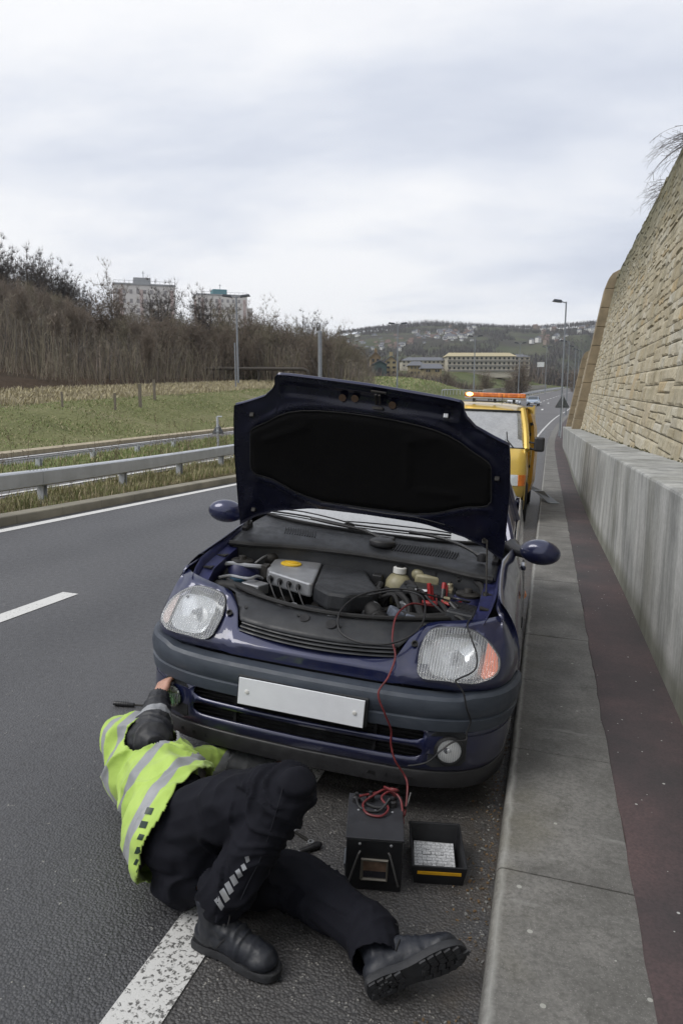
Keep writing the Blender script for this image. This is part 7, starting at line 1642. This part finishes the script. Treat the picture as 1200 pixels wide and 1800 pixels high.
# A pillars, sides
for s in (-1, 1):
    b = MB(); b.tube(catmull([(s*.885, .36, 1.16), (s*.85, .58, 1.42), (s*.80, .80, 1.64), (s*.765, .93, 1.765)], 4), .05, 8); vb(b, 'pillar', M_YV, smooth=True)
    rows = []
    for y in (.20, .34, .46, .60, .74, .92, 1.1, 1.25, 1.33):
        dy = y-.80; arc = .32+sqrt(max(0, .36**2-dy*dy)) if abs(dy) < .36 else .28
        rows.append([V((s*(.90+(.012 if z < .9 else 0)-.03*max(0, z-1.0)/.18), y, z)) for z in [lerp(arc, 1.18, k/6) for k in range(7)]])
    b = MB(); b.grid(rows); vb(b, 'cab_door', M_YV, smooth=True, solid=.02)
    b = MB(); b.grid([[V((s*.885, .42, 1.19)), V((s*.885, 1.30, 1.19))], [V((s*.80, .86, 1.70)), V((s*.80, 1.30, 1.72))]]); vb(b, 'cab_window', M_SIDEG, fix=False)
    b = MB(); b.tube([(s*.885, 1.34, 1.16), (s*.80, 1.34, 1.78)], .035, 6); b.box((s*.89, 1.34, .72), (.05, .05, .9)); vb(b, 'door_pillar', M_YV2)
# load body: open on the kerb side with shelving inside
b = MB(); b.box((-.90, 2.9, 1.08), (.03, 3.0, 1.6)); b.box((0, 4.42, 1.08), (1.8, .03, 1.6)); b.box((0, 2.9, .33), (1.8, 3.0, .08)); b.box((.895, 3.6, 1.08), (.03, 1.6, 1.6)); vb(b, 'load_body', M_YV)
b = MB(); b.box((0, 1.40, .95), (1.7, .03, 1.4)); b.box((0, 2.8, .9), (.9, 1.2, .9)); vb(b, 'cab_bulkhead', M_DARK)
# opened side door standing off the flank, with latches along its edge
dr = empty('side_door'); dr.parent = van; dr.location = (.975, 2.0, 0); dr.rotation_euler = (0, 0, radians(-4))
zt_ = [(.42, .0), (.6, .05), (1.1, .06), (1.5, .02), (1.72, -.05)]
b = MB(); b.grid([[V((xo+o, yy, z)) for yy in (-.6, -.1)] for z, xo in zt_ for o in (0,)]); b.build('door_skin', M_YV2, dr, solid=.05, fix=False)
b = MB(); b.grid([[V((-.085+xo*.5, yy, z)) for yy in (-.63, -.58)] for z, xo in zt_]); b.build('inner_edge', M_YV2, dr, solid=.03, fix=False)
b = MB()
for z in (.50, .70, .86, 1.02, 1.06, 1.22, 1.38, 1.55): b.box((-.04+.02*sin(z*9), -.625, z), (.05, .03, .05), (0, .4*sin(z*7), 0))
b.box((-.055, -.615, .95), (.018, .02, .9)); b.build('latch', M_DARK, dr, bevel=.006)
# lamps, bumper, badge strip, wiper, mirror, number plate
for s in (-1, 1):
    b = MB(); b.add([(s*.58, -.012, .645), (s*.808, .005, .645), (s*.808, .025, .805), (s*.58, .010, .805)], [(0, 1, 2, 3)]); b.build('headlight', simple('van_lamp_silver', (0.55, 0.57, 0.58), 0.15, 0.7), van, solid=.02, fix=False)
    b = MB(); b.grid([[V((s*.815, .005, z)), V((s*.86, .03, z)), V((s*.895, .075, z)), V((s*.912, .15, z))] for z in (.645, .805)]); b.build('indicator', simple('van_amber', (0.75, 0.20, 0.02), 0.3), van, solid=.02, fix=False)
b = MB(); b.box((0, -.015, .725), (1.03, .02, .13)); 
for k in range(5): b.box((0, -.03, .675+k*.025), (1.02, .01, .006))
vb(b, 'grille', M_BLACKP)
b = MB(); b.grid([vrow(y, z, w, .16) for y, z, w in ((.02, .43, .90), (-.02, .41, .91), (-.03, .28, .91), (.02, .18, .88), (.10, .17, .86))]); vb(b, 'bumper', M_TRIM, smooth=True, autosm=50)
b = MB(); b.box((0, -.075, .34), (.52, .01, .11)); vb(b, 'number_plate', M_PLATE)
b = MB(); b.grid([[V((x, -.022-.0 if abs(x) < .5 else .0, z)) for x in (-.88, -.5, 0, .5, .80)] for z in (.60, .602)]); vb(b, 'shut_line', M_DARK, solid=.004)
b = MB(); b.tube([(.60, .23, 1.185), (.30, .19, 1.22), (-.05, .20, 1.21)], .012, 6); b.tube([(.70, .25, 1.19), (.60, .27, 1.30), (.58, .34, 1.42)], .010, 6); b.tube([(-.1, .20, 1.20), (-.5, .22, 1.23)], .012, 6); vb(b, 'wiper', M_BLACKP)
for s in (-1, 1):
    b = MB(); b.box((s*1.065, .42, 1.255), (.155, .10, .22)); mm = vb(b, 'door_mirror', M_BLACKP, bevel=.03); b = MB(); b.tube([(s*.90, .45, 1.19), (s*1.02, .42, 1.17)], .018, 6); b.tube([(s*.90, .45, 1.28), (s*1.02, .42, 1.27)], .014, 6); b.build('mirror_arm', M_BLACKP, mm)
# light bar
lbx = .315
b = MB(); b.box((lbx, 1.12, 1.935), (.96, .16, .022)); b.build('bar_base', M_ALU, van, bevel=.006)
M_AMBL = (lambda m: (m.set(col=m.ramp(m.voro(26, m.coord((1, .3, .3))), [(0.1, (0.85, 0.27, 0.02)), (0.6, (0.50, 0.11, 0.012))]), rough=.18, coat=.6, em=(1.0, .30, .03), ems=0.05), m.bump(m.voro(40), .5, .01), m.mat)[2])(NT('amber_bar_lens'))
b = MB(); b.box((lbx, 1.12, 1.985), (.96, .15, .075)); lbm = b.build('amber_light_bar', M_AMBL, van, bevel=.02)
fl = MB(); fl.ball((lbx-.40, 1.045, 1.990), (.055, .03, .03), 14, 10); fm = NT('lit_flasher'); fm.set(col=(1, .6, .2), em=(1.0, .62, .16), ems=5.0); fl.build('lit_flasher', fm.mat, lbm, smooth=True)
b = MB()
for x in (-.33, .0, .30): b.box((lbx+x, 1.12, 1.90), (.04, .12, .06)); 
b.tube([(lbx-.3, 1.10, 1.885), (lbx+.3, 1.10, 1.885)], .008, 5); b.tube([(lbx+.12, 1.0, 1.84), (lbx+.12, 1.0, 2.0)], .004, 5); b.build('bar_feet', M_BLACKP, van)
for x in (-.84, .84):
    for y in (.80, 3.6):
        t = empty('wheel'); t.parent = van; t.location = (x, y, .325); s = 1 if x > 0 else -1
        b = MB(); b.lathe((0, 0, 0), (s, 0, 0), [(.19, -.10), (.29, -.10), (.32, -.08), (.326, -.04), (.326, .04), (.32, .08), (.29, .10), (.19, .10)], 36); b.build('tyre', M_RUB, t, smooth=True, autosm=40); b = MB(); b.lathe((0, 0, 0), (s, 0, 0), [(.19, .09), (.17, .06), (.08, .05), (.06, .09), (0, .09)], 24); b.build('rim', M_GALV, t, smooth=True)
b = MB()
for s in (-1, 1): b.grid([[V((s*xx, .80+.36*cos(a), .32+.36*sin(a))) for xx in (.5, .90)] for a in [pi*k/14 for k in range(15)]])
b.box((0, 2.3, .30), (1.5, 4.0, .05)); vb(b, 'underbody', M_DARK, fix=False)
b = MB(); b.box((0, .9, 1.0), (1.5, .5, .3)); 
for s in (-1, 1): b.box((s*.42, 1.15, 1.25), (.45, .15, .7))
vb(b, 'cab_interior', simple('van_interior', (0.05, 0.052, 0.055), .9), bevel=.04)
# crumpled grey metal piece on the kerb beside the van wheel
t = empty('metal_bracket', (.93, 11.2, .125), (0, 0, radians(-62)), label='bent grey metal bracket lying across the kerb beside the van', cat='bracket')
b = MB(); b.add([(-.95, -.05, .20), (-.5, -.07, .17), (.55, -.13, .01), (.6, .12, .01), (-.45, .10, .18), (-.95, .05, .24), (-.1, 0, .20), (.3, .0, .09)], [(0, 1, 4, 5), (1, 6, 4), (1, 2, 7, 6), (6, 7, 3, 4), (2, 3, 7)]); b.build('plate', M_GALVD, t, solid=.01, fix=False); t.scale = (.62, .8, .9); b = MB(); b.tube([(-.9, 0, .22), (-1.1, .03, .20)], .012, 6); b.box((.60, 0, .01), (.05, .22, .02)); b.build('foot', M_GALV, t)
# far cars
def far_car(P, yaw, c, label, rear=False, scale=1.0):
    pm = mat_paint_car('car_paint', c, .3, (0.1, 0.1, 0.1), .8, .1); t = empty('distant_car', label=label, cat='car'); t.matrix_world = Matrix.Translation(P)@LEVEL.to_4x4()@Matrix.Rotation(yaw, 4, 'Z')@Matrix.Scale(scale, 4)
    side_ = [(-2.0, .35), (-2.05, .6), (-2.0, .82), (-1.15, .98), (-.35, 1.40), (.9, 1.45), (1.75, 1.02), (2.0, .95), (2.05, .6), (2.0, .35)]
    rows = [[V((x*(w if z < 1.0 else w*.83), y, z)) for y, z in side_] for x, w in ((-.85, 1), (-.80, 1.02), (0, 1), (.80, 1.02), (.85, 1))]
    b = MB(); b.grid(rows); b.add(rows[0], [tuple(range(10))]); b.add(rows[-1], [tuple(range(10))[::-1]]); b.build('body', pm, t, fix=True, bevel=.05)
    gl = simple('far_glass', (0.05, 0.06, 0.07), .15); b = MB(); b.grid([[V((x*.80*.95, -1.12, 1.02)) for x in (-1, 1)], [V((x*.68, -.40, 1.395)) for x in (-1, 1)]]); b.build('windscreen', gl, t, solid=-.02, fix=False)
    b = MB(); b.grid([[V((x*.68, .95, 1.43)) for x in (-1, 1)], [V((x*.78, 1.70, 1.06)) for x in (-1, 1)]]); b.build('rear_window', gl, t, solid=.03, fix=False)
    for s in (-1, 1):
        b = MB(); b.box((s*.62, -2.04, .68), (.34, .04, .15)); b.build('headlight', simple('far_lamp', (0.6, 0.62, 0.62), .2, .3), t)
        b = MB(); b.box((s*.66, 2.04, .78), (.26, .04, .2)); b.build('tail_light', simple('far_tail', (0.45, 0.02, 0.02), .3), t)
        b = MB(); b.box((s*.92, -.75, 1.0), (.16, .1, .12)); b.build('door_mirror', pm, t)
        for y in (-1.3, 1.3): b = MB(); b.lathe((s*.70, y, .32), (s, 0, 0), [(.2, -.02), (.32, 0), (.32, .16), (.2, .17), (0, .15)], 16); b.build('wheel', M_RUB, t, smooth=True)
    b = MB(); b.box((0, -2.06, .42), (1.3, .04, .16)); b.build('grille', M_BLACKP, t); b = MB(); b.box((0, -2.08, .48), (.52, .02, .11)); b.build('number_plate', M_PLATE, t)
    return t
def road_pt(x, y): return V((x, y, zr(y)))
far_car(V((-1.75, 115, zr(115)+.01)), radians(-20), (0.36, 0.44, 0.56), 'pale blue car driving towards the camera beyond the recovery van')
far_car(far(868, 703, 135)-UP*.1, radians(-21), (0.22, 0.02, 0.02), 'dark red car driving away on the far carriageway above the light bar')
far_car(far(903, 712, 118)-UP*.1, radians(-21), (0.62, 0.64, 0.66), 'white car mostly hidden behind the right end of the light bar')
P_ = far(1006, 676, 330); far_car(P_, radians(-22), (0.10, 0.14, 0.22), 'tiny dark blue car far off at the end of the visible road')
# ================================================================ haze


hz = MB(); hz.box((-150, 1280, 130), (3200, 2960, 420)); ho = hz.build('haze', [], fix=False); ho['kind'] = 'stuff'
hm_t = bpy.data.materials.new('haze_air'); hm_t.use_nodes = True; hn = hm_t.node_tree; hn.nodes.remove(hn.nodes['Principled BSDF']); pv = hn.nodes.new('ShaderNodeVolumePrincipled'); pv.inputs['Color'].default_value = (0.90, 0.94, 1.0, 1); pv.inputs['Density'].default_value = 0.00013; pv.inputs['Anisotropy'].default_value = 0.2
hn.links.new(pv.outputs[0], hn.nodes['Material Output'].inputs['Volume']); ho.data.materials.append(hm_t)
